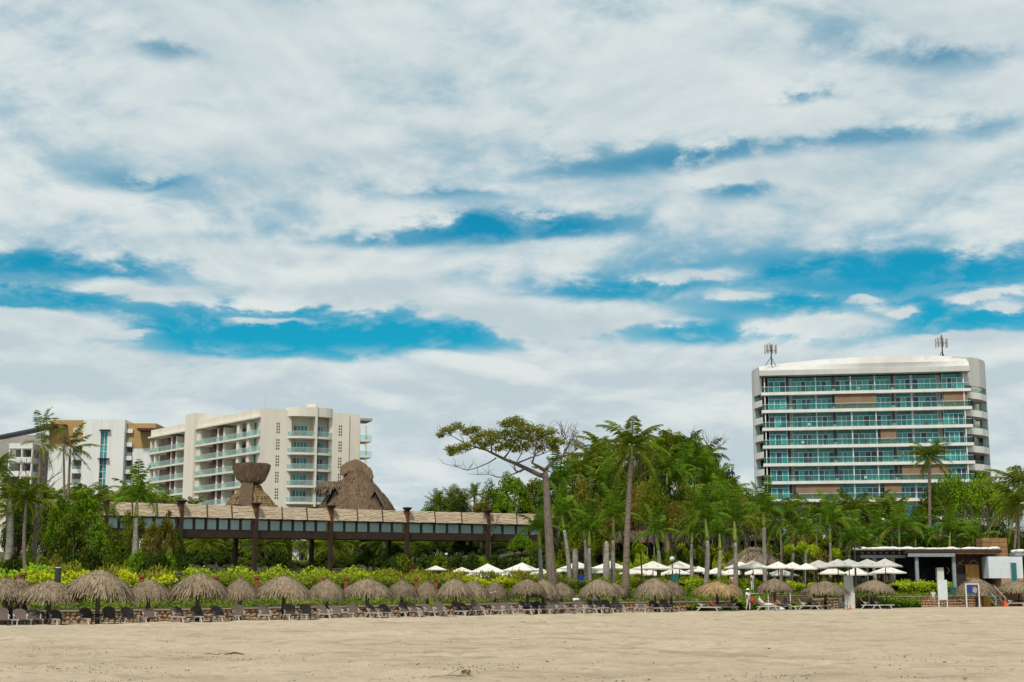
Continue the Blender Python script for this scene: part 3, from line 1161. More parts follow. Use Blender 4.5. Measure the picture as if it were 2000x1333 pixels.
# ================================================================== white and ochre hotel (far left)
def build_ochre_hotel():
    Y = 346.0
    base = 9.0
    X0 = XP(93, Y, 30)
    t = thing('ochre_hotel', (X0, Y, base))
    tag(t, 'white and ochre hotel with a tall teal window strip, far left', 'building')
    x = lambda px: XP(px, Y, 30) - X0
    z = lambda py: P(150, py, Y).z - base
    m = MB()
    m.box(x(93), x(140), 0, 14, 0, z(872))
    m.build('white_wall', M['coolwhite'], t)
    m = MB()
    m.box(x(256), x(293), .3, 14, 0, z(875))
    m.build('white_wall', M['coolwhite'], t)
    m = MB()
    m.box(x(-90), x(93) - .01, 6, 16, 0, z(875))
    m.build('white_wall', M['coolwhite'], t)
    m = MB()
    m.box(x(92), x(160.5), -.08, 14, z(872) + .002, z(821))
    m.build('ochre_wall', M['ochre'], t)
    m = MB()
    m.box(x(243.5), x(300), .2, 14, z(875) + .002, z(827))
    m.build('ochre_wall', M['ochre'], t)
    m = MB()
    w0, w1 = x(197), x(210)
    m.box(x(162), w0, -1.6, 10, 0, z(821))
    m.box(w1, x(243), -1.6, 10, 0, z(821.3))
    m.box(w0 - .002, w1 + .002, -1.5, 10, z(843), z(821.2))
    m.box(w0, w1, -.9, 9, 0, z(843))
    m.build('white_tower', M['coolwhite'], t)
    m, f = MB(), MB()
    zz = z(843.5)
    n = 0
    while zz > 2:
        for j in range(2):
            u0 = w0 + (w1 - w0) * j / 2 + .06
            u1 = w0 + (w1 - w0) * (j + 1) / 2 - .06
            m.add([(u0, -1.2, zz - 1.55), (u1, -1.2, zz - 1.55), (u1, -1.2, zz - .08), (u0, -1.2, zz - .08)], [(0, 1, 2, 3)])
        f.box(w0, w1, -1.28, -1.12, zz - .08, zz + .04)
        zz -= 1.65
    f.box((w0 + w1) / 2 - .06, (w0 + w1) / 2 + .06, -1.27, -1.13, 0, z(843.5))
    w_ = m.build('stair_window', M['teal_pane'], t)
    f.build('window_frame', M['rail_metal'], w_)
    for py in (843.5, 899, 952):
        m = MB()
        m.box(w0 - .3, w1 + .7, -2.4, -1.2, z(py) + .05, z(py) + .28)
        m.build('window_canopy', M['dark_metal'], t)
    # recessed balconies left and right of the tower
    for (a, b, ys) in ((140, 162.5, (845, 871.5, 898, 924.5, 951)), (243, 256, (846, 872.5, 899, 925.5, 952))):
        m = MB()
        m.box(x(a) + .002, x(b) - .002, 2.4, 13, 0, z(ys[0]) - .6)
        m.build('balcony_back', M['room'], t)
        for py in ys:
            zt = z(py)
            m = MB()
            m.box(x(a) + .003, x(b) - .003, -.4, 2.39, zt - .05, zt + .95)
            m.build('balcony_parapet', M['coolwhite'], t)
            m = MB()
            m.box(x(a) + (x(b) - x(a)) * .5, x(b) - .3, 2.3, 2.385, zt - 3.2, zt - .9)
            m.build('balcony_door', M['void'], t)
            m = MB()
            m.box(x(a) + .02, x(b) - .02, -.2, -.16, zt - 2.33, zt - 1.5)
            m.build('glass_balustrade', M['pale_glass'], t)
    for a, b, py in ((84, 127, 833), (269, 322, 841)):
        m = MB()
        m.box(x(a), x(b), -2.6, 6, z(py) - .25, z(py) + .3)
        m.build('roof_slab', M['redwood'], t)
    # the wing at the very left with its dark sloping roof
    m = MB()
    pts = [(-60, 862), (0, 853), (60, 841), (96, 832)]
    for (a, pa), (b, pb) in zip(pts, pts[1:]):
        m.add([(x(a), -3, z(pa) - .5), (x(b), -3, z(pb) - .5), (x(b), -3, z(pb)), (x(a), -3, z(pa)), (x(a), 1.5, z(pa) - .5), (x(b), 1.5, z(pb) - .5), (x(b), 1.5, z(pb)), (x(a), 1.5, z(pa))],
              [(0, 1, 2, 3), (7, 6, 5, 4), (3, 2, 6, 7), (1, 0, 4, 5)])
    m.build('sloping_roof', M['navy'], t)
    m = MB()
    m.box(x(-50), x(92), 4.5, 5.98, 0, z(846))
    m.build('wing_wall', M['taupe'], t)
    for py in (878, 905, 932, 959):
        m = MB()
        m.box(x(20), x(66), -2, 4.49, z(py), z(py) + 1.3)
        sl = m.build('wing_balcony', M['coolwhite'], t)
        for a in (20, 44, 64):
            m = MB()
            m.box(x(a), x(a + 2.2), -1.9, -.9, z(py) - 2.05, z(py) - .002)
            m.build('wing_column', M['coolwhite'], t)
        m = MB()
        m.box(x(23), x(43), 2, 4.4, z(py) - 2.04, z(py) - .01)
        m.build('partition', M['room'], t)
    m = MB()
    m.box(x(-60), x(19), -1, 4.4, 0, z(925))
    m.build('low_wing', M['cream_light'], t)


build_ochre_hotel()


# ================================================================== lobby under the bridge
def build_lobby():
    Y = 215.0
    X0 = XP(480, Y, 8)
    g = gz(X0, Y)
    t = thing('lobby_pavilion', (X0, Y, g))
    tag(t, 'low white pavilion with dark openings and columns seen under the timber bridge', 'building')
    x = lambda px: XP(px, Y, 8) - X0
    z = lambda py: P(600, py, Y).z - g
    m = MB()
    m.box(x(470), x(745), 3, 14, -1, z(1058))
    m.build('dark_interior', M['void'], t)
    m = MB()
    m.box(x(465), x(750), -1, 15, z(1058) + .002, z(1050))
    m.build('roof', M['white'], t)
    for a, b in ((480, 489), (549, 553), (571, 584), (601, 606), (700, 716)):
        m = MB()
        m.box(x(a), x(b), 0, 1.2, -1, z(1058))
        m.build('column', M['white'], t)
    m = MB()
    m.box(x(571), x(606), 1.21, 2.99, -1, z(1063))
    m.build('white_wall', M['white'], t)
    m, f = MB(), MB()
    for j in range(2):
        for k in range(3):
            c0 = x(586) + (x(600) - x(586)) * j / 2
            c1 = c0 + (x(600) - x(586)) / 2 - .06
            z0 = z(1102) + (z(1080) - z(1102)) * k / 3
            m.add([(c0, 1.15, z0), (c1, 1.15, z0), (c1, 1.15, z0 + .5), (c0, 1.15, z0 + .5)], [(0, 1, 2, 3)])
    m.build('window', M['teal_tran'], t)
    m = MB()
    m.box(x(500), x(548), 2.8, 2.98, z(1088), z(1085))
    m.box(x(500), x(548), 2.8, 2.98, z(1078), z(1076))
    m.build('lintel', M['white'], t)
    m = MB()
    m.box(x(520), x(760), -9, -8.6, -1.4, z(1097))
    tag(m.build('garden_wall', M['plank'], None, (X0, Y, g)), 'low brown garden wall in front of the white pavilion', 'wall')


build_lobby()


# ================================================================== thatched towers behind the bridge
def thatch_shell(prof, n, strips, mat_, sx=1, sy=1, length=(.5, 1.1), width=.09, droop=.15, core=None, ragged=.25, rough=.09):
    """strips of thatch laid down the slope of a lathe profile [(r,z) from top to bottom]"""
    prof = [Vector((r, z)) for r, z in prof]
    seg = [(b - a).length * (a.x + b.x + .15) for a, b in zip(prof, prof[1:])]
    tot = sum(seg)
    vs, fs = [], []
    for i in range(strips):
        u = nr.uniform(0, tot)
        j = 0
        while u > seg[j] and j < len(seg) - 1:
            u -= seg[j]
            j += 1
        a, b = prof[j], prof[j + 1]
        tpos = nr.uniform(0, 1)
        p = a.lerp(b, tpos)
        d = (b - a).normalized()
        nrm = Vector((-d.y, d.x)) if d.x >= 0 else Vector((-d.y, d.x))
        if nrm.x < 0 and abs(d.y) > .3:
            nrm = -nrm
        L = nr.uniform(*length)
        ang = nr.uniform(0, 2 * math.pi)
        lift = nr.uniform(.0, rough)
        q = p + d * L + nrm * nr.uniform(-.02, .12)
        q.y -= droop * L * nr.uniform(.3, 1.4)
        p = p + nrm * lift
        w = width * nr.uniform(.6, 1.5)
        sk = nr.uniform(-.12, .12)
        ca, sa = math.cos(ang), math.sin(ang)
        cb, sb = math.cos(ang + sk), math.sin(ang + sk)
        tx, ty = -sa * w / 2, ca * w / 2
        k = len(vs)
        vs += [(p.x * ca * sx + tx, p.x * sa * sy + ty, p.y), (p.x * ca * sx - tx, p.x * sa * sy - ty, p.y),
               (q.x * cb * sx - tx * .5, q.x * sb * sy - ty * .5, q.y), (q.x * cb * sx + tx * .5, q.x * sb * sy + ty * .5, q.y)]
        fs.append((k, k + 1, k + 2, k + 3))
    return mesh_np('thatch', vs, fs, mat_)


def core_mesh(prof, n=20, sx=1, sy=1, m_=None):
    m = MB()
    m.lathe(list(reversed(prof)), n, sx=sx, sy=sy)
    return m.mesh('thatch_lining', m_ or M['thatch_core'], True)


M['thatch_crest'] = mat('crest_thatch', (.06, .04, .024), (.24, .165, .09), .9, 2.0, island=.65)
M['thatch_mix'] = mat('half_done_thatch', (.07, .045, .025), (.33, .22, .10), .9, 2.0, island=.65)


def build_palapas():
    Y = 200.0
    # the half-finished one with the flared square cap
    c = G(486, Y)
    t = thing('thatched_tower', c)
    tag(t, 'unfinished thatched tower with a flared brown cap and bare lattice, left of the other', 'palapa')
    zz = lambda py: P(486, py, Y).z - c.z
    s = 13.7
    zc0, zc1, zn, ze = zz(905), zz(938), zz(956), zz(1000)
    m = MB()
    vs = []
    for (hw, hd, z) in ((2.45, 1.5, zc0 - .15), (2.3, 1.4, zc0 - 1.0), (1.75, 1.15, zc1), (1.25, .9, zc1 - .5)):
        vs += [(-hw, -hd, z), (0, -hd - .7, z + .12), (hw, -hd, z), (hw, hd, z), (-hw, hd, z)]
    fs = [(0, 1, 2, 3, 4)]
    for i in range(3):
        for k in range(5):
            fs.append((i * 5 + k, i * 5 + (k + 1) % 5, (i + 1) * 5 + (k + 1) % 5, (i + 1) * 5 + k))
    m.add(vs, fs)
    cap = m.build('cap', M['thatch_dark'], t)
    # ragged reeds over the cap
    pv, pf = [], []
    for i in range(900):
        u = rng.uniform(-1, 1)
        t0 = rng.random()
        zt = zc0 - .1 - t0 * (zc0 - zc1) * .8
        hw = 2.5 - 1.0 * max(0, (zc0 - zt - .8) / (zc0 - zc1))
        yb = -1.5 - .7 * (1 - abs(u)) + .25 * t0 - .06 - rng.random() * .1
        x0 = u * hw
        k = len(pv)
        L = rng.uniform(.4, .9)
        pv += [(x0, yb, zt), (x0 + .08, yb, zt), (x0 * .94 + .06, yb + .1, zt - L), (x0 * .94, yb + .1, zt - L)]
        pf.append((k, k + 1, k + 2, k + 3))
    put('cap_reeds', mesh_np('cap_reeds', pv, pf, M['thatch_dark']), t)['kind'] = 'stuff'
    # spine and lattice cone
    prof = [(1.25, zn + .6), (1.7, zn - .3), (2.5, zz(970)), (3.3, zz(985)), (4.2, ze), (4.9, ze - 1.5)]
    put('roof_lining', core_mesh([(1.0, zn + 1.4), (1.4, zn - .2), (2.2, zz(970)), (3.0, zz(985)), (3.9, ze), (4.6, ze - 1.5)], 18), t)
    m = MB()
    m.add([(-.9, -1.1, zc1 + .3), (.5, -1.2, zc1 + .3), (1.0, -5.0, ze - 1), (-1.2, -5.0, ze - 1)], [(0, 3, 2, 1)])
    m.add([(-.9, -1.0, zc1 + .3), (.5, -1.1, zc1 + .3), (1.0, -4.8, ze - 1), (-1.2, -4.8, ze - 1)], [(0, 1, 2, 3)])
    m.build('thatched_spine', M['thatch_core'], t)
    m = MB()
    for i in range(26):
        a = i * 2 * math.pi / 26
        m.tube([(r * math.cos(a), r * math.sin(a), z) for r, z in prof], .06, 4)
    for i in range(14):
        z = zn + .2 - i * (zn - ze + 1.4) / 14
        r = lerp([(p[1], p[0]) for p in reversed(prof)], z) + .05
        m.tube([(r * math.cos(a * .3491), r * math.sin(a * .3491), z + rng.uniform(-.1, .1)) for a in range(19)], .05, 4)
    m.build('lattice', M['thatch_gold'], t)['kind'] = 'stuff'
    put('thatch', thatch_shell(prof, 20, 2200, M['thatch_mix'], length=(.4, 1.0), width=.11), t)
    m = MB()
    m.lathe([(4.2, -1), (4.2, ze - 1)], 12)
    m.build('drum_wall', M['darkwood'], t)

    c = G(694, Y)
    t = thing('thatched_tower', c)
    tag(t, 'tall thatched tower with a windblown crest and dormers, behind the middle of the bridge', 'palapa')
    zz = lambda py: P(694, py, Y).z - c.z
    prof = [(.8, zz(914)), (1.35, zz(928)), (2.3, zz(945)), (3.5, zz(963)), (4.5, zz(980)), (5.6, zz(1003)), (6.3, zz(1022))]
    put('roof_lining', core_mesh(prof, 24), t)
    put('thatch', thatch_shell(prof, 24, 7500, M['thatch_dark'], length=(.5, 1.7), width=.15, droop=.35, rough=.28), t)
    # crest: a shaggy cap combed to the right
    zt = zz(897)
    # a saddle-backed ridge with long reeds hanging off both sides
    ridge = lambda u: Vector((2.1 * u - .1, 0, zt - .75 * u * u - (.75 * u if u > 0 else .15 * -u)))
    pv, pf = [], []
    for i in range(1500):
        u = nr.uniform(-1, 1)
        sd = -1 if nr.uniform() < .6 else 1
        p = ridge(u)
        k0 = nr.uniform(0, .9)
        L = nr.uniform(.45, 1.15)
        a0 = Vector((p.x * (1 - .08 * k0), sd * (.12 + .85 * k0), p.z - k0 * 1.05))
        a1 = a0 + Vector((u * .25 + nr.uniform(-.15, .15), sd * L * .35, -L * .9))
        k = len(pv)
        w = nr.uniform(.06, .14)
        pv += [a0, a0 + Vector((w, 0, 0)), a1 + Vector((w * .5, 0, 0)), a1]
        pf.append((k, k + 1, k + 2, k + 3))
    put('crest', mesh_np('crest', [tuple(v) for v in pv], pf, M['thatch_crest']), t)
    m = MB()
    vs = []
    for i in range(9):
        u = -1 + i / 4
        p = ridge(u)
        vs += [(p.x, 0, p.z - .06), (p.x * .92, -.85, p.z - 1.1), (p.x * .75, -.7, p.z - 1.7), (p.x * .75, .7, p.z - 1.7), (p.x * .92, .85, p.z - 1.1)]
    fs = [(i * 5 + j, (i + 1) * 5 + j, (i + 1) * 5 + (j + 1) % 5, i * 5 + (j + 1) % 5) for i in range(8) for j in range(5)] + [tuple(range(5)), tuple(reversed(range(40, 45)))]
    m.add(vs, fs)
    m.build('crest_core', M['thatch_core'], t)
    for dx, py in ((-2.6, 956), (2.9, 963)):
        z1 = zz(py)
        m = MB()
        w = 1.25
        y0 = -2.2
        m.add([(dx - w, y0 - 1.9, z1 - 2.2), (dx, y0 - 1.6, z1), (dx + w, y0 - 1.9, z1 - 2.2), (dx - w, y0 + 2, z1 - 1.4), (dx, y0 + 2, z1 + .3), (dx + w, y0 + 2, z1 - 1.4)],
              [(0, 1, 4, 3), (1, 2, 5, 4)])
        m.add([(dx - w * .8, y0 - 1.5, z1 - 2.3), (dx, y0 - 1.3, z1 - .35), (dx + w * .8, y0 - 1.5, z1 - 2.3)], [(0, 2, 1)], 1)
        m.build('dormer', [M['thatch_dark'], M['void']], t)
    # the low side roof at its left
    prof2 = [(.1, 1.0), (1.2, .95), (2.2, .3), (2.5, -.3)]
    e = put('side_roof', thatch_shell(prof2, 16, 500, M['thatch_dark'], length=(.4, .9), width=.12), t, (-3.4, -.5, zz(956)))
    put('side_lining', core_mesh(prof2, 14), e)
    m = MB()
    m.lathe([(5.0, -1), (5.0, zz(1020))], 14)
    m.build('drum_wall', M['darkwood'], t)
    # small thatched roof on the umbrella terrace
    Y3 = 142.0
    c = G(1476, Y3)
    t = thing('thatched_hut', c)
    tag(t, 'small conical thatched hut roof rising behind the white umbrellas', 'palapa')
    zz = lambda py: P(1476, py, Y3).z - c.z
    prof = [(.45, zz(1070)), (.9, zz(1074)), (1.7, zz(1085)), (2.4, zz(1096)), (2.7, zz(1102))]
    put('thatch', thatch_shell(prof, 16, 1400, M['thatch'], length=(.35, .7), width=.09), t)
    put('roof_lining', core_mesh(prof, 16), t)
    for a in range(4):
        m = MB()
        m.tube([(1.7 * math.cos(a * 1.571 + .7), 1.7 * math.sin(a * 1.571 + .7), -.1), (1.7 * math.cos(a * 1.571 + .7), 1.7 * math.sin(a * 1.571 + .7), zz(1093))], .09, 6)
        m.build('post', M['pole'], t)


build_palapas()


# ================================================================== timber bridge with reed screens
def build_bridge():
    px = [62, 203, 350, 497, 644, 793, 951, 1115]
    Yb = [136, 143, 150, 157, 164.5, 172, 180, 188]
    zb = [P(350, 1050, 150).z + .17 * (i - 2) for i in range(len(px))]
    pts = [Vector((XP(p, y, z), y, z)) for p, y, z in zip(px, Yb, zb)]
    t = thing('timber_bridge', (pts[0].x, pts[0].y, 0))
    tag(t, 'long raised timber footbridge with glass panels and reed screens on dark posts', 'bridge')
    o = Vector((pts[0].x, pts[0].y, 0))
    for i, p in enumerate(pts):
        d = (pts[min(i + 1, len(pts) - 1)] - pts[max(i - 1, 0)])
        d.z = 0
        d.normalize()
        back = Vector((-d.y, d.x, 0)) * 3.3
        for q, hh in ((p - back * .05, 3.75), (p + back * 1.05, 3.7)):
            q = q - o
            g = gz(q.x + o.x, q.y + o.y)
            m = MB()
            m.box(-.21, .21, -.21, .21, g - .5, q.z + 1.9)
            po = m.build('post', M['darkwood'], t, (q.x, q.y, 0), (0, 0, math.atan2(d.y, d.x)))
            m = MB()
            m.box(-.20, .20, -.20, .20, q.z + 1.902, q.z + hh - .32)
            m.build('post_head', M['rustwood'], po)
            m = MB()
            m.lathe([(.28, q.z + hh - .318), (.52, q.z + hh - .05), (.62, q.z + hh + .02), (.6, q.z + hh + .10), (.3, q.z + hh + .14)], 8)
            m.build('post_cap', M['darkwood'], po)
    for i in range(len(pts) - 1):
        a, b = pts[i] - o, pts[i + 1] - o
        d = b - a
        L = Vector((d.x, d.y, 0)).length
        dn = Vector((d.x, d.y, 0)) / L
        back = Vector((-dn.y, dn.x, 0))
        ang = math.atan2(dn.y, dn.x)
        sl = d.z / L
        # local frame: x along the bay, y across (away), z up; sheared by the slight ramp
        e_loc = (a.x, a.y, a.z)
        rot = (0, -math.atan(sl), ang)

        def part(m, nm, mt):
            return m.build(nm, mt, t, e_loc, rot)
        m = MB()
        m.box(.02, L - .02, -.05, .25, 0, .78)
        part(m, 'deck_beam', M['darkwood'])
        m = MB()
        m.box(.02, L - .02, 3.05, 3.35, 0, .78)
        part(m, 'deck_beam', M['darkwood'])
        m = MB()
        n = 24
        for j in range(n):
            m.box(.02 + (L - .04) * j / n, .02 + (L - .04) * (j + 1) / n - .03, .251, 3.049, .58, .66)
        part(m, 'deck_planks', M['plank'])['kind'] = 'stuff'
        # glass panels between slim posts
        for side, y in ((0, .1), (1, 3.2)):
            n = 6
            for j in range(n):
                x0 = .34 + (L - .68) * j / n
                x1 = .34 + (L - .68) * (j + 1) / n
                f = MB()
                f.box(x0 - .14, x0 + .14, y - .1, y + .1, .785, 2.1)
                f.box(x0 + .16, x1 - .16, y - .05, y + .05, 1.93, 2.02)
                f.box(x0 + .16, x1 - .16, y - .05, y + .05, .80, .88)
                fo = part(f, 'panel_frame', M['darkwood'])
                if side == 0:
                    m = MB()
                    m.box(x0 + .17, x1 - .17, y - .015, y + .015, .885, 1.925)
                    m.build('glass_pane', M['bridge_glass'], fo)
        # reed screens: boards with frayed edges, flared outwards
        for side in (0, 1):
            n = 3
            for j in range(n):
                x0 = .12 + (L - .1) * j / n
                x1 = .12 + (L - .1) * (j + 1) / n - .16
                y0, y1 = (-.35, .25) if side == 0 else (3.65, 3.05)
                m = MB()
                K = 9
                for k in range(K):
                    t0, t1 = k / K, (k + 1) / K
                    za, zb_ = 2.12 + 1.38 * t0, 2.12 + 1.38 * t1 - .015
                    ya, yb = y0 + (y1 - y0) * t0, y0 + (y1 - y0) * t1
                    sh = .30
                    w1 = rng.uniform(-.03, .03)
                    seg = 4
                    for q in range(seg):
                        u0 = x0 + (x1 - x0) * q / seg
                        u1 = x0 + (x1 - x0) * (q + 1) / seg
                        wob = [rng.uniform(-.035, .035) for _ in range(2)]
                        m.add([(u0 + sh * t0, ya, za + wob[0]), (u1 + sh * t0, ya, za + wob[1]), (u1 + sh * t1, yb, zb_ + wob[1]), (u0 + sh * t1, yb, zb_ + wob[0]),
                               (u0 + sh * t0, ya + .05, za + wob[0]), (u1 + sh * t0, ya + .05, za + wob[1]), (u1 + sh * t1, yb + .05, zb_ + wob[1]), (u0 + sh * t1, yb + .05, zb_ + wob[0])],
                              [(0, 1, 2, 3), (7, 6, 5, 4), (3, 2, 6, 7), (1, 0, 4, 5), (0, 3, 7, 4), (1, 5, 6, 2)])
                part(m, 'reed_screen', M['reed'])
                m = MB()
                m.bar((x1 + .08, y0 - .03, 2.05), (x1 + .38, y1 - .03, 3.55), .09, .09)
                if side == 0:
                    m.bar((x1 + .08, y0, 2.06), (x1 + .08, 3.3, 2.06), .1, .12)
                    m.bar((x1 + .3, y1, 3.3), (x1 + .3, 3.8, 3.3), .1, .12)
                part(m, 'rafter', M['darkwood'])['kind'] = 'stuff'
    # the walkway goes on along the hillside
    W0 = G(1120, 186)
    W1 = G(1500, 172)
    z = P(1300, 1054, 180).z
    t = thing('hillside_walkway', (W0.x, W0.y, z), math.atan2(W1.y - W0.y, W1.x - W0.x))
    tag(t, 'weathered timber walkway with picket rail cut into the jungle hillside', 'walkway')
    L = (Vector((W1.x, W1.y)) - Vector((W0.x, W0.y))).length
    m = MB()
    m.box(0, L, 0, 2.6, -.35, 0)
    m.build('deck', M['plank'], t)
    m = MB()
    n = int(L / .22)
    for j in range(n):
        m.box(L * j / n, L * j / n + .12, .02, .08, .002, 1.0)
    m.build('picket', M['palewood'], t)['kind'] = 'stuff'
    m = MB()
    m.box(0, L, -.01, .12, 1.0, 1.12)
    m.build('handrail', M['palewood'], t)
    for j in range(9):
        m = MB()
        m.box(L * j / 8.5, L * j / 8.5 + .3, .3, .6, -4.5, -.352)
        m.build('post', M['darkwood'], t)
    m = MB()
    m.box(0, L, 2.4, 2.7, -4.5, -.352)
    m.build('under_deck_shade', M['soil'], t)  # dark sheet standing in for the shadow under the deck


build_bridge()

# ================================================================== plants
def frond_arrays(L, el, droop, ll, nl, ldroop, plume=0.0, wind=0.0, wid=1.0, gap=0.0):
    """one palm leaf: arching midrib along +X with two combs of leaflets"""
    n = 12
    pts = [np.zeros(3)]
    tang = []
    for i in range(n):
        t = (i + .5) / n
        a = R(el - droop * t ** 1.25)
        tg = np.array([math.cos(a), 0, math.sin(a)])
        tang.append(tg)
        pts.append(pts[-1] + tg * L / n)
    pts = np.array(pts)
    v, f = [], []
    # midrib: a thin three-sided tapering strip
    for i in range(n):
        w0, w1 = .055 * (1 - i / n) + .012, .055 * (1 - (i + 1) / n) + .012
        a, b = pts[i], pts[i + 1]
        k = len(v)
        v += [a + (0, w0, 0), a - (0, w0, 0), b - (0, w1, 0), b + (0, w1, 0)]
        f.append((k, k + 1, k + 2, k + 3))
    for j in range(nl):
        t = .10 + .90 * (j + nr.uniform(-.2, .2)) / nl
        if nr.uniform() < gap:
            continue
        x = min(max(t * n, 0), n - .001)
        i = int(x)
        p = pts[i] + (pts[i + 1] - pts[i]) * (x - i)
        tg = tang[i]
        up = np.cross(tg, np.array([0, 1, 0])) * -1
        if up[2] < 0 and abs(tg[2]) < .95:
            up = -up
        prof = math.sin(math.pi * min(1, .12 + t * .86)) ** .55
        for sd in (-1, 1):
            l = ll * prof * nr.uniform(.8, 1.15)
            dr = tg * (.45 + .35 * t) + np.array([0, sd * 1.0, 0]) + up * nr.uniform(-.15, .25 + plume) + np.array([0, 0, -ldroop * nr.uniform(.6, 1.3)])
            if plume:
                dr += nr.normal(size=3) * plume * .5
            dr[1] += wind
            dr /= np.linalg.norm(dr)
            w = tg * (L / nl * .55 * wid)
            tip = p + dr * l + np.array([0, 0, -ldroop * l * .3])
            midp = p + dr * l * .55
            k = len(v)
            v += [p - w * .5, p + w * .5, midp + w * .55, tip]
            f.append((k, k + 1, k + 2, k + 3))
    return np.array(v), np.array(f, np.int32)


KINDS = {
    'coconut': dict(L=4.3, els=[68, 58, 46, 32, 16, 0, -18, -40], droops=[66, 74, 76, 74, 70, 62, 48, 30], ll=.95, nl=34, ldroop=.55, n=22, plume=.05),
    'royal': dict(L=3.4, els=[82, 66, 54, 42, 28, 8], droops=[36, 66, 88, 100, 105, 95], ll=.82, nl=24, ldroop=.50, n=13, plume=.14),
    'scraggly': dict(L=3.3, els=[80, 55, 30, 5, -30, -55], droops=[35, 50, 55, 50, 30, 15], ll=.75, nl=26, ldroop=.55, n=12, plume=.1, gap=.15),
    'fan': dict(L=2.4, els=[80, 60, 40, 20, 0, -20], droops=[20, 30, 35, 40, 40, 30], ll=.85, nl=22, ldroop=.25, n=20, plume=.3),
}
FROND = {}


def fronds(kind, mt):
    key = (kind, mt)
    if key not in FROND:
        k = KINDS[kind]
        out = []
        for e, d in zip(k['els'], k['droops']):
            for _ in range(2):
                v, f = frond_arrays(k['L'] * nr.uniform(.92, 1.08), e + nr.uniform(-5, 5), d, k['ll'], k['nl'], k['ldroop'], k['plume'], 0, 1.0, k.get('gap', 0))
                out.append((v, f, mesh_np('frond', v, f, M[mt])))
        FROND[key] = out
    return FROND[key]


def crown_plan(kind, mt, n=None, lean=None, spread=math.pi):
    k = KINDS[kind]
    n = n or k['n']
    m = len(k['els'])
    plan = []
    for i in range(n):
        cls = min(m - 1, int(i / n * m))
        az = i * 2.39996 + nr.uniform(-.25, .25)
        if lean is not None:
            az = lean + nr.uniform(-spread, spread)
        plan.append((cls * 2 + int(nr.integers(2)), az, nr.uniform(.85, 1.12)))
    return plan


CROWN = {}


def crown_mesh(kind, mt, var):
    key = (kind, mt, var)
    if key not in CROWN:
        fr = fronds(kind, mt)
        V, Fc, b = [], [], 0
        for idx, az, s in crown_plan(kind, mt):
            v, f, _ = fr[idx]
            c, sn = math.cos(az), math.sin(az)
            rot = np.array([[c, -sn, 0], [sn, c, 0], [0, 0, 1]])
            V.append(v @ rot.T * s)
            Fc.append(f + b)
            b += len(v)
        CROWN[key] = mesh_np('crown', np.concatenate(V), np.concatenate(Fc), M[mt])
    return CROWN[key]


def palm(kind, pxb, Y, pxc, pyc, size=1.0, mt='frond', detail=False, bark='palm_bark', r=.2, name=None, lean=None, spread=math.pi, n=None, dead=0, zb=None):
    base = G(pxb, Y)
    top = P(pxc, pyc, Y + nr.uniform(-.5, .5))
    h = top - base
    t = thing(name or {'coconut': 'coconut_palm', 'royal': 'royal_palm', 'scraggly': 'ragged_palm', 'fan': 'fan_palm'}[kind], base)
    K = 10
    bend = nr.uniform(-.25, .25)
    pts, rad = [], []
    royal = kind == 'royal'
    shaft = 1.5 * size if royal else 0
    Lh = h.length
    for i in range(K + 1):
        u = i / K
        p = Vector((h.x * (u ** 1.25), h.y * u, h.z * u))
        p.x += bend * math.sin(math.pi * u)
        pts.append(p)
        if royal:
            rad.append(r * (1.05 + .25 * math.sin(math.pi * min(1, u * 1.3)) - .45 * u))
        else:
            rad.append(r * ((1.5 - 2.5 * u) if u < .16 else 1.1 - .42 * u))
    m = MB()
    if royal:
        us = max(.25, 1 - shaft / Lh)
        kk = max(2, int(us * K))
        m.tube(pts[:kk + 1], rad[:kk + 1], 8)
        m.build('trunk', M[bark], t, smooth=True)
        m = MB()
        q = [pts[kk] + (pts[K] - pts[kk]) * u for u in (-.03, .2, .5, .8, 1.0)]
        m.tube(q, [rad[kk] * 1.02, rad[kk] * 1.2, rad[kk] * 1.0, rad[kk] * .7, rad[kk] * .45], 8)
        m.build('crownshaft', M['crownshaft'], t, smooth=True)
    else:
        m.tube(pts, rad, 8)
        m.build('trunk', M[bark], t, smooth=True)
    tp = pts[-1]
    if detail:
        fr = fronds(kind, mt)
        for idx, az, s in crown_plan(kind, mt, n, lean, spread):
            put('frond', fr[idx][2], t, tp, (0, 0, az), (s * size,) * 3)
        if dead:
            fd = fronds(kind, 'frond_dry')
            for i in range(dead):
                put('dry_frond', fd[-1 - int(nr.integers(4))][2], t, tp - Vector((0, 0, .2)), (0, 0, nr.uniform(0, 6.28)), (size * .85,) * 3)
    else:
        put('crown', crown_mesh(kind, mt, int(nr.integers(6))), t, tp, (nr.uniform(-.16, .16), nr.uniform(-.16, .16), nr.uniform(0, 6.28)), (size * nr.uniform(.88, 1.1), size * nr.uniform(.88, 1.1), size * nr.uniform(.9, 1.15)))
    return t


def broad_arrays(h, r, flat, clumps, per, size, low=.35):
    cs, rs = [], []
    for i in range(clumps):
        a = i * 2.39996 + nr.uniform(-.4, .4)
        q = math.sqrt((i + .5) / clumps)
        rr = q * r * .78
        zc = h * (1 - flat * .5) + (h * flat * .5) * math.cos(q * 1.75) * nr.uniform(.75, 1.0) - r * .25
        zc = max(zc, h * low)
        cs.append((rr * math.cos(a), rr * math.sin(a), zc))
        cr = r * nr.uniform(.26, .40)
        rs.append((cr, cr, cr * nr.uniform(.6, .8)))
    return cs, rs


TREEV = {}


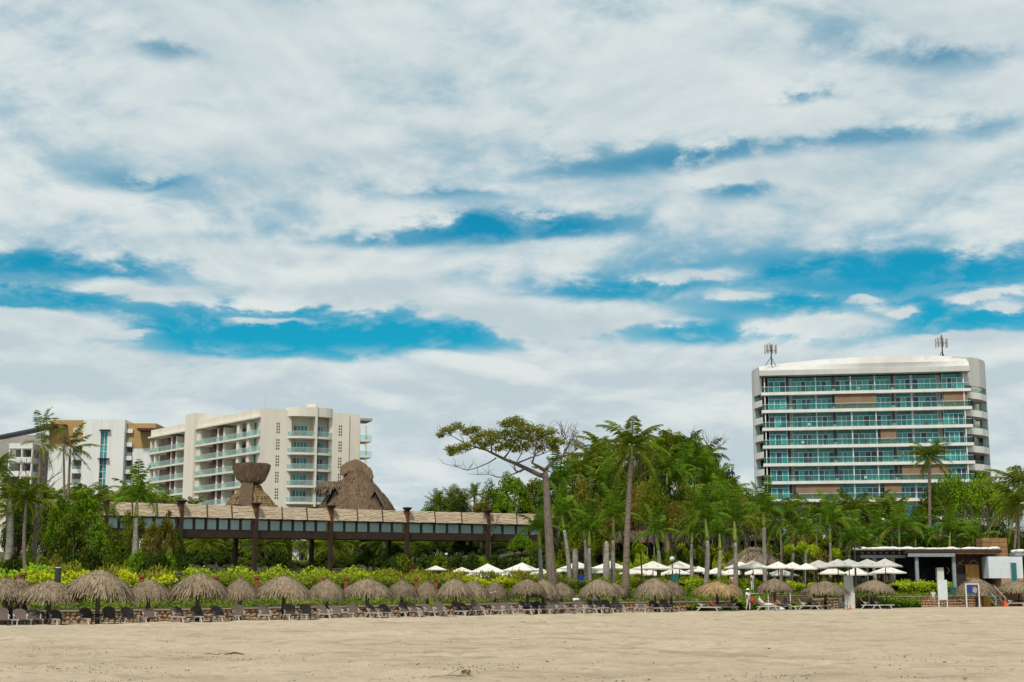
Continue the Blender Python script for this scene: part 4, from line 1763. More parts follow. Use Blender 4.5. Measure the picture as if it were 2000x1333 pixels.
def tree_meshes(var, mt):
    """var: 0-3 rounded trees, 4-5 flat-topped, 6-9 shrubs, 10-11 airy"""
    key = (var, mt)
    if key in TREEV:
        return TREEV[key]
    st = nr.bit_generator.state
    if var in (0, 1, 2, 3):
        h, r = 8.0, 3.4
        cs, rs = broad_arrays(h, r, .75, 20, 1, 1, .3)
        per, size, shell = 190, .34, .4
    elif var in (4, 5):
        h, r = 8.0, 4.2
        cs, rs = broad_arrays(h, r, .42, 20, 1, 1, .5)
        per, size, shell = 190, .32, .45
    elif var in (10, 11):
        h, r = 8.0, 3.0
        cs, rs = broad_arrays(h, r, .9, 22, 1, 1, .2)
        rs = [(a * .75, b * .75, c * .9) for a, b, c in rs]
        per, size, shell = 150, .30, .55
    else:
        h, r = 2.4, 2.0
        cs, rs = broad_arrays(h, r, .9, 11, 1, 1, .22)
        per, size, shell = 170, .27, .4
    crown = leaf_mesh('crown', cs, rs, per, size, M[mt], up=.7, jit=.75, shell=shell)
    m = MB()
    if var < 6 or var > 9:
        fork = Vector((nr.uniform(-.2, .2), nr.uniform(-.2, .2), h * .34))
        m.tube([(0, 0, -.4), (0, 0, h * .12), fork], [.30, .22, .17], 7)
        for c in cs[::2]:
            c = Vector(c)
            md = fork.lerp(c, .5) + Vector((nr.uniform(-.3, .3), nr.uniform(-.3, .3), -.1 * h * nr.uniform(0, .6)))
            m.tube([fork, md, c], [.11, .07, .025], 5)
    else:
        for c in cs[::3]:
            c = Vector(c)
            m.tube([(0, 0, -.2), Vector((0, 0, .3)).lerp(c, .5), c], [.06, .04, .015], 4)
    trunk = m.mesh('trunk', M['bark'] if var in (4, 5, 10, 11) else M['bark_dark'], True)
    TREEV[key] = (trunk, crown, h, r)
    return TREEV[key]


def tree(var, px, Y, pyt, rpx, mt, name='leafy_tree', base=None):
    b = base or G(px, Y)
    trunk, crown, h, r = tree_meshes(var, mt)
    top = P(px, pyt, Y).z
    H = max(.8, (top - b.z) * 1.13)
    rad = rpx / F * Y
    t = thing(name, b, nr.uniform(0, 6.28), (rad / r, rad / r, H / h))
    put('trunk' if (var < 6 or var > 9) else 'stem', trunk, t)
    put('crown' if (var < 6 or var > 9) else 'foliage', crown, t)
    return t


def bare_twigs(px, Y, top_py, spread_px, seed, label):
    """a leafless tree"""
    rr = random.Random(seed)
    b = G(px, Y)
    H = P(px, top_py, Y).z - b.z
    t = thing('bare_tree', b)
    m = MB()

    def grow(p, d, L, r, depth):
        q = p + d * L
        mid = p.lerp(q, .5) + Vector((rr.uniform(-1, 1), rr.uniform(-1, 1), rr.uniform(-.5, .5))) * L * .07
        m.tube([p, mid, q], [r, r * .85, r * .68], 5, cap=False)
        if depth == 0:
            return
        for k in range(3 if depth > 1 else 2):
            nd = (d + Vector((rr.uniform(-1, 1), rr.uniform(-1, 1), rr.uniform(-.2, .55))) * .75).normalized()
            grow(p.lerp(q, rr.uniform(.65, 1.0)), nd, L * rr.uniform(.55, .8), r * .62, depth - 1)
    m.tube([(0, 0, -.3), (0.1, 0, H * .25), (0, 0, H * .5)], [.22, .17, .14], 6)
    for k in range(4):
        a = k * 1.6 + rr.random()
        grow(Vector((0, 0, H * (.42 + .02 * k))), Vector((math.cos(a) * .6, math.sin(a) * .6, 1)).normalized(), H * .20, .085, 3)
    m.build('branches', M['bark'], t)
    tag(t, label, 'tree')
    return t


# ------------------------------------------------------------------ the leaning umbrella-crowned tree
def build_umbrella_tree():
    Y0 = 112.0
    b = G(1080, Y0)
    t = thing('umbrella_tree', b)
    tag(t, 'tall grey tree with a wide flat crown leaning left and bare twigs on its right', 'tree')
    q = lambda x, y, dy=0.0: P(x / 3.333 + 840, y / 3.333 + 790, Y0 + dy) - b
    tr = MB()
    pts = [(0, 0, -.4)] + [q(x, y) for x, y in ((793, 1120), (783, 1000), (775, 880), (768, 760), (762, 640), (757, 540), (751, 465), (752, 425))]
    tr.tube(pts, [.50, .42, .37, .33, .30, .28, .265, .25, .12], 12)
    tr.build('trunk', M['bark'], t, smooth=True)
    br = [
        ([(750, 465, 0), (715, 462, .1), (620, 415, .5), (560, 387, .8), (480, 355, 1.1), (420, 325, 1.3), (370, 300, 1.4), (300, 280, 1.2), (220, 250, .8), (140, 205, .4)], .24, .03),
        ([(620, 415, .5), (585, 440, -.1), (555, 432, -.5), (550, 400, -.7), (590, 330, -1.0), (600, 280, -1.2)], .09, .03),
        ([(600, 428, .2), (540, 455, -.6), (480, 478, -1.0), (430, 472, -1.2), (380, 455, -1.4), (310, 458, -1.5), (250, 452, -1.5)], .08, .015),
        ([(430, 350, 1.1), (380, 382, .8), (300, 415, .4), (245, 430, 0), (165, 405, -.4), (85, 385, -.7)], .06, .014),
        ([(745, 430, 0), (700, 402, -.6), (665, 383, -.9), (680, 330, -1.2), (692, 260, -1.4), (670, 190, -1.5)], .16, .03),
        ([(755, 425, 0), (780, 395, .5), (815, 362, .8), (855, 345, 1.0), (880, 320, 1.2), (900, 270, 1.3), (880, 200, 1.3)], .17, .03),
        ([(815, 362, .8), (835, 330, .6), (815, 270, .4), (790, 205, .3), (770, 150, .2)], .11, .025),
        ([(855, 345, 1.0), (900, 330, 1.5), (950, 300, 1.8), (985, 260, 2.0), (1000, 230, 2.0)], .07, .012),
        ([(900, 270, 1.3), (930, 220, 1.2), (930, 150, 1.0)], .05, .01),
        ([(880, 230, 1.3), (855, 180, 1.2), (860, 140, 1.2)], .05, .01),
        ([(950, 300, 1.8), (945, 250, 1.6), (960, 190, 1.5)], .04, .01),
        ([(560, 387, .8), (650, 350, 1.4), (740, 320, 1.7), (800, 290, 1.8)], .08, .02),
        ([(480, 355, 1.1), (520, 300, 1.6), (560, 240, 1.8), (570, 170, 1.8)], .09, .02),
        ([(400, 318, 1.3), (400, 260, .6), (440, 200, .2), (500, 150, 0)], .08, .02),
        ([(300, 280, 1.2), (250, 300, 1.6), (190, 295, 1.8), (150, 300, 1.9)], .05, .012),
        ([(300, 280, 1.2), (270, 220, .8), (230, 170, .4), (180, 140, .2)], .05, .012),
        ([(140, 205, .4), (100, 195, .2), (50, 200, 0)], .03, .01),
        ([(680, 330, -1.2), (740, 290, -1.6), (790, 270, -1.7)], .06, .015),
        ([(815, 270, .4), (760, 240, .1), (720, 200, 0)], .05, .015),
    ]
    for p, r0, r1 in br:
        m = MB()
        n = len(p)
        m.tube([q(*a) for a in p], [r0 + (r1 - r0) * (i / (n - 1)) ** .7 for i in range(n)], 7)
        m.build('limb', M['bark'], t, smooth=True)
    rr = random.Random(5)
    tw = MB()
    for p, r0, r1 in br:
        for _ in range(9):
            i = rr.randrange(max(0, len(p) // 2 - 1), len(p))
            a = q(*p[i])
            e = a + Vector((rr.uniform(-.7, .7), rr.uniform(-.6, .6), rr.uniform(-.1, 1.0)))
            mid = a.lerp(e, .5) + Vector((rr.uniform(-.15, .15), 0, rr.uniform(-.1, .1)))
            tw.tube([a, mid, e], [.022, .016, .008], 4, cap=False)
    for _ in range(46):       # bare twigs at the right
        x0, y0 = rr.uniform(830, 960), rr.uniform(190, 340)
        a = q(x0, y0, rr.uniform(.5, 2))
        e = a + Vector((rr.uniform(-.3, .8), rr.uniform(-.5, .5), rr.uniform(.2, 1.2)))
        tw.tube([a, a.lerp(e, .5) + Vector((rr.uniform(-.2, .2), 0, 0)), e], [.022, .015, .006], 4, cap=False)
    o = tw.build('twigs', M['bark'], t)
    o['kind'] = 'stuff'
    cl = [(60, 200, 18), (95, 165, 16), (130, 165, 24), (190, 140, 26), (230, 175, 28), (180, 290, 34), (130, 290, 24), (150, 315, 16), (230, 270, 24), (300, 165, 26), (330, 205, 32), (290, 240, 30), (390, 190, 36),
          (400, 240, 34), (450, 215, 36), (480, 130, 26), (520, 125, 32), (560, 105, 30), (600, 125, 36), (570, 180, 42), (500, 190, 40), (540, 240, 38), (620, 215, 42), (640, 160, 36), (690, 165, 38), (680, 230, 42),
          (740, 200, 38), (770, 240, 34), (620, 275, 32), (560, 285, 28), (720, 280, 30), (790, 280, 26), (780, 175, 26), (350, 265, 28), (480, 270, 30), (820, 230, 20), (860, 250, 16), (450, 290, 20)]
    cs, rs, per = [], [], []
    for x, y, r in cl:
        for k in range(3):
            c = q(x + rr.uniform(-16, 16), y + rr.uniform(-8, 8), rr.uniform(-1.6, 2.2))
            s = r / 83 * 1.25
            cs.append(c)
            rs.append((s * 1.5, s * 1.8, s * .85))
            per.append(int(25 + 170 * s))
    put('crown', leaf_mesh('crown', cs, rs, per, .19, M['leaf_olive2'], up=.75, jit=.8, shell=.75), t)


M['leaf_olive2'] = mat('leaf_umbrella_tree', (.075, .095, .010), (.27, .275, .03), scale=.9, island=.6, **FOL)
build_umbrella_tree()

# ------------------------------------------------------------------ palms that stand out
o = palm('coconut', 1222, 118, 1234, 872, .88, 'frond', True, r=.27, dead=3)
tag(o, 'tall lone coconut palm with a dark curved trunk, right of the umbrella tree', 'palm tree')
o = palm('coconut', 1818, 176, 1815, 893, .80, 'frond', True, r=.24, dead=4)
tag(o, 'tall coconut palm in front of the right end of the white tower', 'palm tree')
o = palm('scraggly', 62, 116, 82, 868, .80, 'frond', True, r=.22, lean=R(-60), spread=R(170), n=8, dead=1)
tag(o, 'tall ragged palm with a pale slanting trunk at the far left', 'palm tree')
o = palm('scraggly', 84, 116.5, 86, 822, .40, 'frond', True, r=.05, lean=R(0), spread=R(80), n=9)
tag(o, 'thin bare spear of a palm top above the ragged palm, far left', 'palm tree')
o = palm('coconut', 52, 113, 52, 975, .62, 'frond', True, r=.17)
tag(o, 'low coconut palm with upright yellowish leaves beside the slanting trunk', 'palm tree')
o = palm('scraggly', 121, 124, 124, 868, .62, 'frond_dry', True, r=.13, lean=R(90), spread=R(180), n=12)
tag(o, 'withered palm with thin drooping leaves before the ochre wall', 'palm tree')
o = palm('scraggly', 134, 126, 137, 878, .78, 'frond', True, r=.15, lean=R(15), spread=R(55), n=8)
tag(o, 'windblown palm with leaves streaming to the right before the ochre hotel', 'palm tree')
o = palm('coconut', 8, 114, 20, 965, .60, 'frond', True, 'royal_bark', r=.34)
tag(o, 'palm with a thick white swollen trunk at the left edge', 'palm tree')
o = palm('coconut', -12, 122, -8, 910, .5, 'frond_fresh', True, r=.18)
tag(o, 'bright green palm cut by the left edge of the picture', 'palm tree')
o = palm('royal', 266, 117, 268, 975, .92, 'frond_fresh', True, 'royal_bark', r=.23)
tag(o, 'royal palm with a smooth white trunk in front of the left end of the bridge', 'palm tree')
o = palm('coconut', 182, 128, 175, 990, .75, 'frond', True, r=.2)
tag(o, 'dark feathery palm left of the reed screens', 'palm tree')

ROY = [(1058, 116, 1052, 1035, .75, 'bright royal palm just left of the big grey trunk'),
       (1113, 119, 1096, 1005, .85, 'royal palm leaning left beside the big grey trunk'),
       (1141, 121, 1139, 1030, .72, 'short royal palm between the grey trunk and the lone coconut palm'),
       (1153, 119, 1151, 1035, .80, 'royal palm with a pale stout trunk behind the nearest white umbrella'),
       (1198, 118, 1198, 1012, .90, 'royal palm with a green shaft left of the lone coconut palm'),
       (1284, 122, 1281, 1042, .85, 'royal palm right of the lone coconut palm'),
       (1354, 117, 1352, 1040, .68, 'slim dark royal palm among the white umbrellas'),
       (1377, 115, 1377, 1012, .95, 'tall royal palm with a stout ringed trunk among the umbrellas'),
       (1402, 121, 1405, 1042, .80, 'royal palm with a white trunk right of the stout ringed one'),
       (1437, 115, 1434, 1018, .90, 'royal palm with a grey trunk left of the thatched hut'),
       (1495, 120, 1491, 1000, .95, 'royal palm behind the thatched hut roof')]
for pb, Y, pc, py, s, lb in ROY:
    Y = yrow(XP(pb, 1.06 * Y, 2)) + 11 + (Y - 115) * 1.2
    tag(palm('royal', pb, Y, pc, py, s, 'frond_fresh', True, 'royal_bark', r=.165 * s + .03, dead=1), lb, 'palm tree', 'royal palms on the umbrella terrace')
m = MB()
b_ = G(1185, 124)
m.tube([(0, 0, -.3), (0, 0, 1.5), (0, 0, P(1185, 1062, 124).z - b_.z), (0, 0, P(1185, 1057, 124).z - b_.z)], [.26, .3, .22, .08], 8)
tag(m.build('palm_stump', M['royal_bark'], None, b_, smooth=True), 'headless white palm trunk left of the lone coconut palm', 'palm tree')
m = MB()
b_ = G(1124, 124)
m.tube([(0, 0, -.3), (0, 0, 2.5), (0, 0, P(1124, 1072, 124).z - b_.z)], [.26, .27, .2], 8)
tag(m.build('palm_stump', M['royal_bark'], None, b_, smooth=True), 'headless grey palm trunk behind the leaning royal palm', 'palm tree')

# palms up the hillside and on the skyline
HP = [('royal', 1095, 160, 1093, 935, .95), ('royal', 1182, 165, 1181, 940, 1.0), ('royal', 1310, 165, 1303, 912, 1.1), ('royal', 1322, 168, 1322, 925, .95), ('royal', 1345, 172, 1342, 905, 1.1),
      ('coconut', 1150, 190, 1156, 880, 1.0), ('coconut', 1185, 196, 1180, 868, .95), ('coconut', 1290, 195, 1291, 868, 1.05), ('coconut', 1330, 196, 1335, 862, 1.0), ('coconut', 1360, 190, 1368, 872, 1.0),
      ('royal', 1395, 170, 1390, 920, 1.05), ('coconut', 1420, 178, 1416, 945, 1.0), ('royal', 1412, 160, 1408, 955, 1.0), ('coconut', 1250, 200, 1262, 872, .9), ('coconut', 1130, 185, 1132, 905, .85),
      ('fan', 855, 200, 853, 985, .9), ('fan', 878, 205, 882, 975, .8), ('fan', 907, 206, 905, 985, .9), ('fan', 930, 200, 926, 968, .75), ('royal', 1462, 160, 1458, 990, .9),
      ('coconut', 1440, 170, 1438, 965, .9)]
for kd, pb, Y, pc, py, s in HP:
    py += (16 if kd == 'coconut' else 8) + max(0, pc - 1290) * .16 if pc > 1000 else 0
    reg(palm(kd, pb, Y, pc, py, s * 1.1, 'frond_fresh' if kd == 'royal' else 'frond', False, 'royal_bark' if kd == 'royal' else 'palm_bark', r=.2), 'hillpalm', 'palm on the jungle hill above the umbrellas, {}', 'palm tree', 'palms on the jungle hill', pc)
RP = [('coconut', 1525, 150, 1522, 985, .75, 'frond'), ('royal', 1545, 150, 1548, 1010, .85, 'frond_fresh'), ('royal', 1570, 146, 1568, 1030, .8, 'frond_fresh'), ('coconut', 1600, 165, 1598, 985, .8, 'frond'), ('royal', 1622, 148, 1620, 1008, .95, 'frond_fresh'),
      ('coconut', 1668, 180, 1665, 970, .9, 'frond'), ('coconut', 1700, 185, 1703, 985, 1.0, 'frond'), ('royal', 1712, 158, 1712, 1035, .95, 'frond_fresh'), ('royal', 1758, 155, 1756, 1018, 1.05, 'frond_fresh'), ('coconut', 1745, 180, 1742, 975, .8, 'frond'),
      ('royal', 1785, 158, 1788, 1040, .9, 'frond_fresh'), ('royal', 1855, 156, 1856, 1025, 1.0, 'frond_fresh'), ('royal', 1903, 158, 1901, 1045, .9, 'frond_fresh'), ('coconut', 1995, 150, 1990, 985, .95, 'frond'), ('coconut', 1975, 160, 1990, 945, .85, 'frond'),
      ('royal', 1660, 150, 1662, 1042, .8, 'frond_fresh'), ('royal', 1830, 160, 1828, 1055, .8, 'frond_fresh'), ('coconut', 1480, 165, 1476, 975, .75, 'frond'), ('royal', 1690, 152, 1688, 1058, .75, 'frond_fresh'), ('coconut', 1640, 175, 1640, 1000, .8, 'frond')]
for kd, pb, Y, pc, py, s, mt in RP:
    py += 0 if pc > 1950 else (26 if kd == 'coconut' else 14)
    reg(palm(kd, pb, Y, pc, py, s * 1.08, mt, Y < 160, 'royal_bark' if kd == 'royal' else 'palm_bark', r=.15, dead=2), 'towerpalm', 'palm below the white tower and behind the beach bar, {}', 'palm tree', 'palms below the tower', pc)
BP = [('coconut', 362, 180, 365, 1068, .7), ('coconut', 400, 176, 402, 1062, .8), ('coconut', 432, 186, 430, 1066, .75), ('royal', 468, 190, 466, 1068, .8), ('coconut', 517, 182, 514, 1070, .8), ('coconut', 555, 188, 552, 1066, .85), ('coconut', 612, 184, 615, 1068, .75),
      ('coconut', 655, 180, 652, 1066, .8), ('royal', 690, 192, 688, 1070, .75), ('coconut', 745, 190, 748, 1062, .85), ('coconut', 795, 195, 792, 1064, .85)]
for kd, pb, Y, pc, py, s in BP:
    reg(palm(kd, pb, Y, pc, py, s, 'frond', False, 'palm_bark', r=.18), 'bridgepalm', 'dark palm in the shade under the timber bridge, {}', 'palm tree', 'palms under the bridge', pc)
for pb, Y, pc, py, s in [(228, 185, 226, 985, .8), (262, 190, 262, 975, .8), (292, 185, 290, 985, .7), (318, 190, 316, 990, .65), (160, 150, 158, 985, .8), (198, 160, 196, 990, .7), (100, 140, 100, 985, .75), (376, 195, 376, 992, .55), (30, 135, 32, 1005, .8)]:
    reg(palm('coconut', pb, Y, pc, py, s, 'frond', False, 'palm_bark', r=.18), 'leftpalm', 'palm in the thicket below the ochre hotel, {}', 'palm tree', 'palms in the left thicket', pc)

# lime-yellow clipped palms like lollipops
for px, py, Y, s in ((1252, 1072, 121, 9), (1545, 1073, 140, 10), (1570, 1070, 141, 11), (1590, 1075, 139, 12), (1635, 1080, 146, 8)):
    b = G(px, Y)
    h = P(px, py, Y).z - b.z
    rr_ = s / F * Y
    t = thing('lime_palm', b)
    m = MB()
    m.tube([(0, 0, -.2), (.1, 0, h * .5), (0, 0, h)], [.09, .07, .05], 6)
    m.build('trunk', M['bark_dark'], t)
    pts, outs = clump_points([(0, 0, h)], [(rr_, rr_, rr_ * 1.0)], 420, .35)
    v, f = leaf_quads(pts, nr.normal(size=pts.shape), .42, .09, outs + np.array([0, 0, -.6]))
    put('crown', mesh_np('crown', v, f, M['leaf_lime']), t)
    reg(t, 'lime', 'slender tree with a round lime yellow head on the terrace, {}', 'tree', 'lime yellow trees', px)

# ------------------------------------------------------------------ broadleaf trees
def trow(key, tpl, group, lst, cat='tree', name='leafy_tree'):
    for var, px, Y, py, r, mt in lst:
        reg(tree(var, px, Y, py, r, mt, name), key, tpl, cat, group, px)


trow('left_tree', 'leafy green tree in the thicket left of the bridge, {}', 'trees in the left thicket', [
    (10, 112, 119, 968, 42, 'leaf_bright'), (11, 160, 121, 962, 50, 'leaf_bright'), (10, 85, 122, 980, 36, 'leaf'), (11, 135, 118, 1010, 40, 'leaf'), (10, 190, 117, 1035, 34, 'leaf_bright'), (11, 225, 121, 1045, 32, 'leaf'), (0, 30, 130, 1005, 40, 'leaf_dark'), (1, 200, 132, 1030, 34, 'leaf_dark'), (10, 242, 124, 1000, 22, 'leaf'), (11, 320, 119, 1002, 30, 'leaf_olive'),
    (10, 292, 122, 1020, 28, 'leaf_olive'), (11, 205, 118, 1030, 34, 'leaf'), (0, 340, 128, 1035, 22, 'leaf_dark'), (3, 60, 135, 1000, 40, 'leaf_dark'), (2, 140, 138, 985, 44, 'leaf_dark'), (10, 265, 130, 1010, 30, 'leaf')])
trow('far_left_tree', 'rounded green tree top showing above the reed screens at the left, {}', 'tree tops above the bridge', [
    (1, 215, 200, 965, 32, 'leaf_bright'), (2, 250, 205, 955, 34, 'leaf_bright'), (3, 285, 200, 970, 30, 'leaf'), (0, 315, 210, 975, 26, 'leaf'), (1, 345, 205, 985, 24, 'leaf_dark'), (0, 405, 215, 992, 20, 'leaf')])
trow('hill_tree', 'bushy tree on the jungle hill behind the umbrella tree, {}', 'trees on the jungle hill', [
    (0, 1000, 198, 928, 46, 'leaf_bright'), (1, 960, 199, 948, 34, 'leaf'), (2, 1045, 198, 940, 40, 'leaf'), (3, 865, 205, 978, 36, 'leaf'), (0, 900, 200, 980, 36, 'leaf_dark'), (2, 885, 212, 975, 34, 'leaf_dark'), (1, 845, 208, 988, 32, 'leaf_dark'), (10, 940, 196, 978, 36, 'leaf_olive'), (1, 985, 196, 975, 30, 'leaf_bright'),
    (2, 1080, 190, 935, 36, 'leaf_dark'), (3, 1120, 192, 900, 40, 'leaf_dark'), (0, 1160, 200, 895, 42, 'leaf_dark'), (1, 1205, 195, 905, 38, 'leaf'), (10, 1215, 200, 860, 34, 'leaf_olive'), (2, 1250, 190, 925, 40, 'leaf_dark'), (11, 1270, 182, 945, 36, 'leaf_olive'),
    (3, 1265, 205, 885, 36, 'leaf_dark'), (10, 1305, 212, 838, 34, 'leaf_olive'), (0, 1330, 205, 855, 34, 'leaf'), (1, 1360, 205, 862, 36, 'leaf_dark'), (11, 1340, 185, 935, 38, 'leaf_olive'), (2, 1390, 200, 885, 36, 'leaf'), (3, 1420, 195, 920, 36, 'leaf_dark'),
    (0, 1445, 185, 950, 32, 'leaf'), (1, 1475, 180, 975, 32, 'leaf_dark'), (10, 1300, 178, 960, 36, 'leaf_olive'), (2, 1200, 178, 950, 38, 'leaf_dark'), (3, 1150, 176, 955, 36, 'leaf_dark'), (11, 1110, 172, 965, 30, 'leaf'), (0, 1380, 176, 960, 36, 'leaf_dark'), (1, 835, 215, 990, 30, 'leaf'),
    (0, 820, 200, 1000, 22, 'leaf_bright'), (2, 1030, 199, 985, 34, 'leaf_dark')])
rm = random.Random(41)
for i in range(34):
    px = 1075 + i * 12.2 + rm.uniform(-7, 7)
    py = rm.uniform(975, 1035)
    reg(tree(rm.choice([0, 1, 2, 3, 10, 11]), px, (rm.uniform(146, 168) if px < 1190 else rm.uniform(192, 204)), py, rm.uniform(22, 34), rm.choice(['leaf', 'leaf_dark', 'leaf_olive', 'leaf_bright', 'leaf_dark', 'leaf']), 'leafy_tree'), 'midtree', 'tree of the dense belt between umbrellas and hilltop palms, {}', 'tree', 'trees on the lower hill', px)
rm = random.Random(53)
for i in range(22):
    px = 1092 + i * 17.5 + rm.uniform(-8, 8)
    py = rm.uniform(930, 985) + max(0, px - 1300) * .22
    reg(tree(rm.choice([4, 5, 4, 5, 10]), px, rm.uniform(154, 166), py, rm.uniform(24, 36), rm.choice(['leaf', 'leaf_dark', 'leaf_olive', 'leaf_dark', 'leaf_olive', 'leaf_bright']), 'leafy_tree'), 'flattree', 'spreading tree among the trunks of the hillside palms, {}', 'tree', 'spreading trees on the hill', px)
trow('tower_tree', 'broad green tree in front of the white tower, {}', 'trees in front of the tower', [
    (4, 1868, 182, 930, 52, 'leaf_bright'), (5, 1928, 184, 932, 54, 'leaf_bright'), (4, 1965, 188, 947, 44, 'leaf'), (5, 1835, 178, 957, 42, 'leaf'), (1, 1800, 185, 1004, 34, 'leaf_dark'), (0, 1780, 175, 1024, 34, 'leaf_dark'), (2, 1880, 172, 1009, 44, 'leaf_dark'), (3, 1950, 170, 1019, 44, 'leaf_dark'),
    (0, 1740, 190, 1029, 34, 'leaf_dark'), (1, 1690, 192, 1032, 34, 'leaf'), (2, 1640, 188, 1034, 34, 'leaf_dark'), (3, 1595, 185, 1036, 34, 'leaf'), (10, 1555, 178, 1024, 34, 'leaf_olive'), (1, 1520, 176, 1029, 32, 'leaf_dark'), (0, 1990, 165, 1034, 36, 'leaf'), (11, 1575, 170, 1039, 28, 'leaf_olive'), (2, 1910, 165, 1054, 36, 'leaf_dark'), (3, 1840, 168, 1049, 36, 'leaf_dark')])
bare_twigs(1925, 164, 960, 60, 4, 'pale leafless branches in front of the broad tree by the white tower')
bare_twigs(1372, 205, 800, 60, 8, 'leafless twiggy tree on the right shoulder of the jungle hill')
bare_twigs(1262, 204, 868, 50, 12, 'thin bare trunks against the sky behind the lone coconut palm')
bare_twigs(45, 150, 852, 40, 21, 'leafless tree before the dark sloping roof at the far left')
bare_twigs(955, 180, 985, 40, 33, 'pale bare branches above the reed screens, left of the umbrella tree')
# shade planting behind and under the bridge, and on the slope
rb = random.Random(3)
lst = []
for i in range(34):
    px = 345 + i * 22 + rb.uniform(-8, 8)
    lst.append((rb.randrange(4), px, rb.uniform(188, 206) if px > 470 and px < 760 else rb.uniform(176, 200), rb.uniform(1046, 1078) if px > 760 or px < 470 else rb.uniform(1050, 1095), rb.uniform(20, 30), rb.choice(['leaf_dark', 'leaf_dark', 'leaf', 'leaf_bright'])))
lst = [a for a in lst if not (485 < a[1] < 735)]
for i in range(36):
    px = 345 + i * 21.5 + rb.uniform(-7, 7)
    lst.append((rb.randrange(4), px, rb.uniform(222, 236), rb.uniform(1012, 1030), rb.uniform(28, 36), rb.choice(['leaf_dark', 'leaf_dark', 'leaf'])))
for i in range(16):
    px = 765 + i * 20 + rb.uniform(-7, 7)
    lst.append((rb.randrange(4), px, rb.uniform(190, 205), rb.uniform(1040, 1062), rb.uniform(24, 32), rb.choice(['leaf_dark', 'leaf_dark', 'leaf', 'leaf_bright'])))
trow('bridge_tree', 'dark leafy tree in the shade beneath the bridge deck, {}', 'trees beneath the bridge', lst)
lst = []
for i in range(26):
    px = 1060 + i * 17 + rb.uniform(-9, 9)
    lst.append((6 + rb.randrange(4), px, rb.uniform(162, 172), rb.uniform(1056, 1080), rb.uniform(22, 34), rb.choice(['leaf_dark', 'leaf', 'leaf_bright', 'leaf_dark'])))
for i in range(30):
    px = 1500 + i * 17 + rb.uniform(-9, 9)
    lst.append((6 + rb.randrange(4), px, rb.uniform(156, 168), rb.uniform(1045, 1075), rb.uniform(24, 36), rb.choice(['leaf_dark', 'leaf', 'leaf_bright', 'leaf_dark', 'leaf_olive'])))
for i in range(20):
    px = 760 + i * 16.5 + rb.uniform(-7, 7)
    lst.append((6 + rb.randrange(4), px, rb.uniform(152, 170), rb.uniform(1078, 1096), rb.uniform(22, 32), rb.choice(['leaf_dark', 'leaf', 'leaf_bright', 'leaf_dark'])))
for i in range(26):
    px = 350 + i * 16 + rb.uniform(-6, 6)
    lst.append((6 + rb.randrange(4), px, rb.uniform(166, 186), rb.uniform(1070, 1092) if not 560 < px < 610 else 1096, rb.uniform(18, 28), rb.choice(['leaf_dark', 'leaf_dark', 'leaf', 'leaf_dark'])))
trow('slope_shrub', 'leafy shrub on the slope behind the terrace umbrellas, {}', 'shrubs behind the umbrella terrace', [a for a in lst if a[1] >= 770], 'shrub', 'leafy_shrub')
trow('post_shrub', 'dark leafy shrub among the bridge posts, {}', 'shrubs among the bridge posts', [a for a in lst if a[1] < 770], 'shrub', 'leafy_shrub')
lst = []
for i in range(30):
    px = 1050 + i * 15.5 + rb.uniform(-6, 6)
    lst.append((6 + rb.randrange(4), px, rb.uniform(154, 159), rb.uniform(1074, 1096), rb.uniform(18, 28), rb.choice(['leaf_dark', 'leaf', 'leaf_bright', 'leaf_dark', 'leaf_lime'])))
rz = random.Random(19)
lst2 = [(6 + rz.randrange(4), 340 + i * 15 + rz.uniform(-5, 5), rz.uniform(240, 250), rz.uniform(1040, 1060), rz.uniform(24, 32), rz.choice(['leaf_dark', 'leaf_dark', 'leaf'])) for i in range(50)]
trow('far_shrub', 'dark bush far behind the bridge, closing the view under its deck, {}', 'bushes far behind the bridge', lst2, 'shrub', 'leafy_shrub')
trow('terrace_shrub', 'shrub at the back edge of the umbrella terrace, {}', 'shrubs edging the terrace', lst, 'shrub', 'leafy_shrub')
lst = []
for i in range(22):
    px = -10 + i * 17 + rb.uniform(-6, 6)
    lst.append((6 + rb.randrange(4), px, rb.uniform(112, 118), rb.uniform(1070, 1092), rb.uniform(20, 32), rb.choice(['leaf_dark', 'leaf', 'leaf_bright', 'leaf_olive', 'leaf_dark'])))
trow('left_shrub', 'leafy shrub at the foot of the left thicket, {}', 'shrubs in the left thicket', lst, 'shrub', 'leafy_shrub')
lst = []
for px, py, Y, r, mt in ((1330, 1064, 160, 40, 'leaf_lime'), (1365, 1062, 160, 36, 'leaf_lime'), (1400, 1066, 160, 38, 'leaf_lime'), (1435, 1068, 160, 34, 'leaf_lime'), (1295, 1074, 160, 30, 'leaf_bright'), (1520, 1074, 162, 32, 'leaf_lime')):
    lst.append((6 + rb.randrange(4), px, Y, py, r, mt))
trow('lime_bank', 'yellow-green leafy bank behind the white umbrellas, {}', 'yellow green bank', lst, 'shrub', 'leafy_shrub')


# ------------------------------------------------------------------ hedges, ground cover
def rowpt(px, off=0.0):
    X = 0.0
    for _ in range(12):
        Y = yrow(X) + off / .79
        X = XP(px, Y, gz(X, Y))
    Y = yrow(X) + off / .79
    return Vector((X, Y, gz(X, Y)))


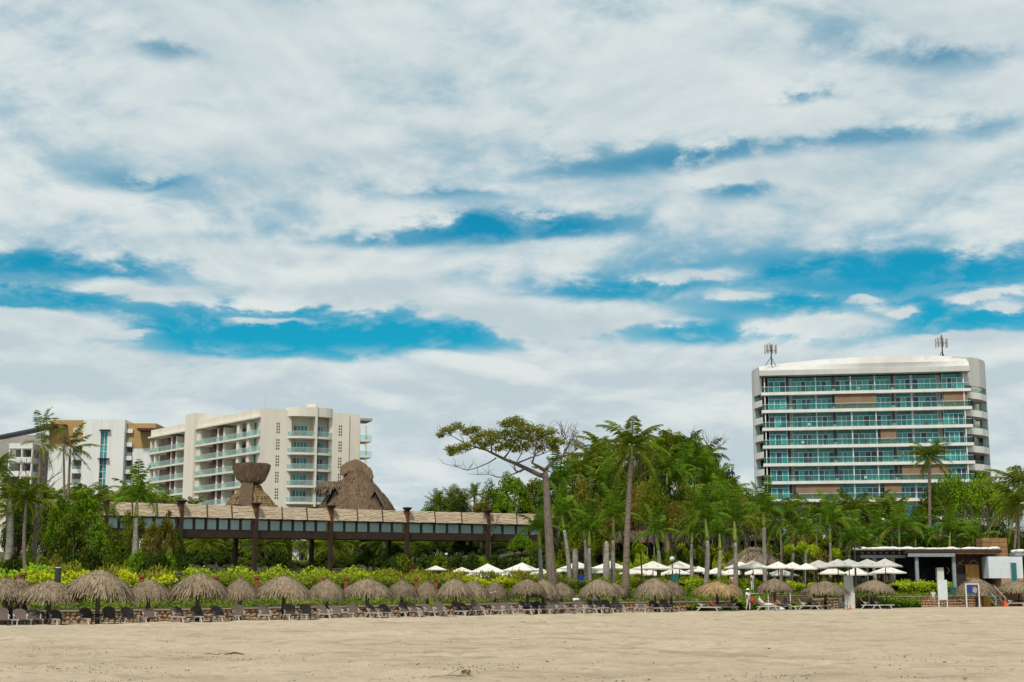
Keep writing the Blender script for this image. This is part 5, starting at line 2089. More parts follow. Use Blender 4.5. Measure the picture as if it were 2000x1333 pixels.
def hedge(px0, px1, off, pyt0, pyt1, mt, label, width=1.6, dens=42, size=.26, name='hedge', cat='hedge', aspect=.5, upright=0.0, under=None):
    a, b = rowpt(px0, off), rowpt(px1, off)
    L = (b - a).length
    n = int(L * width * dens + L * 2 * dens)
    t = thing(name, a)
    u = nr.uniform(0, 1, n)
    k = nr.uniform(-.5, .5, n)
    d = (b - a)
    bk = Vector((-d.y, d.x, 0)).normalized()
    base = np.outer(u, np.array(d)) + np.outer(k * width, np.array(bk))
    h0, h1 = P(px0, pyt0, a.y).z - a.z, P(px1, pyt1, b.y).z - b.z
    hh = h0 + (h1 - h0) * u
    wob = .78 + .16 * np.sin(u * L * 1.9 + px0) + .10 * np.sin(u * L * 5.1 + k * 4) + nr.uniform(-.1, .12, n)
    face = nr.uniform(0, 1, n)
    z = np.where(face < .5, 1.0, nr.uniform(.1, 1.0, n) ** .7) * hh * wob * (1 - 1.1 * k ** 2)
    k2 = np.where(face < .5, k, -.45 + nr.uniform(-.05, .2, n))
    base = np.outer(u, np.array(d)) + np.outer(k2 * width, np.array(bk))
    p = base + np.stack([np.zeros(n), np.zeros(n), z], 1)
    nrm = np.array([0, 0, .9]) + nr.normal(size=p.shape) * .8 + np.outer(-np.ones(n), np.array(bk)) * .5
    if upright:
        dirs = np.array([0, 0, 1.0]) + nr.normal(size=p.shape) * .35
        nrm = nr.normal(size=p.shape) + np.array([0, -.6, .2])
        v, f = leaf_quads(p, nrm, size * 1.8, size * .3, dirs)
    else:
        v, f = leaf_quads(p, nrm, size, size * aspect)
    put('foliage', mesh_np('foliage', v, f, M[mt]), t)
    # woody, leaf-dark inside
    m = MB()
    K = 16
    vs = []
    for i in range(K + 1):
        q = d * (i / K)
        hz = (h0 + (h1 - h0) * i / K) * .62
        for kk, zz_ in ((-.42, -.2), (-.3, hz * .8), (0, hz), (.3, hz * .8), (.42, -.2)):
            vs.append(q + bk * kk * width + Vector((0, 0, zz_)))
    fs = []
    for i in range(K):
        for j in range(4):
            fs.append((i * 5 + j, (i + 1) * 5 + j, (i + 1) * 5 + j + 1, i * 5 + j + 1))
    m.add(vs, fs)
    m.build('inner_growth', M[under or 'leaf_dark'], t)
    tag(t, label, cat)
    return t


M['leaf_fern'] = mat('leaf_fern', (.14, .30, .010), (.34, .52, .025), scale=.9, island=.5, **FOL)
M['leaf_cover'] = mat('leaf_ground_cover', (.06, .12, .008), (.22, .30, .020), scale=.5, island=.45, **FOL)
M['leaf_mid'] = mat('leaf_mid_hedge', (.11, .16, .010), (.30, .34, .022), scale=.6, island=.5, **FOL)
hedge(-30, 118, 15.5, 1100, 1106, 'leaf_fern', 'bright green ferny hedge at the far left behind the parasols', 3.0, 40, .28)
hedge(-30, 118, 10.5, 1113, 1119, 'leaf_yellow', 'mixed yellow hedge left of the black bollard', 1.8, 40, .26, under='leaf')
hedge(119, 335, 10.5, 1115, 1122, 'leaf_yellow', 'bright yellow croton hedge behind the parasols at the left', 1.9, 46, .27, under='leaf')
hedge(100, 345, 17, 1101, 1110, 'grass_olive', 'olive grassy bank behind the bright yellow hedge', 2.4, 40, .26, upright=1)
hedge(358, 745, 14, 1108, 1110, 'leaf_lime', 'long lime green hedge in front of the bridge posts', 2.0, 46, .26, under='leaf')
hedge(340, 760, 10.3, 1121, 1124, 'leaf_mid', 'long mid green hedge below the lime green one', 2.2, 44, .24)
hedge(735, 1115, 14, 1113, 1119, 'grass_olive', 'yellow-olive ornamental grass in front of the leftmost white umbrellas', 2.4, 46, .28, upright=1)
hedge(905, 1015, 10.3, 1127, 1128, 'leaf_yellow', 'yellow hedge between the thatched parasols, left of the umbrella tree', 1.6, 46, .25, under='leaf')
hedge(760, 905, 10.3, 1127, 1129, 'leaf_mid', 'green hedge left of the small yellow hedge', 1.8, 44, .24)
hedge(1015, 1345, 10.8, 1131, 1129, 'leaf_mid', 'green hedge behind the parasols below the royal palms', 1.8, 40, .24)
hedge(1045, 1360, 15, 1124, 1123, 'grass_olive', 'olive grass at the feet of the royal palms', 2.2, 40, .26, upright=1)
hedge(1330, 1490, 9.5, 1128, 1130, 'leaf_lime', 'lime green hedge behind the golden thatched parasol', 1.6, 42, .25, under='leaf')
hedge(1540, 1655, 8.0, 1137, 1140, 'leaf_lime', 'lime hedge left of the white slab sign', 1.6, 42, .25, under='leaf')
hedge(1745, 1885, 7.5, 1134, 1137, 'leaf_lime', 'bright green hedge in front of the beach bar', 2.0, 50, .27, under='leaf')
hedge(1690, 1790, 2.6, 1165, 1168, 'leaf_bright', 'bright green low bush at the foot of the wall, right of the parasol', 1.5, 50, .24, 'low_bush', 'bush')
hedge(1440, 1485, 2.4, 1167, 1168, 'leaf_bright', 'bright green low bush beside the person in white', 1.5, 50, .24, 'low_bush', 'bush')
hedge(1535, 1562, 1.5, 1172, 1176, 'leaf_bright', 'small green bush left of the timber steps', 1.2, 50, .24, 'low_bush', 'bush')
hedge(1345, 1440, 2.7, 1181, 1182, 'leaf_bright', 'thin green weeds along the sand under the golden parasol', .8, 40, .22, 'low_bush', 'bush')


def ground_cover():
    n = 26000
    X = nr.uniform(-42, 62, n)
    s = nr.uniform(4.5, 9.4, n)
    Y = 85 + (X + 24.5) * .777 + s / .79
    z = np.array([gz(x, y) for x, y in zip(X, Y)])
    z += nr.uniform(0, .42, n) * (.6 + .4 * np.sin(X * 1.3) * np.sin(X * .37 + s))
    p = np.stack([X, Y, z], 1)
    nrm = np.array([.1, -.35, .9]) + nr.normal(size=p.shape) * .7
    v, f = leaf_quads(p, nrm, .26, .15)
    o = put('ground_cover', mesh_np('ground_cover', v, f, M['leaf_cover']))
    tag(o, 'low green ground cover on the bank above the stone wall', 'ground cover', None, 'stuff')
    # rough undergrowth further back
    n = 30000
    X = nr.uniform(-60, 95, n)
    s = nr.uniform(9, 62, n) ** 1.0
    Y = 85 + (X + 24.5) * .777 + s / .79
    z = np.array([gz(x, y) for x, y in zip(X, Y)]) + nr.uniform(0, .35, n)
    p = np.stack([X, Y, z], 1)
    v, f = leaf_quads(p, np.array([0, -.3, .9]) + nr.normal(size=p.shape) * .7, .5, .22)
    tag(put('undergrowth', mesh_np('undergrowth', v, f, M['leaf'])), 'rough green undergrowth on the garden slope', 'undergrowth', None, 'stuff')


ground_cover()
for px, py, r in ((884, 1105, 9), (892, 1107, 7)):
    pass
t = tree(7, 877, 122, 1106, 11, 'leaf_red', 'red_shrub')
tag(t, 'dark red leafed shrub between the leftmost white umbrellas', 'shrub')
t = tree(8, 806, 121, 1106, 12, 'leaf_red', 'red_shrub')
tag(t, 'reddish brown shrub left of the white umbrellas at a bridge post', 'shrub')
t = tree(6, 850, 93, 1162, 14, 'leaf_lime', 'leafy_shrub', rowpt(846, 3.2))
tag(t, 'lime green plant growing at the stone wall between the parasols', 'shrub')


# ================================================================== stone retaining wall
def build_wall():
    a = rowpt(-60, 3.7)
    a.z = -.2
    t = thing('stone_wall', (a.x, a.y, 0))
    tag(t, 'long low retaining wall of rough reddish stones behind the loungers', 'wall')
    segs = []
    X = a.x
    while X < 66:
        x1 = X + 4.0
        segs.append((X, x1))
        X = x1
    core = MB()
    cop = MB()
    top_h = lambda x: .67 + lerp([(-60, 0), (25, .0), (31, .30), (70, .35)], x)
    hi = lambda x: lerp(ROWZ, x) + top_h(x)
    dirv = Vector((1, .777, 0)).normalized()
    nrm = Vector((dirv.y, -dirv.x, 0))
    meshes = []
    for i in range(10):
        m = MB()
        n = 6 + i % 3
        ang = sorted(nr.uniform(-.25, .25) + k * 2 * math.pi / n for k in range(n))
        rr_ = [nr.uniform(.82, 1.12) for _ in range(n)]
        pl = [(rr_[k] * math.cos(ang[k]), rr_[k] * math.sin(ang[k])) for k in range(n)]
        vs = [(x * .5, 0.0, y * .5) for x, y in pl] + [(x * .40, -.07, y * .40) for x, y in pl] + [(nr.uniform(-.1, .1), -.105, nr.uniform(-.1, .1))]
        fs = [(k, (k + 1) % n, n + (k + 1) % n, n + k) for k in range(n)] + [(n + k, n + (k + 1) % n, 2 * n) for k in range(n)]
        m.add(vs, fs)
        meshes.append(m)
    smesh = [m.mesh('stone', M['stone'], False) for m in meshes]
    rest = MB()
    ang_ = math.atan2(dirv.y, dirv.x)
    count = 0
    for x0, x1 in segs:
        y0, y1 = yrow(x0) + 3.7 / .79, yrow(x1) + 3.7 / .79
        p0, p1 = Vector((x0 - a.x, y0 - a.y, 0)), Vector((x1 - a.x, y1 - a.y, 0))
        back = -nrm * .5
        h0, h1 = hi(x0), hi(x1)
        core.add([p0 + Vector((0, 0, -.6)), p1 + Vector((0, 0, -.6)), p1 + back + Vector((0, 0, -.6)), p0 + back + Vector((0, 0, -.6)),
                  p0 + Vector((0, 0, h0)), p1 + Vector((0, 0, h1)), p1 + back + Vector((0, 0, h1)), p0 + back + Vector((0, 0, h0))],
                 [(0, 1, 5, 4), (4, 5, 6, 7), (2, 3, 7, 6)])
        f = nrm * .14
        bk = back * 1.1
        e = Vector((0, 0, .07))
        cop.add([p0 + f + Vector((0, 0, h0 + .004)), p1 + f + Vector((0, 0, h1 + .004)), p1 + bk + Vector((0, 0, h1 + .004)), p0 + bk + Vector((0, 0, h0 + .004)),
                 p0 + f + e + Vector((0, 0, h0)), p1 + f + e + Vector((0, 0, h1)), p1 + bk + e + Vector((0, 0, h1)), p0 + bk + e + Vector((0, 0, h0))],
                [(0, 1, 5, 4), (4, 5, 6, 7), (3, 2, 1, 0), (2, 3, 7, 6)])
        L = (p1 - p0).length
        zlo = lerp(ROWZ, x0) - .05
        rows = 3 if x0 < 26 else 4
        for rw in range(rows):
            hgt = (hi((x0 + x1) / 2) - zlo) / rows
            u = rng.uniform(-.1, .2)
            while u < L:
                w = rng.uniform(.26, .52)
                c = p0 + (p1 - p0) * min(1, (u + w / 2) / L) + nrm * .015
                zc = zlo + (h1 - h0) * u / L + hgt * (rw + .5 + rng.uniform(-.1, .1))
                k = rng.randrange(10)
                px = pxof((c.x + a.x, c.y + a.y, zc))
                big = w > .30 and -5 < px < 560 and count < 295
                if big:
                    o = put('stone', smesh[k], t, (c.x, c.y, zc), (0, rng.uniform(-.3, .3), ang_), (w * 1.02, 1, hgt * 1.05))
                    count += 1
                else:
                    mm = meshes[k]
                    ca, sa = math.cos(ang_), math.sin(ang_)
                    rest.add([(c.x + ca * v[0] * w - sa * v[1], c.y + sa * v[0] * w + ca * v[1], zc + v[2] * hgt * 1.05) for v in mm.v], mm.f)
                u += w + .02
    core.build('mortar_core', M['mortar'], t)
    cop.build('coping', M['coping'], t)
    o = rest.build('smaller_stones', M['stone_i'], t)
    o['kind'] = 'stuff'


M['stone_i'] = mat('wall_stone_small', (.30, .15, .09), (.47, .33, .215), .9, 3.0, .02, 9, island=.65)
build_wall()

# ================================================================== thatched beach parasols
TH = []


def parasol_meshes():
    for i in range(7):
        gold = i == 4
        w_ = nr.uniform(-.08, .08, 5)
        prof = [(.10, 1.0), (.42 + w_[0], .90), (.95 + w_[1], .66 + w_[2]), (1.40 + w_[3], .36 + w_[4]), (1.72, .06)]
        s = thatch_shell(prof, 20, 2300, M['thatch_gold'] if gold else M['thatch'], length=(.25, .62), width=.075, droop=.65, ragged=.3)
        TH.append((s, core_mesh([(.08, .98), (.40, .87), (.92, .61), (1.36, .30), (1.66, -.02), (1.7, -.22)], 18, m_=M['thatch_core'])))


parasol_meshes()
_pm = MB()
_pm.tube([(0, 0, 0), (.03, 0, .5), (0, 0, 1)], [.13, .12, .10], 7)
POLE = _pm.mesh('pole', M['pole'], True)
_pm = MB()
_pm.lathe([(.42, 0), (.45, .03), (.45, .07), (.05, .08)], 14)
TRAY = _pm.mesh('tray_table', M['dark_metal'], True)
PARA = [(6, 1.6, 1126, 112, 0), (32, 3.0, 1128, 84, 1), (94, .3, 1134, 128, 2), (190, -.6, 1117, 134, 0), (288, .9, 1131, 92, 3), (385, -.4, 1122, 112, 1), (468, 1.2, 1131, 76, 0), (553, .2, 1125, 114, 2), (637, 1.4, 1132, 72, 3), (717, .3, 1129, 98, 1),
        (785, .2, 1130, 64, 0), (833, 1.6, 1136, 58, 2), (888, -.2, 1132, 76, 3), (924, 1.2, 1134, 66, 1), (967, 1.8, 1138, 56, 0), (1030, -.2, 1129, 74, 2), (1062, .6, 1134, 62, 3), (1096, 1.7, 1137, 56, 1), (1170, -.2, 1132, 84, 0), (1200, 1.4, 1136, 54, 2), (1279, -.2, 1131, 78, 3),
        (1311, 1.2, 1136, 58, 0), (1402, .2, 1133, 92, 4), (1430, 1.6, 1138, 50, 1), (1515, 0, 1128, 74, 2), (1613, -.4, 1134, 94, 3), (1710, .2, 1131, 82, 0), (1908, 1.0, 1131, 74, 1), (1992, .6, 1135, 84, 2)]
for px, off, pyt, wpx, var in PARA:
    b = rowpt(px, off)
    b.z = sandz(b.x, b.y)
    H = P(px, pyt, b.y).z - b.z
    rad = wpx / 2 / F * (b.y * _cp) * 1.02
    t = thing('thatched_parasol', b, rng.uniform(0, 6.28))
    tl = (rng.uniform(-.07, .07), rng.uniform(-.07, .07), 0)
    put('pole', POLE, t, (0, 0, -.2), scale=(1.1, 1.1, H - .1 + .2))
    zs = H * .31
    th = put('thatch', TH[var][0] if var == 4 else TH[(var + int(px)) % 7 if (var + int(px)) % 7 != 4 else 5][0], t, (0, 0, H - zs - .08), tl, (rad / 2.0 * rng.uniform(.93, 1.07), rad / 2.0 * rng.uniform(.93, 1.07), zs * rng.uniform(.9, 1.15)))
    put('thatch_lining', TH[var][1], th)
    m = MB()
    m.tube([(0, 0, H - .25), (0, 0, H + .02), (.03, 0, H + .14)], [.11, .08, .04], 6)
    m.build('finial', M['thatch_core'], t)
    put('tray_table', TRAY, t, (0, 0, .52))
    if var == 4:
        tag(t, 'golden newer thatched parasol above the sunbathers', 'parasol', 'thatched parasols along the beach')
    else:
        reg(t, 'parasol', 'shaggy grey-brown thatched beach parasol, {} in the row', 'parasol', 'thatched parasols along the beach', px)


# ================================================================== sun loungers
def lounger_meshes(sl, ang):
    out = []
    m = MB()
    K = 8
    vs = []
    for i in range(K + 1):
        x = -.15 + 1.30 * i / K
        z = .36 - .05 * math.sin(math.pi * i / K)
        vs += [(x, -.29, z), (x, .29, z), (x, .29, z - .03), (x, -.29, z - .03)]
    fs = []
    for i in range(K):
        for j in range(4):
            fs.append((i * 4 + j, i * 4 + (j + 1) % 4, i * 4 + 4 + (j + 1) % 4, i * 4 + 4 + j))
    fs += [(0, 3, 2, 1), (K * 4, K * 4 + 1, K * 4 + 2, K * 4 + 3)]
    m.add(vs, fs)
    out.append(('seat', m.mesh('seat', M[sl])))
    m = MB()
    ca, sa = math.cos(R(ang)), math.sin(R(ang))
    vs, fs = [], []
    K = 8
    for i in range(K + 1):
        u = i / K
        L = .74 * u
        w = .345 * (1 if u < .72 else math.sqrt(max(.12, 1 - ((u - .72) / .30) ** 2)))
        bend = .05 * math.sin(math.pi * u)
        x, z = -.15 - ca * L - sa * bend, .36 + sa * L - ca * bend
        vs += [(x, -w, z), (x, w, z), (x - .035 * sa, w, z - .035 * ca), (x - .035 * sa, -w, z - .035 * ca)]
    for i in range(K):
        for j in range(4):
            fs.append((i * 4 + j, i * 4 + (j + 1) % 4, i * 4 + 4 + (j + 1) % 4, i * 4 + 4 + j))
    fs += [(0, 3, 2, 1), (K * 4, K * 4 + 1, K * 4 + 2, K * 4 + 3)]
    m.add(vs, fs)
    out.append(('backrest', m.mesh('backrest', M[sl])))
    for sy in (-1, 1):
        m = MB()
        m.bar((-.55, sy * .33, .33), (1.2, sy * .33, .33), .05, .075)
        out.append(('side_rail', m.mesh('side_rail', M['lounger_frame'])))
        m = MB()
        m.bar((.85, sy * .33, .30), (1.02, sy * .35, 0), .06, .075)
        out.append(('leg', m.mesh('leg', M['lounger_frame'])))
        m = MB()
        m.bar((-.30, sy * .33, .30), (-.55, sy * .35, 0), .07, .09)
        out.append(('leg', m.mesh('leg', M['lounger_frame'])))
        m = MB()
        m.bar((-.15, sy * .32, .37), (-.36, sy * .33, .62), .045, .07)
        m.bar((-.36, sy * .33, .60), (.02, sy * .34, .52), .05, .05)
        out.append(('arm', m.mesh('arm', M['lounger_frame'])))
    return out


LM = [lounger_meshes('sling', a) for a in (50, 60, 42)]
LT = lounger_meshes('sling_light', 55)
TOW = MB()
TOW.box(-.16, .75, -.26, .26, .375, .40)
for i in range(6):
    u = i / 6 * .85
    ca, sa = math.cos(R(52)), math.sin(R(52))
    TOW.bar((-.16 - ca * u + .03, 0, .40 + sa * u), (-.16 - ca * (u + .15) + .03, 0, .40 + sa * (u + .15)), .5, .02, up=(sa, 0, ca))
TOWM = TOW.mesh('towel', M['towel'])


def lounger(px, off, meshes, rot, kind=0, label=None):
    b = rowpt(px, off)
    b.z = sandz(b.x, b.y)
    t = thing('sun_lounger', b, R(rot), (1.08, 1.08, 1.0))
    for nm, me in meshes:
        put(nm, me, t)
    if label:
        tag(t, label, 'sun lounger', 'sun loungers along the beach')
    else:
        reg(t, 'lounger', 'brown sling sun lounger by the stone wall, {}', 'sun lounger', 'sun loungers along the beach', px)
    return t


LPX = [4, 40, 66, 112, 172, 214, 250, 292, 352, 390, 430, 468, 521, 568, 600, 636, 660, 692, 732, 757, 793, 812, 842, 862, 900, 914, 937, 975, 995, 1028, 1047, 1062, 1082, 1099, 1135, 1157, 1172, 1190, 1212, 1255, 1285, 1303]
rl = random.Random(9)
for i, px in enumerate(LPX):
    lounger(px, -1.1 + rl.uniform(-.25, .35), LM[rl.choice([0, 0, 1, 1, 2])], -58 + rl.uniform(-10, 10))
for px in (1135, 1172):
    b = rowpt(px, -1.05)
    o = put('towel', TOWM, None, (b.x, b.y, sandz(b.x, b.y) + .02), (0, 0, R(-58)), (1.08, 1.08, 1.0))
    reg(o, 'towel', 'pale blue towel draped over a lounger near the middle, {}', 'towel', 'towels on loungers', px)
for px, off, rot, lb in ((1376, -.6, -12, 'tan lounger at the left of the sunbathers under the golden parasol'), (1425, -.5, -165, 'tan lounger at the right under the golden parasol'), (1494, -.8, -20, 'tan lounger by the person in white shirt'), (1533, -.8, -25, 'tan lounger right of the family under the parasol'),
                         (1575, -.2, -20, 'empty tan lounger in front of the timber steps'), (1596, -.2, -20, 'second empty tan lounger in front of the timber steps'), (1632, -.9, -15, 'tan lounger below the parasol left of the white slab'), (1696, -.6, -14, 'left tan lounger of the pair by the low green bush'),
                         (1718, -.6, -14, 'right tan lounger of the pair by the low green bush'), (1978, -.3, -20, 'tan lounger at the right edge of the beach')):
    lounger(px, off, LT, rot, 0, lb)

# ================================================================== white market umbrellas
def canopy_mesh(mt):
    m = MB()
    n = 4
    K = 6
    hw, hh = 1.55, .78
    rings = []
    for i in range(K + 1):
        u = i / K
        ring = []
        for e in range(4):
            for q in range(4):
                s = -1 + q * .5
                a = [(s, -1), (1, s), (-s, 1), (-1, -s)][e]
                sag = -.05 * (1 - abs(s)) * math.sin(math.pi * u) * 1.2
                z = hh * (1 - u) ** 1.12 + sag - (.03 * (1 - abs(s)) * u)
                ring.append((a[0] * hw * u, a[1] * hw * u, z))
        rings.append(ring)
    low = [(x * 1.0, y * 1.0, z - .13) for x, y, z in rings[-1]]
    und = [[(x * .985, y * .985, z - .02) for x, y, z in r] for r in rings]
    vs = [v for r in rings for v in r] + low
    fs = []
    for i in range(K + 1):
        for k in range(16):
            fs.append((i * 16 + k, i * 16 + (k + 1) % 16, (i + 1) * 16 + (k + 1) % 16, (i + 1) * 16 + k))
    fs = [tuple(reversed(f)) for f in fs]
    m.add(vs, fs)
    m.add([v for r in und for v in r], [(i * 16 + k, i * 16 + (k + 1) % 16, (i + 1) * 16 + (k + 1) % 16, (i + 1) * 16 + k) for i in range(K) for k in range(16)])
    return m.mesh('canopy', M[mt])


CAN = canopy_mesh('canvas')
CAN_SHADED = canopy_mesh('canvas_shaded')
_m = MB()
_m.tube([(0, 0, 0), (0, 0, 1)], .04, 7)
UPOLE = _m.mesh('pole', M['plastic'])
_m = MB()
_m.tube([(0, 0, 0), (0, 0, 1)], .045, 7)
UPOLED = _m.mesh('pole', M['darkwood'])
_m = MB()
for k in range(8):
    a = k * math.pi / 4
    rr_ = 1.5 * (1.38 if k % 2 else 1)
    _m.bar((0, 0, .55), (rr_ * .72 * math.cos(a), rr_ * .72 * math.sin(a), .20), .025, .025)
RIBS = _m.mesh('ribs', M['darkwood'])
_m = MB()
_m.lathe([(.35, 0), (.35, .08), (.1, .12), (.06, .3)], 10)
UBASE = _m.mesh('base', M['dark_metal'])
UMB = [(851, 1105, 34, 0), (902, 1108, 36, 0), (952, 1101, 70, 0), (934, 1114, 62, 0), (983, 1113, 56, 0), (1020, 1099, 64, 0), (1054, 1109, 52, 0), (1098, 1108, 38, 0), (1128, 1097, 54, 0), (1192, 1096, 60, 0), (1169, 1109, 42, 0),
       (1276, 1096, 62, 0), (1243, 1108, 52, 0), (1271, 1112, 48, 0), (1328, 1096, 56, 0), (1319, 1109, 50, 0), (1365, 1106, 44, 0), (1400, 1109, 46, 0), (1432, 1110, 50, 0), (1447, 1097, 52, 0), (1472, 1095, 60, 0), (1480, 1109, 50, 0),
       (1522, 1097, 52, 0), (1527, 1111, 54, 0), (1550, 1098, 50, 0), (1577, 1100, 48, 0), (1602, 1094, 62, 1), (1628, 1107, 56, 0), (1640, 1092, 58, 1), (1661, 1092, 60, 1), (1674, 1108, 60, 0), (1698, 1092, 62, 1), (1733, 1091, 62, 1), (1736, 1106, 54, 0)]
for px, py, w, grey in UMB:
    near = py < 1103
    Y = (134 if near else 152) + rng.uniform(-2, 2)
    if px > 1560:
        Y -= 2 if near else 6
    b = G(px, Y)
    H = P(px, py, Y).z - b.z
    s = w / F * Y * _cp / 3.35
    t = thing('market_umbrella', b, rng.uniform(.15, 1.3))
    c = put('canopy', CAN_SHADED if grey else CAN, t, (0, 0, H - .78 * s), scale=(s, s, s))
    put('ribs', RIBS, c)
    put('pole', UPOLED if rng.random() < .7 else UPOLE, t, (0, 0, 0), scale=(1, 1, H - .1))
    put('base', UBASE, t)
    reg(t, 'umbrella', '{} ' + ('grey shaded' if grey else 'white') + ' square market umbrella on the terrace' if False else ('shade-toned white' if grey else 'white') + ' square market umbrella on the terrace, {}', 'umbrella', 'market umbrellas on the terrace', px)


# ================================================================== beach bar
def build_bar():
    Y = 147.0
    X0 = XP(1675, Y, 4)
    g = gz(X0 + 8, Y)
    t = thing('beach_bar', (X0, Y, g))
    tag(t, 'open beach bar with flat roof, grey steel posts and dark interior at the right', 'bar')
    x = lambda px: XP(px, Y, 4) - X0
    z = lambda py: P(1800, py, Y).z - g
    m = MB()
    m.box(x(1760), x(2040), 1.0, 9, -1.2, z(1141))
    m.build('plinth', M['coping'], t)
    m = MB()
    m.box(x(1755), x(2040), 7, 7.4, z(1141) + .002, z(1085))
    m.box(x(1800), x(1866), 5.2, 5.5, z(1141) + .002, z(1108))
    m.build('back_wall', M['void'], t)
    # roof: slab with beam ends, then the fascia
    m = MB()
    m.box(x(1769), x(1955), -.6, 8.5, z(1080), z(1075))
    m.build('roof_slab', M['darkwood'], t)
    m = MB()
    m.box(x(1676), x(1768.8), .4, 8.4, z(1078.5), z(1075.5))
    m.build('pergola_roof', M['darkwood'], t)
    for j in range(8):
        m = MB()
        u = x(1682 + j * 12)
        m.box(u, u + .22, -.5, 8, z(1082), z(1078.7))
        m.build('rafter', M['darkwood'], t)
    m = MB()
    m.box(x(1685), x(1772), .5, .8, z(1090), z(1084))
    m.box(x(1685), x(1772), 6.8, 7.1, z(1090), z(1084))
    m.build('beam', M['greysteel'], t)['kind'] = 'stuff'
    m = MB()
    m.box(x(1772.2), x(1864), -.55, -.25, z(1088), z(1081))
    m.build('beam', M['greysteel'], t)
    m = MB()
    m.box(x(1864.5), x(1952), -.58, -.2, z(1083), z(1078))
    m.build('timber_fascia', M['rustwood'], t)
    for px, y in ((1790, -.3), (1863, -.2), (1706, 6), (1754, 5.5), (1712, .7)):
        m = MB()
        m.box(x(px) - .16, x(px) + .16, y, y + .32, -.6, z(1088.5))
        m.build('post', M['greysteel'], t)
    m = MB()
    m.box(x(1756), x(1765), 3.2, 4.0, -.6, z(1088))
    m.build('pillar', M['cream_light'], t)
    # timber wall with chevrons
    m = MB()
    m.box(x(1866), x(1926), 1.2, 1.4, z(1141) + .002, z(1083))
    m.build('timber_wall', M['darkwood'], t)
    for a, b in (((1868, 1099), (1875, 1106)), ((1875, 1106), (1890, 1093)), ((1900, 1102), (1909, 1093)), ((1909, 1093), (1919, 1101)), ((1878, 1097), (1888, 1104)), ((1856, 1108), (1861, 1114)), ((1861, 1114), (1856, 1121))):
        m = MB()
        m.bar((x(a[0]), 1.15, z(a[1])), (x(b[0]), 1.15, z(b[1])), .06, .13, up=(0, -1, 0))
        m.build('chevron_lath', M['palewood'], t)
    n = 9
    for j in range(n):
        m = MB()
        u0 = x(1891) + (x(1918) - x(1891)) * j / n
        m.tube([(u0 + .07, .9, z(1133)), (u0 + .07, .9, z(1103) + rng.uniform(-.03, .03))], .085, 6)
        m.build('bamboo_cane', M['bamboo'], t)
    m = MB()
    m.box(x(1832), x(1845), .3, .9, z(1134), z(1109))
    m.build('white_cabinet', M['plastic'], t)
    m = MB()
    m.box(x(1868), x(1890), .6, 1.0, z(1141) + .003, z(1121))
    m.build('counter', M['void'], t)
    # white kiosk with a teal door on a stone base
    m = MB()
    m.box(x(1925.5), x(1992), -.9, 5, z(1130), z(1088))
    k = m.build('kiosk', M['paleblue'], t)
    m = MB()
    m.box(x(1949), x(1991.5), -.95, 4.9, -1.4, z(1130) - .003)
    m.build('stone_base', M['stone'], t)
    m = MB()
    m.box(x(1969), x(1978), -.98, -.91, z(1137), z(1101))
    d = m.build('door', M['teal_paint'], k)
    m = MB()
    m.box(x(1967.6), x(1969) - .003, -1.0, -.92, z(1137), z(1100))
    m.box(x(1978) + .003, x(1979.4), -1.0, -.92, z(1137), z(1100))
    m.box(x(1967.6), x(1979.4), -1.0, -.92, z(1101) + .003, z(1099.6))
    m.build('door_frame', M['greysteel'], d)
    # stacked woven crates on the roof, as a block of slats
    for i in range(3):
        for j in range(4):
            m = MB()
            u0 = x(1929.5) + (x(1979) - x(1929.5)) * i / 3
            u1 = x(1929.5) + (x(1979) - x(1929.5)) * (i + 1) / 3 - .04
            z0 = z(1087) + (z(1050) - z(1087)) * j / 4
            z1 = z(1087) + (z(1050) - z(1087)) * (j + 1) / 4 - .03
            for q in range(4):
                zz0 = z0 + (z1 - z0) * q / 4
                m.box(u0, u1, 1.2, 3.2, zz0, zz0 + (z1 - z0) / 4 - .02)
            m.build('woven_panel', M['crate'], t)
    m = MB()
    m.box(x(1983), x(2060), -.4, 6, z(1086), z(1080))
    m.build('side_roof', M['greysteel'], t)
    # sandbags that weigh down the roof
    blob = MB()
    prof = [(.02, 0), (.30, .02), (.42, .12), (.36, .22), (.15, .27), (.02, .27)]
    blob.lathe(prof, 10, sx=1.25, sy=.8)
    bm_ = blob.mesh('sandbag', M['sandbag'], True)
    q = [1678, 1684, 1691, 1704, 1709, 1721, 1726, 1733, 1740, 1747, 1752, 1757, 1770, 1777, 1784, 1793, 1800, 1815, 1820, 1827, 1836, 1849, 1855, 1862, 1871, 1892, 1897, 1903, 1912, 1920, 1928, 1940, 1945, 1987, 1994]
    for px in q:
        o = put('sandbag', bm_, None, (X0 + x(px), Y + rng.uniform(-.2, .5), g + (z(1080) if px > 1980 else z(1075)) - .01), (0, 0, rng.uniform(-.4, .4)), (rng.uniform(.9, 1.25), 1.2, rng.uniform(.9, 1.4)))
        reg(o, 'sandbag', 'white sandbag on the edge of the bar roof, {}', 'sandbag', 'sandbags on the bar roof', px)
    # tables and chairs glimpsed in the shade
    for i, px in enumerate((1685, 1722, 1745, 1768, 1782, 1812, 1825)):
        b = Vector((X0 + x(px), Y + rng.uniform(-3, 2), 0))
        b.z = gz(b.x, b.y)
        e = thing('cafe_table', b)
        m = MB()
        m.box(-.45, .45, -.45, .45, .70, .75)
        m.build('table_top', M['rustwood'], e)
        for sx_ in (-.38, .38):
            for sy_ in (-.38, .38):
                m = MB()
                m.box(sx_ - .03, sx_ + .03, sy_ - .03, sy_ + .03, 0, .70)
                m.build('leg', M['darkwood'], e)
        reg(e, 'table', 'brown wooden cafe table in the shade of the bar, {}', 'table', 'cafe tables at the bar', px)
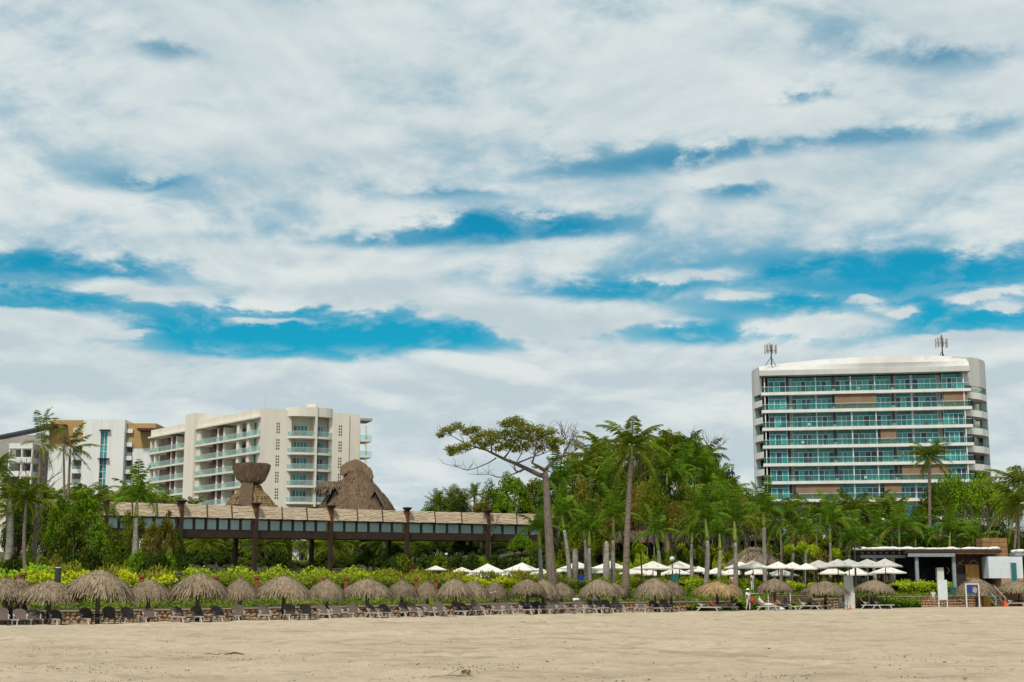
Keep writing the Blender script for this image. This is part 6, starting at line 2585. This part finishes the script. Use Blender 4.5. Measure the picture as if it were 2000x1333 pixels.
        for sd in (-1, 1):
            c = thing('cafe_chair', b + Vector((sd * .75, 0, 0)), 0 if sd < 0 else math.pi)
            m = MB()
            m.box(-.22, .22, -.22, .22, .43, .48)
            m.build('seat', M['rustwood'], c)
            m = MB()
            m.box(-.24, -.19, -.22, .22, .481, .95)
            m.build('backrest', M['rustwood'], c)
            for sx_ in (-.19, .19):
                for sy_ in (-.19, .19):
                    m = MB()
                    m.box(sx_ - .02, sx_ + .02, sy_ - .02, sy_ + .02, 0, .43)
                    m.build('leg', M['darkwood'], c)
            reg(c, 'chair', 'brown wooden cafe chair in the shade of the bar, {}', 'chair', 'cafe chairs at the bar', px + sd * 4)


build_bar()


def board(px0, px1, pyt, pyb, pyl, off, mt, name, label, cat, legs=True, thick=.06, legmat='plastic'):
    b = rowpt((px0 + px1) / 2, off)
    s = F / (b.y * _cp)
    w = (px1 - px0) / s
    gzv = sandz(b.x, b.y) if off < 3.6 else gz(b.x, b.y)
    t = thing(name, (b.x, b.y, gzv))
    z = lambda py: P((px0 + px1) / 2, py, b.y).z - gzv
    m = MB()
    m.box(-w / 2, w / 2, -thick / 2, thick / 2, z(pyb), z(pyt))
    m.build('panel', M[mt], t)
    if legs:
        for sx_ in (-1, 1):
            m = MB()
            m.box(sx_ * (w / 2 - .05) - .045, sx_ * (w / 2 - .05) + .045, thick / 2 + .003, thick / 2 + .08, -.2, z(pyt) - .02)
            m.build('leg', M[legmat], t)
    tag(t, label, cat)
    return t, w, z


t_, w_, z_ = board(1833.5, 1852, 1133, 1172, 1186, 1.6, 'paleblue', 'notice_board', 'pale blue notice board on two white legs before the bright hedge', 'notice board')
t_, w_, z_ = board(1650, 1668, 1125, 1180, 1186, 3.0, 'white', 'white_slab', 'tall white slab sign behind the parasol left of the lamp pole', 'sign', False, .25)
m = MB()
m.box(-w_ * .52, w_ * .55, -.35, -.128, -.3, z_(1158))
m.build('lower_slab', M['white'], t_)
# framed blue poster stand
b = rowpt(1901, -.6)
b.z = sandz(b.x, b.y)
t = thing('poster_stand', b)
s_ = F / (b.y * _cp)
zz = lambda py: P(1901, py, b.y).z - b.z
for sx_ in (-1, 1):
    m = MB()
    m.box(sx_ * 12.5 / s_ - .05, sx_ * 12.5 / s_ + .05, -.05, .05, -.2, zz(1140))
    m.build('leg', M['plastic'], t)
m = MB()
m.box(-12.5 / s_ + .052, 12.5 / s_ - .052, -.04, .04, zz(1142), zz(1140) - .003)
m.build('top_bar', M['plastic'], t)
m = MB()
m.box(-11.5 / s_, 11 / s_, -.02, .02, zz(1160), zz(1143))
pn = m.build('poster', M['blue'], t)
m = MB()
m.add([(.0, -.024, zz(1156)), (.35, -.024, zz(1159)), (.48, -.024, zz(1151)), (.25, -.024, zz(1146)), (.05, -.024, zz(1149))], [(0, 1, 2, 3, 4)])
m.build('pale_print', M['palewood'], pn)
tag(t, 'white framed stand with a dark blue poster by the wall at the right', 'sign')

# lamp pole beside the bar
b = rowpt(1673, 5.5)
m = MB()
h = P(1673, 1066, b.y).z - b.z
t = thing('lamp_pole', b)
m.tube([(0, 0, -.3), (0, 0, h)], [.11, .07], 8)
m.build('pole', M['dark_metal'], t)
m = MB()
m.bar((0, 0, h - .25), (.5, 0, h - .15), .06, .06)
m.lathe([(.02, 0), (.16, .02), (.2, .14), (.05, .24)], 8, (.5, 0, h - .3))
m.build('lamp_head', M['dark_metal'], t)
tag(t, 'dark lamp pole at the left end of the beach bar roof', 'lamp')

# globe on the terrace
b = G(1314, 132)
h = P(1314, 1092, 132).z - b.z
t = thing('globe_lamp', b)
m = MB()
m.tube([(0, 0, 0), (0, 0, h - .2)], .05, 6)
m.build('pole', M['dark_metal'], t)
m = MB()
m.lathe([(.02, -.22), (.18, -.15), (.25, 0), (.18, .15), (.02, .22)], 12, (0, 0, h))
m.build('globe', M['plastic'], t, smooth=True)
tag(t, 'white globe lamp above the umbrellas right of the lone coconut palm', 'lamp')

# black bollard and small terracotta garden lights
b = rowpt(111, 8.5)
s_ = F / (b.y * _cp)
h = P(111, 1109, b.y).z - b.z
t = thing('garden_bollard', b)
m = MB()
m.lathe([(6.2 / s_, -.3), (5.7 / s_, h - .03)], 14)
m.build('body', M['dark_metal'], t, smooth=False)
m = MB()
m.lathe([(6.0 / s_, h - .028), (6.0 / s_, h + .03)], 14)
m.build('cap', M['plastic'], t)
tag(t, 'thick black cylindrical bollard with a pale cap in the yellow hedge', 'bollard')
for px, pyt in ((42, 1119), (30, 1124), (221, 1123), (275, 1124), (421, 1125), (501, 1126), (634, 1128), (676, 1128), (813, 1129), (851, 1130)):
    b = rowpt(px, 8.2)
    h = P(px, pyt, b.y).z - b.z
    t = thing('garden_light', b)
    m = MB()
    m.box(-.13, .13, -.13, .13, -.2, h - .16)
    m.build('post', M['terracotta'], t)
    m = MB()
    m.box(-.19, .19, -.19, .19, h - .157, h)
    m.build('cap', M['terracotta'], t)
    reg(t, 'glight', 'small terracotta garden light post in the hedge, {}', 'garden light', 'garden light posts', px)

# timber steps up to the terrace, and those beside the kiosk
def steps(px0, px1, off, n, rise, label, rail):
    a = rowpt((px0 + px1) / 2, off)
    a.z = sandz(a.x, a.y)
    s = F / (a.y * _cp)
    w = (px1 - px0) / s
    t = thing('timber_steps', a, R(6))
    for i in range(n):
        m = MB()
        m.box(-w / 2, w / 2, i * .34, i * .34 + .36, i * rise + rise - .09, i * rise + rise)
        m.build('tread', M['plank'], t)
        m = MB()
        m.box(-w / 2 + .05, w / 2 - .05, i * .34 + .12, i * .34 + .30, i * rise - .02, i * rise + rise - .093)
        m.build('riser', M['darkwood'], t)
    for sx_ in (-1, 1):
        m = MB()
        m.bar((sx_ * (w / 2 + .05), -.05, .02), (sx_ * (w / 2 + .05), n * .34, n * rise), .08, .22)
        m.build('stringer', M['plank'], t)
        if rail:
            m = MB()
            m.bar((sx_ * (w / 2 + .05), -.1, .75), (sx_ * (w / 2 + .05), n * .34, n * rise + .75), .07, .08)
            for i in (0, n - 1):
                m.box(sx_ * (w / 2 + .05) - .05, sx_ * (w / 2 + .05) + .05, i * .34 - .05, i * .34 + .05, i * rise, i * rise + .78)
            m.build('handrail', M['palewood'], t)
    tag(t, label, 'steps')


steps(1526, 1600, 1.6, 7, .17, 'wide weathered timber steps behind the empty tan loungers', False)
steps(1946, 1964, .6, 7, .18, 'narrow timber steps with sloping handrails below the white kiosk', True)
b = rowpt(1540, 1.2)
b.z = sandz(b.x, b.y)
t = thing('rope_rail', b)
for i, dx in enumerate((-3.6, -1.7, .2)):
    m = MB()
    m.tube([(dx, 0, -.1), (dx, 0, 1.45)], .04, 6)
    m.build('post', M['plastic'], t)
m = MB()
m.tube([(-3.6 + 3.8 * i / 12, -.02, 1.42 - .06 * abs(math.sin(math.pi * i / 6))) for i in range(13)], .025, 5)
m.build('rope', M['plastic'], t)
tag(t, 'thin white rope rail behind the family of sunbathers', 'railing')
b = rowpt(1927, .9)
b.z = sandz(b.x, b.y)
m = MB()
m.box(-.37, .37, -.3, .3, -.02, .85)
m.box(-.40, .40, -.33, .33, .853, .92)
tag(m.build('storage_box', M['yellow'], None, b), 'mustard yellow storage box left of the narrow timber steps', 'box')
for px, off, sc, lb in ((1964, -.6, 1.05, 'orange traffic cone at the foot of the narrow timber steps'), (1661, -.5, .55, 'small orange cone below the tall white slab sign')):
    b = rowpt(px, off)
    b.z = sandz(b.x, b.y)
    t = thing('traffic_cone', b, 0, (sc, sc, sc))
    m = MB()
    m.box(-.22, .22, -.22, .22, 0, .05)
    m.build('foot', M['orange'], t)
    m = MB()
    m.lathe([(.17, .052), (.04, .75)], 12)
    m.build('cone', M['orange'], t)
    tag(t, lb, 'traffic cone')
for px, Y, lb, mt in ((1935, 143.5, 'left teal rubbish bin below the white kiosk', 'teal_paint'), (1944, 143.5, 'right teal rubbish bin below the white kiosk', 'teal_paint'), (1862, 145, 'dark teal rubbish bin in front of the chevron wall', 'teal_paint')):
    b = G(px, Y)
    h = min(1.05, P(px, 1128, Y).z - b.z)
    t = thing('rubbish_bin', b)
    m = MB()
    m.lathe([(.26, -.1), (.34, h - .15)], 8)
    m.build('body', M[mt], t)
    m = MB()
    m.lathe([(.38, h - .147), (.38, h - .08), (.2, h)], 8)
    m.build('lid', M[mt], t)
    tag(t, lb, 'bin')
# a white plastic armchair by the parasol
b = rowpt(1648, -.7)
b.z = sandz(b.x, b.y)
t = thing('plastic_armchair', b, R(-50))
m = MB()
m.box(-.26, .26, -.26, .26, .40, .45)
m.build('seat', M['plastic'], t)
m = MB()
for i in range(5):
    m.bar((-.26, -.2 + i * .1, .45), (-.36, -.2 + i * .1, .9), .03, .06)
m.bar((-.36, -.26, .9), (-.36, .26, .9), .04, .08)
m.build('backrest', M['plastic'], t)['kind'] = 'stuff'
for sx_ in (-.22, .22):
    for sy_ in (-.24, .24):
        m = MB()
        m.bar((sx_, sy_, .40), (sx_ * 1.2, sy_ * 1.15, 0), .05, .05)
        m.build('leg', M['plastic'], t)
for sy_ in (-.27, .27):
    m = MB()
    m.bar((-.3, sy_, .65), (.24, sy_, .63), .06, .04)
    m.bar((.22, sy_, .63), (.24, sy_, .42), .05, .05)
    m.build('arm', M['plastic'], t)
tag(t, 'white plastic armchair under the parasol left of the tall white slab', 'chair')
for px, Y, mt, w, h_, lb in ((1135, 121, 'blue', .55, .45, 'blue cloth panel behind the nearest white umbrella pole'), (1318, 122, 'teal_paint', .7, .5, 'teal cloth panel among the umbrella poles')):
    b = G(px, Y)
    zb = P(px, 1135, Y).z - b.z
    t = thing('cloth_screen', b)
    m = MB()
    K = 8
    for i in range(K):
        u0, u1 = -w / 2 + w * i / K, -w / 2 + w * (i + 1) / K
        y0, y1 = .05 * math.sin(i * 1.3), .05 * math.sin((i + 1) * 1.3)
        m.add([(u0, y0, zb), (u1, y1, zb), (u1, y1, zb + h_), (u0, y0, zb + h_), (u0, y0 + .03, zb), (u1, y1 + .03, zb), (u1, y1 + .03, zb + h_), (u0, y0 + .03, zb + h_)], [(0, 1, 2, 3), (7, 6, 5, 4)])
    m.build('cloth', M[mt], t)
    for sx_ in (-1, 1):
        m = MB()
        m.tube([(sx_ * w / 2, 0, -.1), (sx_ * w / 2, 0, zb + h_ + .05)], .03, 6)
        m.build('post', M['darkwood'], t)
    tag(t, lb, 'screen')

# ================================================================== people
SKIN = {'light': mat('skin_light', (.55, .33, .23), rough=.6), 'tan': mat('skin_tan', (.36, .19, .115), rough=.6), 'brown': mat('skin_brown', (.17, .085, .05), rough=.6)}
CL = {}


def cloth(c):
    if c not in CL:
        CL[c] = mat('cloth', c, tuple(min(1, v * .82) for v in c), .9, 9.0)
    return CL[c]


HAIR = mat('hair', (.02, .014, .01), rough=.6)


def person(loc, rotz, pose, skin, top, bottom, label, hat=None, H=1.7, long_legs=True):
    """one skinned body; the pose moves the joints"""
    J = {'pelvis': (0, 0, .95), 'belly': (0, 0, 1.10), 'chest': (0, 0, 1.30), 'neck': (0, 0, 1.46), 'jaw': (0, -.01, 1.53), 'head': (0, 0, 1.60), 'crown': (0, .01, 1.68), 'nose': (0, -.115, 1.58),
         'shL': (.17, 0, 1.40), 'shR': (-.17, 0, 1.40), 'elL': (.23, .02, 1.12), 'elR': (-.23, .02, 1.12), 'wrL': (.25, -.06, .88), 'wrR': (-.25, -.06, .88), 'paL': (.25, -.08, .80), 'paR': (-.25, -.08, .80),
         'hiL': (.09, 0, .90), 'hiR': (-.09, 0, .90), 'knL': (.10, -.01, .50), 'knR': (-.10, -.01, .50), 'anL': (.10, .03, .09), 'anR': (-.10, .03, .09), 'toL': (.12, -.15, .035), 'toR': (-.12, -.15, .035)}
    J.update(pose)
    Rr = {'pelvis': .15, 'belly': .135, 'chest': .155, 'neck': .058, 'jaw': .075, 'head': .10, 'crown': .075, 'nose': .018, 'shL': .075, 'shR': .075, 'elL': .047, 'elR': .047, 'wrL': .032, 'wrR': .032, 'paL': .04, 'paR': .04,
          'hiL': .10, 'hiR': .10, 'knL': .066, 'knR': .066, 'anL': .043, 'anR': .043, 'toL': .036, 'toR': .036}
    ed = [('pelvis', 'belly'), ('belly', 'chest'), ('chest', 'neck'), ('neck', 'jaw'), ('jaw', 'head'), ('head', 'crown'), ('head', 'nose'), ('chest', 'shL'), ('chest', 'shR'), ('shL', 'elL'), ('shR', 'elR'), ('elL', 'wrL'), ('elR', 'wrR'), ('wrL', 'paL'), ('wrR', 'paR'),
          ('pelvis', 'hiL'), ('pelvis', 'hiR'), ('hiL', 'knL'), ('hiR', 'knR'), ('knL', 'anL'), ('knR', 'anR'), ('anL', 'toL'), ('anR', 'toR')]
    names = list(J)
    vs = [Vector(J[n]) for n in names]
    rad = [Rr[n] for n in names]
    es = [(names.index(a), names.index(b)) for a, b in ed]
    for sd in 'LR':
        pa, wr = Vector(J['pa' + sd]), Vector(J['wr' + sd])
        d = (pa - wr).normalized()
        sdv = d.cross(Vector((1, 0, 0)))
        if sdv.length < .1:
            sdv = Vector((0, 1, 0))
        sdv.normalize()
        for k, (o_, l) in enumerate(((-.03, .075), (-.01, .085), (.01, .08), (.03, .065), (.05, .04))):
            i = len(vs)
            vs.append(pa + sdv * o_ * 1.1 + d * l * (1 if k < 4 else .3) + (sdv * .03 if k == 4 else Vector()))
            rad.append(.011)
            es.append((names.index('pa' + sd), i))
    me = bpy.data.meshes.new('person')
    me.from_pydata([v * (H / 1.7) for v in vs], es, [])
    o = bpy.data.objects.new('person_rig', me)
    COL.objects.link(o)
    md = o.modifiers.new('skin', 'SKIN')
    sk = me.skin_vertices[0].data
    for i, r in enumerate(rad):
        sk[i].radius = (r, r)
        sk[i].use_root = (i == 0)
    sb = o.modifiers.new('sub', 'SUBSURF')
    sb.levels = 1
    sb.render_levels = 1
    dg = bpy.context.evaluated_depsgraph_get()
    nm = bpy.data.meshes.new_from_object(o.evaluated_get(dg))
    bpy.data.objects.remove(o)
    nm.name = 'person'
    nm.materials.clear()
    for m_ in (SKIN[skin], cloth(top), cloth(bottom), HAIR):
        nm.materials.append(m_)
    bone = [(Vector(J[a]) * (H / 1.7), Vector(J[b]) * (H / 1.7), a, b) for a, b in ed]
    mids = []
    for p in nm.polygons:
        c = p.center
        best, bi = 9, None
        for a, b, na, nb in bone:
            ab = b - a
            t_ = max(0, min(1, (c - a).dot(ab) / max(ab.length_squared, 1e-6)))
            dd = (c - (a + ab * t_)).length
            if dd < best:
                best, bi, bt = dd, (na, nb), t_
        na, nb = bi
        mi = 0
        if nb in ('belly', 'chest') or na == 'chest' or (na.startswith('sh') and bt < .6):
            mi = 1
        if nb.startswith('hi') or (na.startswith('hi')) or (long_legs and na.startswith('kn') and bt < .9):
            mi = 2
        if na == 'chest' and nb == 'neck' and bt > .8:
            mi = 0
        if (na, nb) in (('head', 'crown'),) or (nb == 'head' and (c - Vector(J['head']) * (H / 1.7)).y > .03):
            mi = 3
        if na == 'neck' or nb == 'nose':
            mi = 0
        mids.append(mi)
    nm.polygons.foreach_set('material_index', mids)
    nm.polygons.foreach_set('use_smooth', [True] * len(mids))
    ob = put('person', nm, None, loc, (0, 0, rotz))
    if hat:
        m = MB()
        hd = Vector(J['crown']) * (H / 1.7)
        m.lathe([(.20, -.03), (.19, -.02), (.115, -.015), (.105, .07), (.03, .09)], 12, hd)
        m.build('hat', cloth(hat), ob, smooth=True)
    tag(ob, label, 'person')
    return ob


STEP = {'knL': (.10, -.10, .50), 'anL': (.10, -.02, .09), 'toL': (.11, -.20, .04), 'knR': (-.10, .03, .50), 'anR': (-.10, .18, .11), 'toR': (-.11, .03, .035), 'elL': (.24, .08, 1.14), 'wrL': (.24, .02, .90), 'paL': (.24, -.01, .82)}
CARRY = {'elL': (.24, -.05, 1.14), 'wrL': (.14, -.25, 1.12), 'paL': (.10, -.32, 1.13), 'elR': (-.24, -.05, 1.14), 'wrR': (-.14, -.25, 1.10), 'paR': (-.10, -.32, 1.11)}
RAISE = {'elL': (.30, -.05, 1.55), 'wrL': (.20, -.12, 1.76), 'paL': (.17, -.13, 1.83)}


def seated(zs, recl=.25, ext=0.0):
    """sitting with the seat at height zs, leaning back, feet forward (towards -y)"""
    d = zs + .10 - .95
    p = {'pelvis': (0, 0, zs + .10), 'belly': (0, recl * .3, zs + .25), 'chest': (0, recl * .8, zs + .44), 'neck': (0, recl * 1.1, zs + .60), 'jaw': (0, recl * 1.1 - .02, zs + .67), 'head': (0, recl * 1.15, zs + .74), 'crown': (0, recl * 1.2, zs + .82), 'nose': (0, recl * 1.1 - .11, zs + .72),
         'shL': (.17, recl, zs + .54), 'shR': (-.17, recl, zs + .54), 'elL': (.25, recl - .1, zs + .28), 'elR': (-.25, recl - .1, zs + .28), 'wrL': (.20, recl - .35, zs + .20), 'wrR': (-.20, recl - .35, zs + .20), 'paL': (.18, recl - .42, zs + .20), 'paR': (-.18, recl - .42, zs + .20),
         'hiL': (.09, -.03, zs + .08), 'hiR': (-.09, -.03, zs + .08)}
    if ext:
        p.update({'knL': (.10, -.43, zs + .09 + ext), 'knR': (-.10, -.43, zs + .09), 'anL': (.10, -.82, zs + .06), 'anR': (-.10, -.84, zs + .06), 'toL': (.11, -.90, zs + .17), 'toR': (-.11, -.92, zs + .17)})
    else:
        p.update({'knL': (.11, -.43, zs + .08), 'knR': (-.11, -.43, zs + .08), 'anL': (.11, -.45, .09), 'anR': (-.11, -.45, .09), 'toL': (.12, -.62, .035), 'toR': (-.12, -.62, .035)})
    return p


def at_row(px, off, dz=0.0):
    b = rowpt(px, off)
    b.z = sandz(b.x, b.y) + dz
    return b


person(at_row(18, 1.6), R(150), {}, 'tan', (.10, .14, .22), (.04, .05, .09), 'person in a blue grey shirt standing at the pole under the leftmost parasols', H=1.68)
person(at_row(45, .6), R(20), RAISE, 'tan', (.03, .035, .04), (.03, .05, .03), 'person in dark swimwear with a raised arm, far left under a parasol', H=1.62, long_legs=False)
person(G(349, 99), R(160), STEP, 'brown', (.025, .03, .045), (.02, .02, .03), 'person in dark clothes walking at the gap in the hedges below the bridge post', H=1.75)
b = at_row(1392, -.7)
person(b, R(60), seated(.30, .1), 'brown', (.30, .10, .06), (.20, .05, .05), 'person with bare brown back sitting on the lounger under the golden parasol', H=1.65, long_legs=False)
person(at_row(1416, -.55), R(-60), seated(.40, .3, .05), 'tan', (.55, .45, .40), (.30, .28, .26), 'person in pale clothes reclining on the right lounger under the golden parasol', H=1.65)
person(at_row(1462, -1.0), R(35), dict(STEP, **CARRY), 'brown', (.72, .72, .74), (.70, .69, .68), 'person in white with a white cap walking on the sand by the green bush', hat=(.8, .8, .82), H=1.74)
b = at_row(1470, -1.35, .80)
m = MB()
m.lathe([(.05, -.18), (.2, -.14), (.23, .02), (.17, .16), (.04, .2)], 10, sx=1.1, sy=.7)
tag(m.build('red_bag', mat('red_cloth', (.42, .03, .05), (.30, .02, .04), .8, 6.0), None, b, smooth=True), 'red bag carried by the person in white', 'bag')
person(at_row(1492, -.9), R(70), seated(.42, .35, .06), 'light', (.60, .60, .66), (.65, .64, .66), 'person in white lying back on the lounger left of the family', H=1.66)
person(at_row(1511, -.7), R(10), seated(.35, .15), 'tan', (.10, .07, .09), (.50, .35, .12), 'person in a patterned dark top sitting among the family group', H=1.55)
person(at_row(1524, -.9), R(60), seated(.40, .3, .05), 'tan', (.55, .38, .10), (.06, .05, .07), 'person in a yellow top on the family loungers', H=1.5)
person(at_row(1537, -1.1), R(30), seated(.38, .15), 'brown', (.10, .09, .16), (.30, .30, .38), 'person in dark blue sitting at the right of the family group', H=1.6)
person(at_row(1824, .6), R(-20), STEP, 'tan', (.52, .47, .38), (.30, .27, .22), 'person in a beige outfit standing left of the pale blue notice board', H=1.66, long_legs=False)
person(G(1470, 131), R(40), CARRY, 'brown', (.74, .74, .74), (.72, .72, .70), 'waiter all in white standing among the umbrellas by the thatched hut', H=1.76)
person(G(1430, 129), R(10), {}, 'tan', (.55, .33, .27), (.4, .3, .25), 'person in a pink top half hidden behind the golden parasol', H=1.65)
person(rowpt(1731, 8.8), R(120), {}, 'light', (.62, .33, .30), (.60, .40, .36), 'person in pink standing on the terrace under the shade-toned umbrellas', H=1.68, long_legs=False)
person(rowpt(1742, 9.2), R(200), {}, 'light', (.55, .50, .46), (.45, .38, .34), 'person in beige beside the one in pink under the shade-toned umbrellas', H=1.7)
person(rowpt(1807, 10), R(170), {}, 'brown', (.03, .03, .035), (.03, .03, .03), 'bartender in black in the shade of the beach bar', H=1.75)

for px, off, mt, lb in ((1050, -.9, 'bags', 'black bag on the loungers left of the pale towels'), (1030, -.8, 'bags', 'dark bag beside the middle parasol pole'), (1518, -1.5, 'towel', 'heap of pale towels in front of the family loungers')):
    b = at_row(px, off, .40 if mt == 'bags' else .02)
    m = MB()
    m.lathe([(.05, 0), (.28, .03), (.30, .25), (.2, .42), (.05, .46)] if mt == 'bags' else [(.05, 0), (.6, .02), (.55, .18), (.3, .26), (.05, .28)], 10, sx=1.1, sy=.7)
    tag(m.build('beach_bag' if mt == 'bags' else 'towel_heap', M[mt], None, b, smooth=True), lb, 'bag' if mt == 'bags' else 'towel')
# a thin white rail between two parasols
a, b = at_row(928, .4, 1.42), at_row(968, .6, 1.60)
m = MB()
m.tube([(0, 0, 0), (b - a) * .5 + Vector((0, 0, -.05)), b - a], .05, 6)
tag(m.build('hanging_pole', M['driftwood'], None, a), 'pale pole slung between two parasols left of the middle', 'pole')

# ================================================================== things on the sand
def on_sand(px, py):
    lo, hi = 15.0, 110.0
    for _ in range(40):
        mid = (lo + hi) / 2
        p = P(px, py, mid)
        if p.z > sandz(p.x, mid):
            lo = mid
        else:
            hi = mid
    p = P(px, py, lo)
    p.z = sandz(p.x, p.y)
    return p


c = on_sand(890, 1324)
t = thing('driftwood_branch', c)
for pts, r in (([(-.55, .1, .03), (-.2, 0, .05), (.15, .05, .06), (.45, -.05, .03), (.7, -.1, .02)], .018), ([(-.2, 0, .05), (-.05, .25, .12), (.1, .35, .18)], .012), ([(.15, .05, .06), (.3, .2, .10), (.45, .22, .15)], .012), ([(-.45, .1, .03), (-.6, -.12, .02)], .012), ([(.45, .3, .15), (.55, .35, .03)], .010), ([(.0, .25, .02), (.3, .22, .05), (.62, .25, .03)], .014)):
    m = MB()
    m.tube(pts, [r, r * .95, r * .8, r * .6, r * .4][:len(pts)], 6)
    m.build('stick', M['driftwood'], t)
put('leaf_tuft', leaf_mesh('leaf_tuft', [(.22, .2, .10)], [(.13, .1, .07)], 60, .07, M['leaf_olive']), t)
tag(t, 'pale driftwood branch with a tuft of green leaves at the bottom edge', 'driftwood')
c = on_sand(412, 1281)
m = MB()
m.tube([(-.35, 0, .02), (-.1, .05, .06), (.2, 0, .03), (.5, .08, .10)], [.008, .011, .009, .004], 6)
m.tube([(.2, 0, .03), (.35, -.1, .16)], [.007, .003], 5)
tag(m.build('dry_twig', M['debris'], None, c), 'thin dark twig lying on the sand at the left', 'twig')
c = on_sand(458, 1280)
m = MB()
m.tube([(-.3, 0, .02), (0, .03, .07), (.3, 0, .02)], [.015, .028, .012], 6)
tag(m.build('dry_seaweed', M['debris'], None, c), 'dark clump of dried weed right of the thin twig on the sand', 'seaweed')
c = on_sand(1036, 1217)
put_ = put('grass_tuft', leaf_mesh('grass_tuft', [(-.4, 0, .03), (.1, 0, .02), (.6, .1, .02)], [(.35, .2, .04)] * 3, 40, .10, M['grass_olive']), None, c)
tag(put_, 'small tuft of olive grass alone on the sand near the middle', 'grass tuft')
rs_ = random.Random(77)
for px, py, s in ((1536, 1316, .07), (1502, 1268, .06), (1127, 1316, .05), (580, 1304, .05), (1422, 1271, .05), (1883, 1286, .05), (1104, 1255, .05), (102, 1258, .05), (1069, 1293, .045), (1845, 1294, .05), (733, 1222, .06), (690, 1215, .06)):
    c = on_sand(px, py)
    m = MB()
    m.lathe([(.3, -.2), (1.0, .1), (.8, .6), (.2, .8)], 7, sx=1.3, sy=.9)
    o = m.build('pebble', M['debris'], None, c, (0, 0, rs_.uniform(0, 3)))
    o.scale = (s, s, s * .7)
    reg(o, 'pebble', 'dark pebble lying alone on the sand, {}', 'pebble', 'pebbles on the sand', px)
# scattered bits of weed and leaf litter, in drifts
n = 3600
V, Fq = [], []
cl_ = [(rs_.uniform(-20, 2020), rs_.uniform(1215, 1330)) for _ in range(34)] + [(480, 1284), (460, 1288), (540, 1276), (860, 1252), (880, 1262), (250, 1282), (1060, 1256), (1440, 1250), (1560, 1236), (1180, 1248), (1230, 1330), (1720, 1285)]
pts = []
for i in range(n):
    if rs_.random() < .7:
        cx, cy = rs_.choice(cl_)
        px, py = rs_.gauss(cx, 75), rs_.gauss(cy, 5.0)
    else:
        px, py = rs_.uniform(-30, 2030), 1205 + 135 * rs_.random() ** .8
    if py < 1206 + max(0, (300 - px) * .06) or py > 1345:
        continue
    p = on_sand(px, py)
    pts.append((p.x, p.y, p.z + .012))
pts = np.array(pts)
v, f = leaf_quads(pts, np.array([0, 0, 1.0]) + nr.normal(size=pts.shape) * .35, .075, .028)
tag(put('beach_litter', mesh_np('beach_litter', v, f, M['debris'])), 'scattered dark leaf litter and weed on the sand', 'litter', None, 'stuff')

name_rows()
